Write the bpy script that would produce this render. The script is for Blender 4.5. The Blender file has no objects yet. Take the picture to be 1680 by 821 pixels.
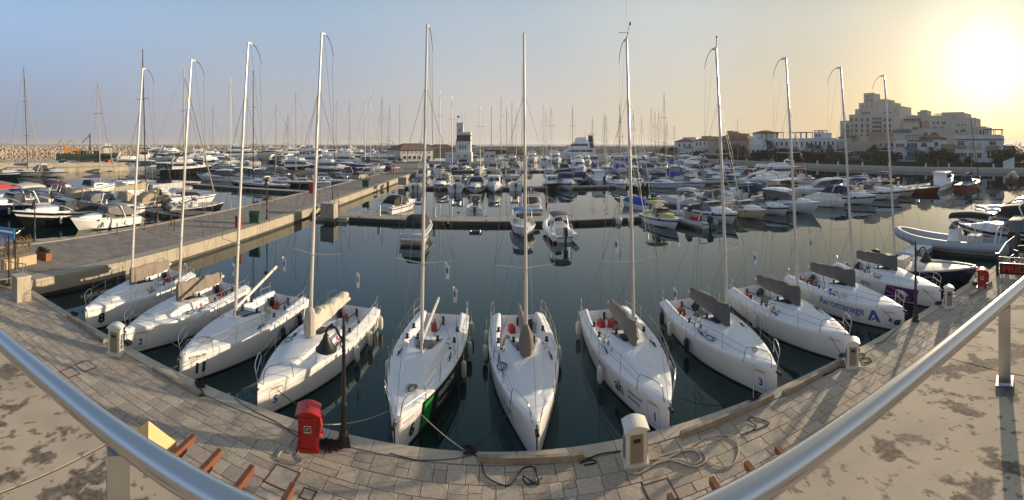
import bpy, bmesh, math, random
from mathutils import Vector, Matrix
random.seed(7)
PI = math.pi; R = math.radians
sc = bpy.context.scene; col = sc.collection
# ---------------------------------------------------------------- camera (a phone panorama: a cylindrical camera)
F, X0, YH, H = 705.0, 812.0, 236.0, 7.5          # pixels per radian, forward column, horizon row, eye height over the quay
WZ = -0.5                                         # water level; the quay top is z = 0
cd = bpy.data.cameras.new('camera'); cam = bpy.data.objects.new('camera', cd); col.objects.link(cam)
cam.location = (0, 0, H); cam.rotation_euler = (PI/2, 0, 0); sc.camera = cam
cd.type = 'PANO'
def setcam(k, v):
    for t in (cd, getattr(cd, 'cycles', None)):
        try:
            setattr(t, k, v); return
        except Exception: pass
setcam('panorama_type', 'CENTRAL_CYLINDRICAL')
setcam('central_cylindrical_range_u_min', -X0/F); setcam('central_cylindrical_range_u_max', (1680-X0)/F)
setcam('central_cylindrical_range_v_min', -(821-YH)/F); setcam('central_cylindrical_range_v_max', YH/F)
setcam('central_cylindrical_radius', 1.0)
cd.clip_start = 0.05; cd.clip_end = 60000
# ---------------------------------------------------------------- sky and sun
SUN_AZ, SUN_EL = 1.146, R(10.2)                   # azimuth from +Y towards +X
sd = Vector((math.sin(SUN_AZ)*math.cos(SUN_EL), math.cos(SUN_AZ)*math.cos(SUN_EL), math.sin(SUN_EL)))
w = bpy.data.worlds.new('World'); sc.world = w; w.use_nodes = True
nt = w.node_tree; nt.nodes.clear()
N = nt.nodes.new; Lk = nt.links.new
out = N('ShaderNodeOutputWorld'); bg = N('ShaderNodeBackground'); Lk(bg.outputs[0], out.inputs[0])
sky = N('ShaderNodeTexSky'); sky.sky_type = 'NISHITA'; sky.sun_disc = False
sky.sun_elevation = SUN_EL; sky.sun_rotation = SUN_AZ
sky.altitude = 0; sky.air_density = 1.0; sky.dust_density = 3.0; sky.ozone_density = 2.5
# low-sun haze: radiance by angle to the sun, near the horizon and higher up, blended by elevation
tc = N('ShaderNodeTexCoord'); dot = N('ShaderNodeVectorMath'); dot.operation = 'DOT_PRODUCT'
nrm = N('ShaderNodeVectorMath'); nrm.operation = 'NORMALIZE'; Lk(tc.outputs['Generated'], nrm.inputs[0])
Lk(nrm.outputs[0], dot.inputs[0]); dot.inputs[1].default_value = sd
ac = N('ShaderNodeMath'); ac.operation = 'ARCCOSINE'; Lk(dot.outputs['Value'], ac.inputs[0])
dv = N('ShaderNodeMath'); dv.operation = 'DIVIDE'; dv.inputs[1].default_value = PI; Lk(ac.outputs[0], dv.inputs[0])
def sky_ramp(tab):
    r = N('ShaderNodeValToRGB'); Lk(dv.outputs[0], r.inputs[0]); e = r.color_ramp.elements; r.color_ramp.interpolation = 'EASE'
    e[0].position = tab[0][0]; e[0].color = (*[c/6 for c in tab[0][1]], 1); e[1].position = tab[-1][0]; e[1].color = (*[c/6 for c in tab[-1][1]], 1)
    for p, c in tab[1:-1]:
        q = e.new(p); q.color = (*[x/6 for x in c], 1)
    return r
LOW = [(0, (6, 5.2, 3.8)), (.007, (2.2, 2.0, 1.6)), (.014, (1.3, 1.14, .82)), (.023, (1.04, .87, .57)), (.040, (.87, .68, .40)), (.075, (.77, .56, .30)), (.13, (.68, .53, .34)), (.23, (.71, .61, .46)), (.35, (.66, .59, .53)), (.5, (.50, .48, .49)), (.73, (.33, .36, .45)), (1, (.27, .31, .41))]
UPP = [(0, (6, 5.8, 5.0)), (.007, (2.2, 2.1, 1.9)), (.015, (1.34, 1.26, 1.06)), (.024, (1.04, .97, .79)), (.040, (.85, .78, .61)), (.075, (.70, .65, .50)), (.13, (.63, .61, .52)), (.23, (.62, .65, .64)), (.35, (.47, .56, .64)), (.5, (.38, .51, .67)), (.73, (.37, .53, .79)), (1, (.32, .48, .74))]
rl, ru = sky_ramp(LOW), sky_ramp(UPP)
sx = N('ShaderNodeSeparateXYZ'); Lk(nrm.outputs[0], sx.inputs[0])
ev = N('ShaderNodeMapRange'); ev.interpolation_type = 'SMOOTHSTEP'; ev.inputs[1].default_value = 0.0; ev.inputs[2].default_value = .34; Lk(sx.outputs['Z'], ev.inputs[0])
hm = N('ShaderNodeMixRGB'); Lk(ev.outputs[0], hm.inputs[0]); Lk(rl.outputs[0], hm.inputs[1]); Lk(ru.outputs[0], hm.inputs[2])
zn = N('ShaderNodeMapRange'); zn.inputs[1].default_value = .28; zn.inputs[2].default_value = .66; zn.inputs[3].default_value = 1; zn.inputs[4].default_value = .52; Lk(sx.outputs['Z'], zn.inputs[0])
SKY_K = 0.12
zs = N('ShaderNodeMath'); zs.operation = 'MULTIPLY'; zs.inputs[1].default_value = 6/SKY_K*.67; Lk(zn.outputs[0], zs.inputs[0])
mm = N('ShaderNodeVectorMath'); mm.operation = 'SCALE'; Lk(hm.outputs[0], mm.inputs[0]); Lk(zs.outputs[0], mm.inputs['Scale'])
sk = N('ShaderNodeVectorMath'); sk.operation = 'SCALE'; sk.inputs['Scale'].default_value = .07; Lk(sky.outputs[0], sk.inputs[0])
mx = N('ShaderNodeVectorMath'); mx.operation = 'ADD'; Lk(sk.outputs[0], mx.inputs[0]); Lk(mm.outputs[0], mx.inputs[1])
Lk(mx.outputs[0], bg.inputs[0]); bg.inputs[1].default_value = 0.12
sl = bpy.data.lights.new('sun', 'SUN'); so = bpy.data.objects.new('sun', sl); col.objects.link(so)
sl.energy = 4.8; sl.angle = R(0.8); sl.color = (1.0, .79, .54)
so.rotation_euler = (-sd).to_track_quat('-Z', 'Y').to_euler()
sc.view_settings.view_transform = 'Standard'; sc.view_settings.look = 'None'
sc.view_settings.exposure = 0.5; sc.view_settings.gamma = 1.0
try:
    sc.cycles.max_bounces = 6; sc.cycles.diffuse_bounces = 3; sc.cycles.glossy_bounces = 3; sc.cycles.transparent_max_bounces = 8
    sc.cycles.caustics_reflective = False; sc.cycles.caustics_refractive = False
except Exception: pass
# ---------------------------------------------------------------- helpers
def at(px, py, z=0.0):
    """where the sight line through a point of the photograph meets the level z"""
    t = (px-X0)/F; r = F*(H-z)/(py-YH); return Vector((r*math.sin(t), r*math.cos(t), z))
def pr(px, r, z=0.0):
    t = (px-X0)/F; return Vector((r*math.sin(t), r*math.cos(t), z))
def zat(py, r): return H + (YH-py)*r/F
def px_of(p): return X0 + F*math.atan2(p[0], p[1])
M = {}
def mat(name, c, rough=.5, metal=0., var=.12, scale=2., bump=0., bscale=30., spec=.5, emit=None, rnd=0., dirt=0., alpha=None):
    m = bpy.data.materials.new(name); m.use_nodes = True; t = m.node_tree; b = t.nodes['Principled BSDF']; n = t.nodes.new; l = t.links.new
    b.inputs['Roughness'].default_value = rough; b.inputs['Metallic'].default_value = metal
    b.inputs['Specular IOR Level'].default_value = spec
    c4 = (*c, 1); b.inputs['Base Color'].default_value = c4
    co = n('ShaderNodeTexCoord')
    if var > 0 or rnd > 0 or dirt > 0:
        nz = n('ShaderNodeTexNoise'); nz.inputs['Scale'].default_value = scale; nz.inputs['Detail'].default_value = 5
        l(co.outputs['Object'], nz.inputs['Vector'])
        mr = n('ShaderNodeMapRange'); mr.inputs[1].default_value = .3; mr.inputs[2].default_value = .7
        mr.inputs[3].default_value = 1-var; mr.inputs[4].default_value = 1+var*.6; l(nz.outputs[0], mr.inputs[0])
        val = mr.outputs[0]
        if rnd > 0:
            oi = n('ShaderNodeObjectInfo'); ge = n('ShaderNodeNewGeometry'); ad = n('ShaderNodeMath'); ad.operation = 'ADD'
            l(oi.outputs['Random'], ad.inputs[0]); l(ge.outputs['Random Per Island'], ad.inputs[1])
            fr = n('ShaderNodeMath'); fr.operation = 'FRACT'; l(ad.outputs[0], fr.inputs[0])
            m2 = n('ShaderNodeMapRange'); m2.inputs[3].default_value = 1-rnd; m2.inputs[4].default_value = 1+rnd; l(fr.outputs[0], m2.inputs[0])
            mu = n('ShaderNodeMath'); mu.operation = 'MULTIPLY'; l(val, mu.inputs[0]); l(m2.outputs[0], mu.inputs[1]); val = mu.outputs[0]
        vm = n('ShaderNodeVectorMath'); vm.operation = 'SCALE'; vm.inputs[0].default_value = c; l(val, vm.inputs['Scale'])
        res = vm.outputs[0]
        if dirt > 0:
            n2 = n('ShaderNodeTexNoise'); n2.inputs['Scale'].default_value = scale*.6; n2.inputs['Detail'].default_value = 8; n2.inputs['Roughness'].default_value = .7
            l(co.outputs['Object'], n2.inputs['Vector'])
            m3 = n('ShaderNodeMapRange'); m3.inputs[1].default_value = .52; m3.inputs[2].default_value = .68; m3.inputs[3].default_value = 0; m3.inputs[4].default_value = dirt
            l(n2.outputs[0], m3.inputs[0]); mi = n('ShaderNodeMixRGB'); mi.inputs[2].default_value = (c[0]*.42, c[1]*.42, c[2]*.42, 1)
            l(m3.outputs[0], mi.inputs[0]); l(res, mi.inputs[1]); res = mi.outputs[0]
        l(res, b.inputs['Base Color'])
    if bump > 0:
        nb = n('ShaderNodeTexNoise'); nb.inputs['Scale'].default_value = bscale; nb.inputs['Detail'].default_value = 6
        l(co.outputs['Object'], nb.inputs['Vector']); bp = n('ShaderNodeBump'); bp.inputs['Strength'].default_value = bump; bp.inputs['Distance'].default_value = .02
        l(nb.outputs[0], bp.inputs['Height']); l(bp.outputs[0], b.inputs['Normal'])
    if emit: b.inputs['Emission Color'].default_value = (*emit[0], 1); b.inputs['Emission Strength'].default_value = emit[1]
    if alpha is not None: b.inputs['Alpha'].default_value = alpha
    M[name] = m; return m
mat('gelcoat', (.84, .84, .83), .22, var=.05, scale=1.3, dirt=.10)
mat('deck_white', (.80, .82, .85), .5, var=.05, scale=6, dirt=.08)
mat('offwhite', (.62, .60, .55), .4, var=.06); mat('cream', (.60, .53, .38), .4, var=.06)
mat('navy', (.012, .02, .06), .2, var=.1); mat('black_hull', (.012, .013, .016), .2, var=.1); mat('red_hull', (.22, .02, .015), .25, var=.1)
mat('grey_hull', (.33, .34, .35), .3, var=.06); mat('blue_hull', (.01, .06, .25), .25); mat('rib_grey', (.40, .42, .45), .5, var=.05)
mat('teak', (.30, .19, .10), .6, var=.25, scale=8); mat('glass', (.012, .016, .02), .06, var=0, spec=.8); mat('tint', (.04, .05, .06), .1, var=0, spec=.8)
mat('fab_navy', (.015, .025, .09), .8, bump=.2); mat('fab_blue', (.015, .05, .33), .8, bump=.2); mat('fab_sky', (.05, .22, .5), .8); mat('fab_beige', (.36, .30, .21), .85, bump=.2)
mat('fab_grey', (.16, .16, .17), .85, bump=.2); mat('fab_black', (.014, .014, .016), .8, bump=.2); mat('fab_burgundy', (.16, .02, .03), .8)
mat('fab_green', (.02, .14, .08), .8); mat('fab_yellow', (.55, .45, .12), .8, bump=.2); mat('fab_white', (.62, .61, .58), .8, bump=.2); mat('fab_red', (.35, .02, .02), .7)
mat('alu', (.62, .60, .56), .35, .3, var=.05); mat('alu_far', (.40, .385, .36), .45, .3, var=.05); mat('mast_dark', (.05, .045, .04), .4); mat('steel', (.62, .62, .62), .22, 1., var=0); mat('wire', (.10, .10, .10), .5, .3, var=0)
mat('black_plastic', (.015, .015, .016), .45, var=.05); mat('fender_white', (.66, .65, .60), .5, var=.08); mat('fender_navy', (.012, .015, .045), .45)
mat('red_plastic', (.42, .02, .012), .35, var=.1); mat('rope_light', (.45, .40, .32), .9); mat('rope_dark', (.03, .03, .035), .9)
mat('cover_grey', (.115, .11, .11), .85, bump=.35, bscale=12); mat('cover_taupe', (.21, .18, .15), .85, bump=.35, bscale=12); mat('sail', (.55, .50, .42), .85, bump=.4, bscale=10)
mat('ink_black', (.012, .012, .014), .4, var=0); mat('ink_blue', (.02, .07, .33), .4, var=0); mat('ink_aero', (.03, .13, .42), .4, var=0); mat('ink_red', (.5, .03, .02), .4, var=0)
mat('ink_white', (.75, .75, .75), .4, var=0); mat('ink_green', (.02, .27, .05), .4, var=0); mat('ink_purple', (.11, .015, .17), .4, var=.2); mat('ink_yellow', (.6, .55, .03), .4, var=0); mat('ink_grey', (.25, .25, .26), .5, var=0)
mat('paving', (.47, .40, .32), .85, var=.28, scale=5, bump=.5, bscale=25, rnd=.17, dirt=.45)
mat('joint', (.10, .09, .078), .95, var=.3, scale=6, bump=.4)
mat('coping', (.50, .44, .36), .85, var=.16, scale=3, bump=.35, rnd=.08, dirt=.3)
mat('concrete', (.40, .355, .28), .9, var=.18, scale=.8, bump=.4, bscale=14, rnd=.05, dirt=.35)
mat('asphalt', (.21, .19, .17), .9, var=.22, scale=.7, bump=.4, rnd=.06, dirt=.3)
mat('pier_pave', (.27, .24, .21), .9, var=.2, scale=1.5, bump=.4, rnd=.12, dirt=.3)
mat('pontoon', (.36, .34, .31), .85, var=.15, scale=2, bump=.2, rnd=.06)
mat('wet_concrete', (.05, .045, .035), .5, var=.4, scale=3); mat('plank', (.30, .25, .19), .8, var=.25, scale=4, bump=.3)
mat('lamp_iron', (.035, .035, .037), .45, .4, var=.1); mat('hydrant_red', (.40, .012, .015), .35, var=.12); mat('ped_white', (.68, .67, .62), .45, var=.06, scale=5); mat('ped_panel', (.28, .24, .17), .6, var=.1)
mat('lamp_glass', (.45, .45, .42), .1, var=0, alpha=.6); mat('bin_green', (.02, .09, .035), .6); mat('terracotta', (.26, .10, .05), .8, var=.2)
mat('beam_wood', (.19, .065, .032), .6, var=.25, scale=5, bump=.2); mat('cap_yellow', (.72, .55, .26), .7, var=.06)
mat('rock', (.40, .34, .27), .95, var=.3, scale=.4, bump=.5, bscale=2, rnd=.25)
mat('wall_white', (.70, .68, .65), .85, var=.07, scale=.3); mat('wall_cream', (.50, .42, .30), .85, var=.08, scale=.3); mat('wall_tan', (.40, .28, .19), .85, var=.1, scale=.3); mat('wall_pink', (.40, .25, .19), .85, var=.1, scale=.3)
mat('hotel_wall', (.60, .52, .42), .85, var=.08, scale=.1); mat('roof_tile', (.20, .095, .055), .85, var=.25, scale=2); mat('window_dark', (.035, .04, .045), .15, var=.3, scale=.5); mat('shutter_brown', (.10, .045, .03), .7); mat('balcony_blue', (.06, .22, .34), .5)
mat('leaf', (.055, .09, .027), .7, var=.4, scale=1.5, rnd=.45); mat('leaf_dark', (.02, .035, .014), .75, var=.4, scale=1.5, rnd=.4); mat('palm_leaf', (.08, .10, .035), .6, rnd=.3); mat('bark', (.10, .075, .05), .9, bump=.5)
mat('crane_orange', (.50, .22, .02), .6, var=.15); mat('barge_green', (.02, .05, .03), .7, var=.3); mat('rust', (.13, .06, .03), .85, var=.3)
mat('skin_tan', (.2, .15, .1), .8); mat('car_silver', (.35, .36, .37), .3, .5); mat('car_white', (.65, .65, .65), .3); mat('car_black', (.015, .015, .018), .2); mat('tyre', (.015, .015, .015), .9, var=0)
mat('tail_red', (.35, .01, .01), .3, var=0); mat('planter_beige', (.48, .36, .22), .9, var=.1); mat('plant_dry', (.20, .13, .06), .9, rnd=.3)

class MB:
    def __init__(s): s.v = []; s.f = []
    def add(s, vs, fs):
        o = len(s.v); s.v += [tuple(p) for p in vs]; s.f += [tuple(i+o for i in f) for f in fs]; return s
    def box(s, c, d, rz=0, tx=1., ty=1., rot=None):
        vs = []
        for z in (-.5, .5):
            k = (tx, ty) if z > 0 else (1, 1)
            for x, y in ((-.5, -.5), (.5, -.5), (.5, .5), (-.5, .5)):
                p = Vector((x*d[0]*k[0], y*d[1]*k[1], z*d[2]))
                if rot: p = rot @ p
                elif rz: p = Vector((p.x*math.cos(rz)-p.y*math.sin(rz), p.x*math.sin(rz)+p.y*math.cos(rz), p.z))
                vs.append((c[0]+p.x, c[1]+p.y, c[2]+p.z))
        return s.add(vs, [(3, 2, 1, 0), (4, 5, 6, 7), (0, 1, 5, 4), (1, 2, 6, 5), (2, 3, 7, 6), (3, 0, 4, 7)])
    def rings(s, rs, closed=True, caps=True):
        n = len(rs[0]); vs = [p for r in rs for p in r]; fs = []
        for i in range(len(rs)-1):
            for j in range(n if closed else n-1):
                k = (j+1) % n; fs.append((i*n+j, i*n+k, (i+1)*n+k, (i+1)*n+j))
        if caps: fs.append(tuple(range(n))[::-1]); fs.append(tuple((len(rs)-1)*n+i for i in range(n)))
        return s.add(vs, fs)
    def tube(s, pts, r, n=6, r1=None, flat=1.):
        pts = [Vector(p) for p in pts]; rs = []; m = len(pts); up = None
        for i, p in enumerate(pts):
            d = (pts[min(i+1, m-1)]-pts[max(i-1, 0)])
            if d.length < 1e-9: d = Vector((0, 0, 1))
            d.normalize()
            if up is None: up = Vector((0, 0, 1)) if abs(d.z) < .9 else Vector((1, 0, 0))
            a = d.cross(up); 
            if a.length < 1e-4: a = d.cross(Vector((0, 1, 0)))
            a.normalize(); b = a.cross(d); up = b
            q = r if r1 is None else r+(r1-r)*i/(m-1)
            rs.append([p+(a*math.cos(t)+b*math.sin(t)*flat)*q for t in [2*PI*k/n for k in range(n)]])
        return s.rings(rs)
    def lathe(s, prof, c=(0, 0, 0), n=12, sq=False):
        rs = []
        for r, z in prof:
            if sq: rs.append([(c[0]+r*a, c[1]+r*b, c[2]+z) for a, b in ((1, 1), (-1, 1), (-1, -1), (1, -1))])
            else: rs.append([(c[0]+r*math.cos(t), c[1]+r*math.sin(t), c[2]+z) for t in [2*PI*k/n for k in range(n)]])
        return s.rings(rs)
    def house(s, st, crown=.0, k=.75):
        """st: (x bottom, x top, half width bottom, half width top, z bottom, z top) along the boat"""
        rs = []
        for xb, xt, wb, wt, zb, zt in st:
            rs.append([(xb, -wb, zb), (xt, -wt, zt), (xt, -wt*k, zt+crown), (xt, wt*k, zt+crown), (xt, wt, zt), (xb, wb, zb)])
        return s.rings(rs)
    def prism(s, poly, z0, z1, ax='z'):
        n = len(poly)
        f = {'z': lambda a, b, c: (a, b, c), 'y': lambda a, b, c: (a, c, b), 'x': lambda a, b, c: (c, a, b)}[ax]
        return s.add([f(a, b, z0) for a, b in poly]+[f(a, b, z1) for a, b in poly],
                     [tuple(range(n))[::-1], tuple(range(n, 2*n))]+[(i, (i+1) % n, n+(i+1) % n, n+i) for i in range(n)])
    def xf(s, mtx):
        s.v = [tuple(mtx @ Vector(p)) for p in s.v]; return s
    def mesh(s, name, smooth=True, ang=32):
        me = bpy.data.meshes.new(name); me.from_pydata(s.v, [], s.f)
        if len(s.f) < 60000:
            bm = bmesh.new(); bm.from_mesh(me); bmesh.ops.recalc_face_normals(bm, faces=bm.faces); bm.to_mesh(me); bm.free()
        if smooth:
            me.shade_smooth()
            try: me.set_sharp_from_angle(angle=R(ang))
            except Exception: pass
        return me
def obj(name, mb, m, parent=None, smooth=True, label=None):
    me = mb.mesh(name, smooth) if isinstance(mb, MB) else mb
    if m is not None and len(me.materials) == 0: me.materials.append(M[m] if isinstance(m, str) else m)
    o = bpy.data.objects.new(name, me); col.objects.link(o)
    if parent is not None: o.parent = parent
    if label: o['label'] = label
    return o
def tag(o, label=None, cat=None, group=None, kind=None):
    if label: o['label'] = label
    if cat: o['category'] = cat
    if group: o['group'] = group
    if kind: o['kind'] = kind
    return o
def thing(name, label, cat, loc=(0, 0, 0), rz=0, group=None):
    o = bpy.data.objects.new(name, None); col.objects.link(o); o.location = loc; o.rotation_euler = (0, 0, rz); o.empty_display_size = .3
    return tag(o, label, cat, group)
def struct(name, mb, m, smooth=False): return tag(obj(name, mb, m, None, smooth), kind='structure')
def setmat(o, m):
    s = o.material_slots[0]; s.link = 'OBJECT'; s.material = M[m]
def dup(root, loc, rz, label=None, group=None, mats=None, scale=None, drop=()):
    """copy a thing with its parts and sub-parts; mats: part name -> material name"""
    r = root.copy(); col.objects.link(r); r.location = loc; r.rotation_euler = (0, 0, rz)
    if scale: r.scale = scale
    if label: r['label'] = label
    if group: r['group'] = group
    def rec(src, par):
        for ch in src.children:
            nm = ch.name.split('.')[0]
            if nm in drop: continue
            c = ch.copy(); col.objects.link(c); c.parent = par; c.matrix_parent_inverse = ch.matrix_parent_inverse
            if mats and nm in mats: setmat(c, mats[nm])
            rec(ch, c)
    rec(root, r); return r
def remove_tree(o):
    for c in list(o.children): remove_tree(c)
    bpy.data.objects.remove(o)
_font = {}
def text_mb(s, size, bold=0.):
    key = (s, bold)
    if key not in _font:
        cu = bpy.data.curves.new('t', 'FONT'); cu.body = s; cu.size = 1; cu.offset = bold; cu.resolution_u = 3
        o = bpy.data.objects.new('t', cu); col.objects.link(o); bpy.context.view_layer.update()
        me = bpy.data.meshes.new_from_object(o); 
        _font[key] = ([tuple(v.co) for v in me.vertices], [tuple(p.vertices) for p in me.polygons])
        bpy.data.objects.remove(o); bpy.data.curves.remove(cu); bpy.data.meshes.remove(me)
    vs, fs = _font[key]; x0 = min(v[0] for v in vs); x1 = max(v[0] for v in vs); y0 = min(v[1] for v in vs)
    return [((v[0]-x0)*size, (v[1]-y0)*size) for v in vs], fs, (x1-x0)*size
# ================================================================ the setting: water, quay, pier, pontoons, breakwater
def water_mat(name, base, rough, bump, scale):
    m = bpy.data.materials.new(name); m.use_nodes = True; t = m.node_tree; b = t.nodes['Principled BSDF']; n = t.nodes.new; l = t.links.new
    b.inputs['Base Color'].default_value = (*base, 1); b.inputs['Roughness'].default_value = rough; b.inputs['IOR'].default_value = 1.9; b.inputs['Specular Tint'].default_value = (.05, .24, .29, 1)
    co = n('ShaderNodeTexCoord'); nz = n('ShaderNodeTexNoise'); nz.inputs['Scale'].default_value = scale; nz.inputs['Detail'].default_value = 3
    l(co.outputs['Object'], nz.inputs['Vector'])
    n2 = n('ShaderNodeTexNoise'); n2.inputs['Scale'].default_value = .05; l(co.outputs['Object'], n2.inputs['Vector'])
    mr = n('ShaderNodeMapRange'); mr.inputs[1].default_value = .42; mr.inputs[2].default_value = .66; mr.inputs[3].default_value = .25; mr.inputs[4].default_value = 1; l(n2.outputs[0], mr.inputs[0])
    bp = n('ShaderNodeBump'); bp.inputs['Distance'].default_value = .05; sm = n('ShaderNodeMath'); sm.operation = 'MULTIPLY'; sm.inputs[1].default_value = bump
    l(mr.outputs[0], sm.inputs[0]); l(sm.outputs[0], bp.inputs['Strength']); l(nz.outputs[0], bp.inputs['Height']); l(bp.outputs[0], b.inputs['Normal'])
    M[name] = m
water_mat('harbour_water_mat', (.0002, .014, .016), .015, .05, 1.1)
water_mat('sea_mat', (.012, .04, .08), .22, 1.0, .35)
struct('sea', MB().add([(-30000, -30000, WZ-.03), (30000, -30000, WZ-.03), (30000, 30000, WZ-.03), (-30000, 30000, WZ-.03)], [(0, 1, 2, 3)]), 'sea_mat')
struct('harbour_water', MB().add([(-300, 9.9, WZ), (330, 9.9, WZ), (330, 300, WZ), (330, 452, WZ), (-300, 452, WZ)], [(0, 1, 2, 3, 4)]), 'harbour_water_mat')
QY = 10.42                                       # the waterside edge of the quay
XL, XR = -19.5, -27.0                            # the pier runs away from the quay between these
PZ = .42
quay = struct('quay', MB().box((20, (QY+.02-20)/2-.0, -1.05), (120, 20+QY-.02, 2.0)), 'concrete')
# pavers: rows of stone parallel to the edge, laid as single slabs
slab = MB()
slab.add([(-.5, -.5, -1), (.5, -.5, -1), (.5, .5, -1), (-.5, .5, -1), (-.5, -.5, -.15), (.5, -.5, -.15), (.5, .5, -.15), (-.5, .5, -.15), (-.485, -.485, 0), (.485, -.485, 0), (.485, .485, 0), (-.485, .485, 0)],
         [(0, 1, 5, 4), (1, 2, 6, 5), (2, 3, 7, 6), (3, 0, 4, 7), (4, 5, 9, 8), (5, 6, 10, 9), (6, 7, 11, 10), (7, 4, 8, 11), (8, 9, 10, 11)])
slab_me = slab.mesh('paving_stone', False); slab_me.materials.append(M['paving'])
jo = struct('paving_bed', MB().add([(-24, 5.8, -.012), (30, 5.8, -.012), (30, QY-.41, -.012), (-24, QY-.41, -.012)], [(0, 1, 2, 3)]), 'joint')
holes = []
def mh(px, py, s): p = at(px, py); holes.append((p.x, p.y, s)); return p
mhs = [mh(463, 784, .62), mh(141, 601, .55), mh(115, 612, .5), mh(1083, 808, .62), mh(505, 812, .3)]
stones = []
y = QY-.42
rs = random.Random(11)
while y > 5.9:
    hh = rs.choice((.30, .44, .44, .58)); x = -24+rs.random()*.4
    while x < 30:
        ww = rs.choice((.30, .44, .58, .72, .58))
        if hh > .4 and rs.random() < .28:
            k = rs.choice((.35, .5, .62)); stones.append((x+ww/2, y-hh*k/2, ww, hh*k)); stones.append((x+ww/2, y-hh*k-hh*(1-k)/2, ww, hh*(1-k)))
        else: stones.append((x+ww/2, y-hh/2, ww, hh))
        x += ww
    y -= hh
def split(s):
    for h in holes:
        q = h[2]/2
        if abs(s[0]-h[0]) < s[2]/2+q-.02 and abs(s[1]-h[1]) < s[3]/2+q-.02:
            x0, x1, y0, y1 = s[0]-s[2]/2, s[0]+s[2]/2, s[1]-s[3]/2, s[1]+s[3]/2; a, b, c, d = h[0]-q, h[0]+q, h[1]-q, h[1]+q; o_ = []
            for u0, u1, v0, v1 in ((x0, min(x1, a), y0, y1), (max(x0, b), x1, y0, y1), (max(x0, a), min(x1, b), y0, min(y1, c)), (max(x0, a), min(x1, b), max(y0, d), y1)):
                if u1-u0 > .04 and v1-v0 > .04: o_.append(((u0+u1)/2, (v0+v1)/2, u1-u0, v1-v0))
            return o_
    return [s]
stones = [q for s in stones for q in split(s)]
def inview(x, y):
    if y <= 0: return False
    t = math.atan2(x, y); r = math.hypot(x, y); px = X0+F*t; py = YH+F*H/r
    rail = YH+694*math.cos((px-800)/F)-30
    return 0 < px < 1680 and py < 821 and py < rail
def size(s): r = math.hypot(s[0], s[1]); return s[2]*s[3]/r**3
vis = sorted([s for s in stones if inview(s[0], s[1])], key=size, reverse=True)
near = vis[:298]; nset = set(near)
for s in near:
    o = bpy.data.objects.new('paving_stone', slab_me); col.objects.link(o); o.parent = quay
    o.location = (s[0], s[1], rs.uniform(-.003, .004)); o.scale = (s[2]-.014, s[3]-.014, .04); o.rotation_euler = (rs.uniform(-.003, .003), rs.uniform(-.003, .003), 0)
rest = MB()
for s in stones:
    if s in nset: continue
    z = rs.uniform(-.003, .004)
    a, b = (s[2]-.014)/2, (s[3]-.014)/2; c, d = a-.006, b-.006
    rest.add([(s[0]-a, s[1]-b, -.02), (s[0]+a, s[1]-b, -.02), (s[0]+a, s[1]+b, -.02), (s[0]-a, s[1]+b, -.02), (s[0]-c, s[1]-d, z), (s[0]+c, s[1]-d, z), (s[0]+c, s[1]+d, z), (s[0]-c, s[1]+d, z)],
             [(0, 1, 5, 4), (1, 2, 6, 5), (2, 3, 7, 6), (3, 0, 4, 7), (4, 5, 6, 7)])
o = obj('paving', rest, 'paving', quay, False); o['kind'] = 'stuff'
# manholes
for i, (p, s) in enumerate(zip(mhs, (.62, .55, .5, .62, .3))):
    m_ = MB().box((0, 0, -.012), (s-.05, s-.05, .03)); fr = MB()
    for a, b, c, d in ((0, s/2-.015, s, .03), (0, -s/2+.015, s, .03), (s/2-.015, 0, .03, s-.061), (-s/2+.015, 0, .03, s-.061)): fr.box((a, b, -.002), (c, d, .02))
    t = thing('manhole_cover', ['large square stone-filled manhole cover left of the red hydrant box', 'square stone-filled manhole cover, right one of the pair at far left', 'square stone-filled manhole cover, left one of the pair at far left', 'large square stone-filled manhole cover in front of the big white pedestal', 'small square drain cover beside the wooden beams at left'][i], 'manhole', p, 0)
    obj('cover', m_, 'paving', t, False); obj('frame', fr, 'rust', t, False)
# coping blocks along the edge
x = -19.4; k = 0
while x < 30:
    wd = rs.uniform(1.05, 1.3)
    b = MB().box((0, 0, -.11), (wd-.012, .42, .24), tx=.996, ty=.98); o = obj('coping_block', b, 'coping', quay, False); o.location = (x+wd/2, QY-.19, 0); x += wd
# wooden / stone buffer beams laid on the coping
def beam(px0, py0, px1, py1, lab, m='plank', h=.13):
    a, b = at(px0, py0), at(px1, py1); d = b-a; L = d.length; c = (a+b)/2
    t = MB().box((0, 0, h/2+.01), (L, .16, h), ty=.7); o = obj('edge_beam', t, m, None, False); o.location = (c.x, c.y, 0); o.rotation_euler = (0, 0, math.atan2(d.y, d.x)); tag(o, lab, 'beam', 'low beams laid along the quay edge')
beam(784, 757, 958, 753, 'pale low beam on the quay edge below the middle yacht')
beam(1117, 718, 1268, 654, 'pale low beam on the quay edge between the big pedestal and yacht three')
beam(1285, 650, 1385, 594, 'pale low beam on the quay edge left of the small round-topped pedestal')
beam(112, 521, 172, 563, 'grey low beam on the quay edge in front of yacht eight')
beam(252, 606, 327, 650, 'pale low beam on the paving in front of yacht eleven', h=.08)
beam(1592, 487, 1626, 465, 'pale low beam on the quay edge left of the far hydrant')
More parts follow.
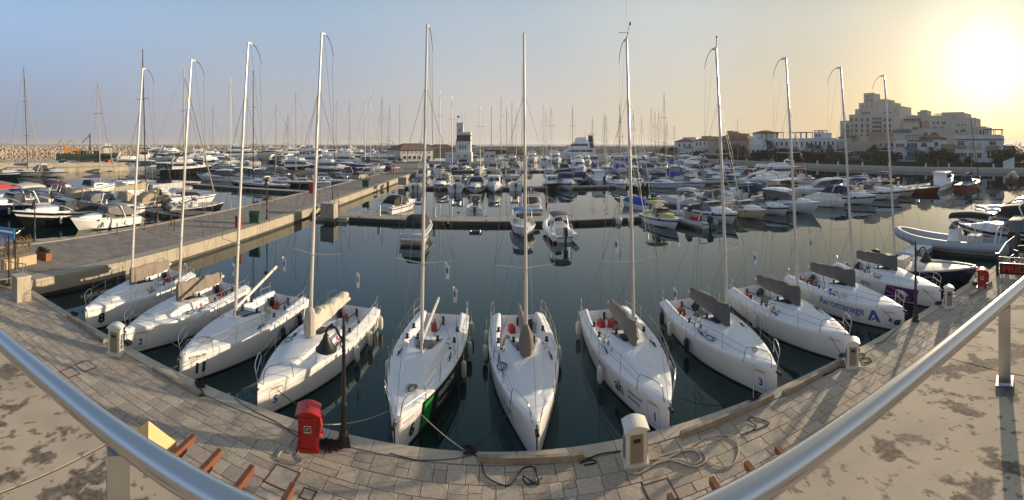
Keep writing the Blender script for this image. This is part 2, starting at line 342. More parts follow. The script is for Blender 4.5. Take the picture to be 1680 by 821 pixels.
# ---- pier
pier = struct('pier', MB().prism([(XL, QY+.0), (XL, 103), (-19.5, 103.5), (-19.5, 150), (4, 154), (4, 176), (-60, 176), (-60, 112), (XR, 104), (XR, 5)], -3, PZ-.02, 'z'), 'concrete')
slabs = MB(); ry = 11
for i in range(150):                               # walking surface: long pavers, joined
    pass
y = 6.
while y < 60:
    x = XR+.5
    while x < XL-.95:
        ww = rs.choice((.5, .7, .9)); ww = min(ww, XL-.9-x)
        slabs.box((x+ww/2, y+.2, PZ-.01), (ww-.015, .385, .04)); x += ww
    y += .4
o = obj('pier_paving', slabs, 'pier_pave', pier, False); o['kind'] = 'stuff'
obj('road_surface', MB().add([(XR+.5, 60, PZ+.004), (XL-.9, 60, PZ+.004), (XL-.9, 150, PZ+.004), (3, 155, PZ+.004), (3, 175, PZ+.004), (-59, 175, PZ+.004), (-59, 113, PZ+.004), (XR+.5, 105, PZ+.004)], [tuple(range(8))]), 'asphalt', pier, False)
y = QY+.02
while y < 103:
    L = 2.4 if y < 60 else 6
    o = obj('coping_block', MB().box((0, 0, 0), (.9, L-.02, .1), tx=.99), 'concrete', pier, False); o.location = (XL-.44, y+L/2, PZ)
    o = obj('coping_block', MB().box((0, 0, 0), (.5, L-.02, .1), tx=.99), 'concrete', pier, False); o.location = (XR+.24, y+L/2, PZ); y += L
obj('tide_band', MB().box((XL+.01, 56.5, WZ+.0), (.03, 92, .34)), 'wet_concrete', pier, False)
# wall panels of the pier side, each with a recessed joint
y = QY+.1
while y < 100:
    L = 3.0
    o = obj('wall_panel', MB().box((0, 0, 0), (.05, L-.03, .66)), 'concrete', pier, False); o.location = (XL+.015, y+L/2, PZ-.05-.33); y += L
# terrace of plaza behind the planters at far left: quay continues left of the pier
struct('left_quay', MB().box((-60, 2, -1.0), (60, 16, 2.0+.0)), 'concrete')
# ---- pontoons
def pontoon(name, x0, y0, x1, y1, wd, lab, seg=12.):
    d = Vector((x1-x0, y1-y0, 0)); L = d.length; a = math.atan2(d.y, d.x); n = max(1, round(L/seg))
    t = thing(name, lab, 'pontoon', (x0, y0, WZ), a)
    for i in range(n):
        l0 = L/n
        obj('deck_panel', MB().box((0, 0, .40), (l0-.04, wd, .1)), 'pontoon', t, False).location = (l0*(i+.5), 0, 0)
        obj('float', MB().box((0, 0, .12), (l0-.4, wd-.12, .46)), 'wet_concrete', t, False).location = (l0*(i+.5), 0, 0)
        if i < 14:
            for s in (-1, 1): obj('cleat', MB().tube([(-.12, 0, .52), (.12, 0, .52)], .025).box((0, 0, .48), (.08, .05, .08)), 'black_plastic', t).location = (l0*(i+.3), s*(wd/2-.18), 0)
    return t
P1 = (41.8, 44.6)
pontoon('floating_pontoon', -17.5, 43.2, 72, 43.2, 2.8, 'long pale concrete floating pontoon crossing just beyond the racing yachts')
pontoon('floating_pontoon', -16, 75.2, 62, 74.2, 2.4, 'middle floating pontoon behind the row of motorboats')
pontoon('floating_pontoon', -12, 121, 62, 121, 2.6, 'far floating pontoon below the white harbour tower')
pontoon('floating_pontoon', XR-.1, 34.6, -110, 34.6, 2.4, 'pontoon running left from the pier between two rows of boats')
pontoon('floating_pontoon', XR-.1, 62, -52, 62, 2.0, 'short pontoon left of the pier by the black-hulled sailing yacht')
pontoon('floating_pontoon', XR-.1, 100, -150, 100, 2.6, 'distant pontoon left of the pier with the big motor yachts')
# concrete bollard blocks at the pontoon head
def block(px, py, w_, d_, h_, lab, z=0.):
    p = at(px, py, z); t = thing('concrete_block', lab, 'block', p, 0)
    obj('body', MB().box((0, 0, h_/2), (w_, d_, h_), tx=.97, ty=.97), 'concrete', t, False); obj('top', MB().box((0, 0, h_+.02), (w_+.03, d_+.03, .05)), 'coping', t, False)
block(35, 492, .62, .75, 1.15, 'tall concrete block at the left end of the quay')
block(540, 357, 1.5, 1.2, 1.45, 'concrete block at the left head of the near pontoon', WZ+.45)
block(661, 303, 1.6, 1.2, 1.3, 'concrete block at the left head of the middle pontoon', WZ+.45)
rk = thing('head_platform', 'low concrete landing under the block at the near pontoon head', 'landing', (at(536, 362, WZ+.3).x, 43.2, WZ), 0)
obj('slab', MB().box((0, 0, .2), (3.4, 4.2, .44)), 'pontoon', rk, False)
def gangway(x0, y0, z0, x1, y1, z1, wd, lab):
    a, b = Vector((x0, y0, z0)), Vector((x1, y1, z1)); t = thing('gangway', lab, 'gangway', a); d = b-a; s = Vector((-d.y, d.x, 0)).normalized()*wd/2
    obj('walkway', MB().add([-s, d-s, d+s, s, -s+Vector((0, 0, .06)), d-s+Vector((0, 0, .06)), d+s+Vector((0, 0, .06)), s+Vector((0, 0, .06))], [(0, 1, 2, 3), (4, 5, 6, 7), (0, 1, 5, 4), (1, 2, 6, 5), (2, 3, 7, 6), (3, 0, 4, 7)]), 'plank', t, False)
    for q in (-1, 1):
        m_ = MB(); e = s*q
        m_.tube([e+Vector((0, 0, 1)), d+e+Vector((0, 0, 1))], .025).tube([e+Vector((0, 0, .55)), d+e+Vector((0, 0, .55))], .02)
        for i in range(5): m_.tube([d*i/4+e, d*i/4+e+Vector((0, 0, 1))], .02)
        obj('handrail', m_, 'steel', t)
gangway(XL+.2, 44.5, PZ+.02, XL+3.4, 43.4, 0.05, 1.1, 'short gangway with steel rails from the pier down to the near pontoon')
gangway(XR-.2, 34.6, PZ, XR-5.5, 34.6, 0.02, 1.3, 'gangway with steel rails from the pier down to the left pontoon')
# ---- breakwater
rb = random.Random(5); rocks = MB()
ico = bmesh.new(); bmesh.ops.create_icosphere(ico, subdivisions=1, radius=1); IV = [tuple(v.co) for v in ico.verts]; IF = [tuple(v.index for v in f.verts) for f in ico.faces]; ico.free()
def rock(c, s):
    q = Matrix.Rotation(rb.uniform(0, 6.3), 3, Vector((rb.uniform(-1, 1), rb.uniform(-1, 1), rb.uniform(-1, 1))).normalized())
    sx, sy, sz = s*rb.uniform(.5, 1.2), s*rb.uniform(.5, 1.2), s*rb.uniform(.35, .8)
    rocks.add([tuple(Vector(c)+q @ Vector((v[0]*sx*rb.uniform(.7, 1.15), v[1]*sy*rb.uniform(.7, 1.15), v[2]*sz))) for v in IV], IF)
BW = [(-285, 60), (-300, 170), (-292, 300), (-215, 425), (-90, 455), (60, 458), (200, 448), (330, 430)]
core = MB()
for i in range(len(BW)-1):
    a, b = Vector((*BW[i], 0)), Vector((*BW[i+1], 0)); d = (b-a); L = d.length; d.normalize(); n_ = Vector((d.y, -d.x, 0)); inn = -n_ if (a+n_).length > (a-n_).length else n_
    rows = ((0, -.5, 1.4), (1.2, .3, 1.3), (2.4, 1.1, 1.35), (3.7, 2.0, 1.3), (5.1, 2.9, 1.35), (6.5, 3.7, 1.3), (8, 4.4, 1.3), (9.5, 5.0, 1.2)) if i < 4 else ((0, -.6, 1.4), (2, .6, 1.3), (4, 1.6, 1.2), (11, 4.2, 1.5))
    for off, z, s in rows:
        u = 0
        while u < L: rock(a+d*(u+rb.uniform(-1, 1))+inn*-off+n_*0+Vector((rb.uniform(-.8, .8), rb.uniform(-.8, .8), z+rb.uniform(-.6, .7))), s*rb.uniform(.7, 1.15)); u += 1.7*s/1.9*(1 if i < 4 else 1.5)
    core.add([a-inn*1, b-inn*1, b-inn*9+Vector((0, 0, 4.6)), a-inn*9+Vector((0, 0, 4.6)), a-inn*26+Vector((0, 0, -3)), b-inn*26+Vector((0, 0, -3))], [(0, 1, 2, 3), (3, 2, 5, 4)])
    if i >= 4: 
        core.add([a-inn*5+Vector((0, 0, z)) for z in (-1, 4.2)]+[b-inn*5+Vector((0, 0, z)) for z in (-1, 4.2)], [(0, 2, 3, 1)])
        core.add([a-inn*5+Vector((0, 0, 4.2)), b-inn*5+Vector((0, 0, 4.2)), b-inn*9+Vector((0, 0, 4.2)), a-inn*9+Vector((0, 0, 4.2))], [(0, 1, 2, 3)])
struct('breakwater', core, 'rock'); o = obj('rock_armour', rocks, 'rock', None, False); tag(o, 'pale boulders heaped along the breakwater', None, None, 'stuff')
# ---- left jetty with the parked car
j0, j1 = at(-60, 284, WZ), at(190, 281, WZ)
struct('jetty', MB().prism([(j0.x, j0.y), (j1.x, j1.y), (j1.x+3, j1.y+14), (j0.x-8, j0.y+14)], -3, .75), 'concrete')
struct('jetty_wall', MB().prism([(j0.x-4, j0.y+12.5), (j1.x+2.8, j1.y+12.5), (j1.x+3, j1.y+13.6), (j0.x-4, j0.y+13.6)], .75, 1.9), 'concrete')
# ---- right-hand promenade
PRM = [(86, 190), (93, 145), (96, 118), (97.5, 97), (100, 80), (107, 56), (112.5, 38), (116, 0), (118, -25)]
def prm(px):
    """distance of the promenade edge along the sight line of column px"""
    t = (px-X0)/F; dx, dy = math.sin(t), math.cos(t)
    for (ax, ay), (bx, by) in zip(PRM, PRM[1:]):
        ex, ey = bx-ax, by-ay; den = dx*ey-dy*ex
        if abs(den) < 1e-9: continue
        r = (ax*ey-ay*ex)/den; u = (ax*dy-ay*dx)/den
        if -.001 <= u <= 1.001 and r > 0: return r
    return 200
struct('promenade', MB().prism(PRM+[(420, -25), (420, 330), (120, 330)], -4, .55), 'coping')
struct('garden_ground', MB().prism([(x+7, y) for x, y in PRM]+[(415, -24), (415, 325), (125, 325)], .54, .85), 'leaf_dark')
hd = MB(); rh = random.Random(3)
def leafclump(mb, c, s, n, sz, rr):
    for _ in range(n):
        p = Vector((rr.gauss(0, 1), rr.gauss(0, 1), rr.gauss(0, 1))).normalized()*rr.uniform(.45, 1.)
        p = Vector((c[0]+p.x*s[0], c[1]+p.y*s[1], c[2]+p.z*s[2])); q = Matrix.Rotation(rr.uniform(0, 6.3), 3, Vector((rr.uniform(-1, 1), rr.uniform(-1, 1), rr.uniform(-1, 1))).normalized())
        k = sz*rr.uniform(.6, 1.3); mb.add([p+q @ Vector(v) for v in ((-k, 0, 0), (0, -k*.45, 0), (k, 0, k*.2), (0, k*.45, 0))], [(0, 1, 2, 3)])
for (ax, ay), (bx, by) in zip(PRM[:-2], PRM[1:-1]):
    L = math.hypot(bx-ax, by-ay); n = int(L/1.2)
    hd.box(((ax+bx)/2+7.6, (ay+by)/2, 1.3), (L, .7, 1.2), rz=math.atan2(by-ay, bx-ax))
    for i in range(n): leafclump(hd, (ax+(bx-ax)*i/n+7.6, ay+(by-ay)*i/n, 1.45), (.8, .9, .75), 26, .3, rh)
tag(obj('hedge', hd, 'leaf_dark', None, False), 'clipped dark green hedge along the promenade', 'hedge', None, 'stuff')
# ================================================================ our own terrace: ledge, rail, pergola below
U = .6
RP = [(-8.4, .38), (-4.6, .72), (-2.0, .893), (-1.123, .94), (-.4, .985), (.3, 1.01), (1.0, 1.03), (1.14, 1.034), (1.8, 1.04), (2.89, 1.021), (5.5, .95), (9.5, .8)]
def smooth_line(P_, k=4):
    o_ = []
    for i in range(len(P_)-1):
        p0 = P_[max(i-1, 0)]; p1 = P_[i]; p2 = P_[i+1]; p3 = P_[min(i+2, len(P_)-1)]
        for j in range(k):
            t = j/k; o_.append(tuple(.5*((2*b)+(-a+c)*t+(2*a-5*b+4*c-d)*t*t+(-a+3*b-3*c+d)*t**3) for a, b, c, d in zip(p0, p1, p2, p3)))
    return o_+[tuple(P_[-1])]
RL = smooth_line([(x*U, y*U) for x, y in RP])
LZ = H-1.53*U
rail = thing('steel_railing', 'polished steel tube handrail on flat posts in the foreground', 'railing', (0, .55, LZ))
def loc(p): return (p[0], p[1]-.55, p[2]-LZ)
obj('handrail', MB().tube([loc((x, y, H-U)) for x, y in RL], .0265, 28), 'steel', rail)
def post(px):
    t = math.tan((px-X0)/F)
    b = min(RL, key=lambda p: abs(math.atan2(p[0], p[1])-(px-X0)/F)); i = RL.index(b); c = RL[min(i+1, len(RL)-1)]; a = RL[max(i-1, 0)]
    # walk the rail to the exact azimuth
    for s0, s1 in zip(RL, RL[1:]):
        a0, a1 = math.atan2(*s0), math.atan2(*s1); q = (px-X0)/F
        if a0 <= q <= a1: k = (q-a0)/(a1-a0); b = (s0[0]+(s1[0]-s0[0])*k, s0[1]+(s1[1]-s0[1])*k); rz = math.atan2(s1[1]-s0[1], s1[0]-s0[0])
    hgt = .53*U
    m_ = MB().box((0, 0, hgt/2-.012), (.056, .045, hgt-.02))
    o = obj('post', m_, 'steel', rail); o.location = loc((b[0], b[1], LZ)); o.rotation_euler = (0, 0, rz+R(20 if px > 800 else -38))
    o = obj('foot_plate', MB().box((0, 0, .006), (.075, .066, .008)), 'steel', o); return b
pa = post(193); pb = post(1648)
ledge_out = [(x*1.53*.985, y*1.53*.985) for x, y in RL]
poly = ledge_out+[(ledge_out[-1][0], -2.5), (ledge_out[0][0], -2.5)]
M_ = mat('ledge', (.56, .46, .34), .9, var=.12, scale=2.2, bump=.05, bscale=160)
t_ = M_.node_tree; b_ = t_.nodes['Principled BSDF']; n = t_.nodes.new; l = t_.links.new
co = n('ShaderNodeTexCoord'); src = b_.inputs['Base Color'].links[0].from_socket
mp = n('ShaderNodeMapping'); mp.inputs['Scale'].default_value = (1.3, .75, 1); mp.inputs['Rotation'].default_value = (0, 0, .5); l(co.outputs['Object'], mp.inputs[0])
nz = n('ShaderNodeTexNoise'); nz.inputs['Scale'].default_value = 9.5; nz.inputs['Detail'].default_value = 4.5; nz.inputs['Roughness'].default_value = .55; l(mp.outputs[0], nz.inputs['Vector'])
m1 = n('ShaderNodeMapRange'); m1.inputs[1].default_value = .535; m1.inputs[2].default_value = .585; l(nz.outputs[0], m1.inputs[0])
fi = n('ShaderNodeTexNoise'); fi.inputs['Scale'].default_value = 55; fi.inputs['Detail'].default_value = 3; l(co.outputs['Object'], fi.inputs['Vector'])
f1 = n('ShaderNodeMapRange'); f1.inputs[1].default_value = .35; f1.inputs[2].default_value = .6; f1.inputs[3].default_value = .7; f1.inputs[4].default_value = 1.0; l(fi.outputs[0], f1.inputs[0])
mu = n('ShaderNodeMath'); mu.operation = 'MULTIPLY'; l(m1.outputs[0], mu.inputs[0]); l(f1.outputs[0], mu.inputs[1])
sp = n('ShaderNodeTexNoise'); sp.inputs['Scale'].default_value = 30; sp.inputs['Detail'].default_value = 4; l(mp.outputs[0], sp.inputs['Vector'])
sr = n('ShaderNodeMapRange'); sr.inputs[1].default_value = .60; sr.inputs[2].default_value = .66; sr.inputs[4].default_value = .75; l(sp.outputs[0], sr.inputs[0])
mxx = n('ShaderNodeMath'); mxx.operation = 'MAXIMUM'; l(mu.outputs[0], mxx.inputs[0]); l(sr.outputs[0], mxx.inputs[1]); mu = mxx
mi = n('ShaderNodeMixRGB'); mi.inputs[2].default_value = (.12, .095, .072, 1); l(mu.outputs[0], mi.inputs[0]); l(src, mi.inputs[1])
nb = n('ShaderNodeTexNoise'); nb.inputs['Scale'].default_value = 5.; nb.inputs['Detail'].default_value = 4; l(co.outputs['Object'], nb.inputs['Vector'])
m2 = n('ShaderNodeMapRange'); m2.inputs[1].default_value = .45; m2.inputs[2].default_value = .7; m2.inputs[4].default_value = .45; l(nb.outputs[0], m2.inputs[0])
mj = n('ShaderNodeMixRGB'); mj.inputs[2].default_value = (.33, .285, .225, 1); l(m2.outputs[0], mj.inputs[0]); l(mi.outputs[0], mj.inputs[1]); l(mj.outputs[0], b_.inputs['Base Color'])
def clipx(a, b):
    p = [(x, y) for x, y in ledge_out if a < x < b]
    return [(a, -2.5)]+[(a, next(y for x, y in ledge_out if x > a))]+p+[(b, next(y for x, y in ledge_out if x > b)), (b, -2.5)]
led = struct('terrace_ledge', MB().prism(poly[::-1], LZ-.35, LZ-.006), 'ledge')
xs = [-7, -3.75, -1.03, 1.6, 4.4, 8]
for a, b in zip(xs, xs[1:]): obj('ledge_slab', MB().prism(clipx(a+.003, b-.003)[::-1], LZ-.02, LZ), 'ledge', led, False)
struct('restaurant_front', MB().box((1, -1.2, (LZ-.35)/2), (18, 4.0, LZ-.36)), 'wall_cream')
BZ = 3.0
pg = thing('pergola', 'brown timber pergola beams reaching out below the terrace', 'pergola', (0, .8, 0))
Yt = F*(H-BZ)/628
for px in (318, 361, 414, 481, 560, 650, 740, 830, 920, 1010, 1098, 1167, 1224, 1273.7):
    x = Yt*math.tan((px-X0)/F)
    o = obj('rafter', MB().prism([(0, 0), (3.9, 0), (Yt-.8, .03), (Yt-.8, -.06), (Yt-1.15, -.15), (0, -.15)], -.035, .035, 'x'), 'beam_wood', pg, False)
    o.location = (x, 0, BZ)
o = obj('cross_beam', MB().box((-.35, 3.2, BZ-.24), (8.9, .12, .18)), 'beam_wood', pg, False)
for i, x in enumerate((-4.63, -1.0, 2.65)):
    t = thing('pergola_pillar', ['cream pillar with pyramid cap under the pergola, left of the rafters', 'cream pillar with pyramid cap hidden below the middle rafters', 'cream pillar with pyramid cap under the pergola at right'][i], 'pillar', (x-.06, 4.5, 0))
    obj('shaft', MB().box((0, 0, 1.42), (.36, .36, 2.84)), 'cap_yellow', t, False)
    obj('cap', MB().box((0, 0, 2.92), (.60, .60, .14)).lathe([(.29, 2.99), (.008, 3.30)], sq=True), 'cap_yellow', t, False)
# ================================================================ the racing yachts along the quay
L_, B_ = 7.5, 1.22
def fb(s): return .80+.2*s**1.6
def bd(s):
    if s < .3: return B_*(.90+.10*math.sin(s/.3*PI/2))
    q = (s-.3)/.7; return B_*(1-q**2.15)+.02*q
def bw(s): return bd(s)*(.90 if s < .5 else .90-.32*((s-.5)/.5)**1.5)
def hb(s, v): v = max(v, 0); return bw(s)+(bd(s)-bw(s))*v**.7
def hull_pt(u, z, side, off=.006):
    """u metres aft of the stem, z over the water"""
    s = 1-u/L_; return (L_/2-u+(.0), side*(hb(s, z/fb(s))+off), z)
NS = 26
def race_hull():
    rs = []
    for i in range(NS):
        s = i/(NS-1); s = 1-(1-s)**1.15 if s > 0 else 0; x = -L_/2+L_*s; f = fb(s); r = []
        keel = -.30*(1-s**4)
        for y, z in ((0, keel), (bw(s)*.75, keel*.6), (bw(s)*.98, -.02), (hb(s, .25), f*.25), (hb(s, .55), f*.55), (hb(s, .8), f*.8), (bd(s), f-.03), (bd(s)-.012, f)): r.append((x, y, z))
        rs.append([(x, -y, z) for x, y, z in r[:0:-1]]+r)
    m = MB(); m.rings(rs, closed=False, caps=False)
    # transom below the open cockpit
    t = rs[0]; m.add(t, [tuple(range(len(t)))]); return m
def race_deck():
    m = MB(); rs = []
    st = [(0, 0), (.1, 0), (.2, 0), (.3, 0), (.4, 0), (.445, 0), (.446, 1), (.5, 1), (.56, 1), (.62, 1), (.68, 1), (.74, 1), (.8, 1), (.86, 1), (.92, 1), (.96, 1), (.997, 1)]
    for s, k in st:
        x = -L_/2+L_*s; b = bd(s)-.012; f = fb(s)
        if k == 0: h = [(b, f), (b-.05, f+.02), (b-.28, f+.10+.04*s), (b-.36, f+.08), (b-.44, .36), (0, .34)]
        else: h = [(b, f), (b*.95, f+.02), (b*.75, f+.035), (b*.5, f+.05), (b*.25, f+.055), (0, f+.06)]
        rs.append([(x, -y, z) for y, z in h]+[(x, y, z) for y, z in h[-2::-1]])
    return m.rings(rs, closed=False, caps=False)
def roof():
    st = []
    for s, w_, wt, h in ((.40, .70, .60, .30), (.47, .72, .60, .33), (.57, .66, .52, .33), (.66, .56, .42, .26), (.74, .46, .34, .17), (.82, .34, .22, .04)):
        x = -L_/2+L_*s; f = fb(s); st.append((x, x-.02, w_, wt, f-.02, f+h))
    return MB().house(st, .02, .7)
def seats():
    m = MB()
    for q in (-1, 1): m.house([(-3.3, -3.3, .001, .001, .3, .3)], 0) if False else None
    return m
MX = L_/2-3.2; MZ = 1.19; MH = 11.75; RK = .9
def mast_pt(z, dx=0, dy=0): k = (z-MZ)/(MH-MZ); return (MX-RK*(k*.7+k*k*.3)+dx, dy, z)
cache = {}
def cm(key, fn, m, smooth=True):
    if key not in cache:
        me = fn().mesh(key, smooth); me.materials.append(M[m]); cache[key] = me
    return cache[key]
def pc(name, parent, fn, m, key=None, smooth=True):
    o = bpy.data.objects.new(name, cm(key or name, fn, m, smooth)); col.objects.link(o); o.parent = parent; return o
def mk_mast():
    m = MB(); pts = [mast_pt(MZ-.28+(MH-MZ+.28)*i/14) for i in range(15)]
    m.tube(pts, .062, 10, .040, 1.35); m.box((MX-RK-.12, 0, MH), (.32, .05, .07)); return m
def mk_spread(z, w_, b, q): return lambda: MB().tube([mast_pt(z), mast_pt(z+.04, -b, q*w_)], .018, 6, .012)
def mk_shroud(q): return lambda: MB().tube([(MX-.42, q*1.13, fb(.52)), mast_pt(3.99, -.28, q*1.0), mast_pt(7.64, -.2, q*.62), mast_pt(9.7)], .0065, 4).tube([(MX-.40, q*1.11, fb(.52)+.02), mast_pt(3.9, -.02, 0)], .006, 4).tube([mast_pt(3.99, -.28, q*1.0), mast_pt(7.5)], .006, 4)
def mk_stay(): return MB().tube([(L_/2-.12, 0, fb(1)+.03), mast_pt(9.7)], .006, 4)
def mk_backstay(q): t = mast_pt(MH); return MB().tube([(t[0]-.9, 0, MH-.75), (t[0]-.9-.25, 0, 5.2), (-L_/2+.15, q*.85, 1.0)], .0055, 4)
def mk_halyard(i): t = mast_pt(MH); return MB().tube([[(t[0]-.2, 0, MH-.05), (-L_/2+1.1, 0, 1.5)], [mast_pt(MH-.1, -.08), (MX-.4, .05, 1.3)], [mast_pt(MH-2.2, .09), (MX+.25, -.1, 1.25)]][i], .005, 4)
def mk_whip(): t = mast_pt(MH, -.2); return MB().tube([(t[0]+.15, 0, MH+.03), (t[0]-.12, 0, MH+.02), (t[0]-.42, 0, MH-.09), (t[0]-.66, 0, MH-.34), (t[0]-.80, 0, MH-.68)], .016, 6, .010)
def mk_pulpit():
    m = MB(); f = fb(.95)
    m.tube(smooth_line([(L_/2-.18, .10, f+.02), (L_/2-.14, .17, f+.42), (L_/2-.30, .26, f+.54), (L_/2-.80, .50, f+.52), (L_/2-.98, .56, f+.40), (L_/2-1.05, .60, f-.02)], 3), .013, 6)
    m.tube([(L_/2-.16, .14, f+.26), (L_/2-1.02, .58, f+.26)], .010, 6); return m
def mk_pushpit():
    m = MB(); f = fb(0)
    m.tube(smooth_line([(-L_/2+.05, .98, f), (-L_/2-.02, 1.0, f+.52), (-L_/2+.12, 1.03, f+.60), (-L_/2+.55, 1.11, f+.58), (-L_/2+.62, 1.12, f)], 3), .013, 6)
    m.tube([(-L_/2, .99, f+.28), (-L_/2+.6, 1.11, f+.28)], .010, 6); return m
SX = (-2.2, -1.0, .35, 1.6)
def mk_stan(): return MB().tube([(0, 0, 0), (0, .02, .58)], .012, 6)
def mk_life(dz): return lambda: MB().tube([(-L_/2+.6, 1.11, fb(0)+dz)]+[(x, bd((x+L_/2)/L_)-.055, fb((x+L_/2)/L_)+dz) for x in SX]+[(L_/2-1.0, .57, fb(.9)+dz*.85)], .0065, 4)
def mir(fn): return lambda: (lambda m: (setattr(m, 'v', [(x, -y, z) for x, y, z in m.v]), m)[1])(fn())
def mk_cover():
    st = []
    for k, h, w_ in ((0, .66, .10), (.03, .70, .17), (.08, .66, .17), (.14, .60, .16), (.2, .585, .14), (.28, .55, .15), (.36, .54, .12), (.46, .50, .14), (.55, .49, .11), (.65, .45, .13), (.76, .43, .10), (.88, .40, .10), (.97, .37, .08), (1., .30, .04)):
        x = MX+.10-3.45*k; zb = 1.24+.10*min(1, k*3)-.10*k+.018*math.sin(k*23); st.append((x, x, w_*.7, w_*.55, zb, zb+h))
    rr = random.Random(12); st = [(a+rr.uniform(-.03, .03), b, c*rr.uniform(.75, 1.2), d*rr.uniform(.8, 1.25), e-rr.uniform(0, .05), f+rr.uniform(-.02, .02)) for a, b, c, d, e, f in st]
    return MB().house(st, .08, .5)
def mk_sail():
    st = []; rr = random.Random(4)
    for i in range(14):
        k = i/13; x = MX+.14-3.2*k; zb = 1.36+.12*k; h = (.62-.30*k)*rr.uniform(.85, 1.15); w_ = rr.uniform(.12, .2); st.append((x, x+.02, w_*.8, w_, zb, zb+h))
    return MB().house(st, .05, .5)
def mk_boom(): return MB().tube([(MX-.05, 0, 1.42), (MX-3.5, 0, 1.42)], .055, 8, .05, 1.4)
def mk_boomup(z1=2.4): return lambda: MB().tube([(MX-.1, 0, 1.62), (MX-3.2, 0, z1)], .055, 8, .05, 1.4)
def mk_fender(): return MB().lathe([(.012, .30), (.02, .26), (.085, .20), (.105, .10), (.105, -.20), (.07, -.30), (.02, -.33)], n=10)
def mk_winch(): return MB().lathe([(.07, 0), (.075, .02), (.045, .05), (.045, .09), (.06, .12), (.055, .15), (.01, .16)], n=10)
def mk_jug(): return MB().box((0, 0, .14), (.34, .24, .28), tx=.85, ty=.8).tube([(-.08, 0, .27), (-.06, 0, .34), (.06, 0, .34), (.08, 0, .27)], .02)
def mk_track(): return MB().box((0, 0, 0), (.06, 1.55, .05)).box((0, 0, .05), (.12, .1, .06))
def mk_motor(): return MB().box((0, 0, .2), (.30, .22, .34), tx=.7, ty=.8).tube([(0, 0, .05), (-.05, 0, -.45)], .05, 8).tube([(.1, 0, .1), (.42, .05, .16)], .022)
def mk_flag():
    m = MB(); n = 8; vs = []; 
    for i in range(n+1):
        u = i/n
        for z in (0, 1): vs.append((-.10*math.sin(u*PI)*u-.04*math.sin(u*7), .02+u*.20*(1-.35*z)+.03*math.sin(u*6+z), -.62*z*(1-.15*u)+ -.12*u))
    m.add(vs, [(2*i, 2*i+1, 2*i+3, 2*i+2) for i in range(n)]); m.add([(x+.004, y, z) for x, y, z in vs], [(2*i, 2*i+2, 2*i+3, 2*i+1) for i in range(n)]); return m
def mk_hatch(): return MB().box((0, 0, 0), (.62, .55, .03))
def mk_jib(): return MB().box((0, 0, .0), (.55, .035, .03)).box((.1, 0, .03), (.08, .05, .05))
LINES = [smooth_line([(MX-.15-.05*k, q*(.10+.05*k), MZ+.03), (MX-.45, q*(.2+.06*k), MZ+.06), (-L_/2+3.1, q*(.38+.06*k), MZ+.0)], 2) for q in (-1, 1) for k in range(3)]+[smooth_line([(MX-.9, q*.5, MZ), (-.7, q*.75, .98), (-1.3, q*.5, .60), (-1.9, q*.25, .44), (-2.4, q*.5, .42)], 3) for q in (-1, 1)]+[smooth_line([(MX+.25, .1, MZ-.04), (MX+.6, .25, MZ-.1), (MX+.35, .42, MZ-.13), (MX+.05, .3, MZ-.02)], 3)]
def glyphs(vs, fs):
    """split lettering into its letters: faces joined by shared points, then islands that overlap across"""
    par = list(range(len(vs)))
    def fd(i):
        while par[i] != i: par[i] = par[par[i]]; i = par[i]
        return i
    for f in fs:
        for k in f[1:]: par[fd(k)] = fd(f[0])
    g = {}
    for f in fs: g.setdefault(fd(f[0]), []).append(f)
    isl = sorted([(min(vs[i][0] for f in fl for i in f), max(vs[i][0] for f in fl for i in f), fl) for fl in g.values()], key=lambda t: t[0]); out_ = []
    for a, b, fl in isl:
        if out_ and a < out_[-1][1]-.004: out_[-1] = (out_[-1][0], max(b, out_[-1][1]), out_[-1][2]+fl)
        else: out_.append((a, b, fl))
    return [o_[2] for o_ in out_]
def text_on_hull(t, s, u0, z0, size, m, parent, side, bold=0., name='letter', slope=0.):
    vs, fs, wd = text_mb(s, size, bold); n2 = []; last = None
    for x, y in vs:
        u = (u0+x) if side > 0 else (u0+wd-x)
        n2.append(hull_pt(u, z0+y+slope*(u-u0), side, .009))
    for fl in (glyphs(vs, fs) if size >= .1 else [fs]):
        ids = sorted({i for f in fl for i in f}); mp_ = {i: k for k, i in enumerate(ids)}; mb = MB(); mb.add([n2[i] for i in ids], [tuple(mp_[i] for i in f) for f in fl])
        last = obj(name if size >= .1 else 'small_print', mb, m, parent, False)
        if size < .1: last['kind'] = 'stuff'
        if m == 'ink_white': last.location = (0, side*.006, 0)
    return last
def patch(parent, u0, u1, z0, z1, m, side, name='hull_graphic', skew=0., off=.005, top=None):
    n = max(3, int((u1-u0)/.12)); mb = MB(); vs = []; k_ = 6
    for i in range(n+1):
        for j in range(k_+1):
            zt = z1 if z1 is not None else fb(1-(u0+(u1-u0)*i/n)/L_)-.05
            z = z0+(zt-z0)*j/k_; u = u0+(u1-u0)*i/n+skew*(j/k_-.5); vs.append(hull_pt(u, z, side, off))
    mb.add(vs, [(i*(k_+1)+j, i*(k_+1)+j+1, (i+1)*(k_+1)+j+1, (i+1)*(k_+1)+j) for i in range(n) for j in range(k_)]); return obj(name, mb, m, parent, True)
def roof_text(s, x, side, size, m, parent):
    vs, fs, wd = text_mb(s, size, .0); mb = MB(); pts = []
    for a, b in vs:
        xx = x+(-a if side > 0 else a)+(wd/2)*(1 if side > 0 else -1); k = b/.30
        pts.append((xx, side*(.715-.125*k+.012), .86+k*.30))
    mb.add(pts, fs); return obj('sail_letter', mb, m, parent, False)
def roof_flag(x, side, m, parent, w_=.16, h=.13):
    mb = MB(); pts = []
    for a, b in ((0, 0), (w_, 0), (w_, h), (0, h)):
        k = (b+.06)/.30; pts.append((x+a, side*(.715-.125*k+.014), .86+k*.30))
    mb.add(pts, [(0, 1, 2, 3)]); return obj('signal_flag_sticker', mb, m, parent, False)
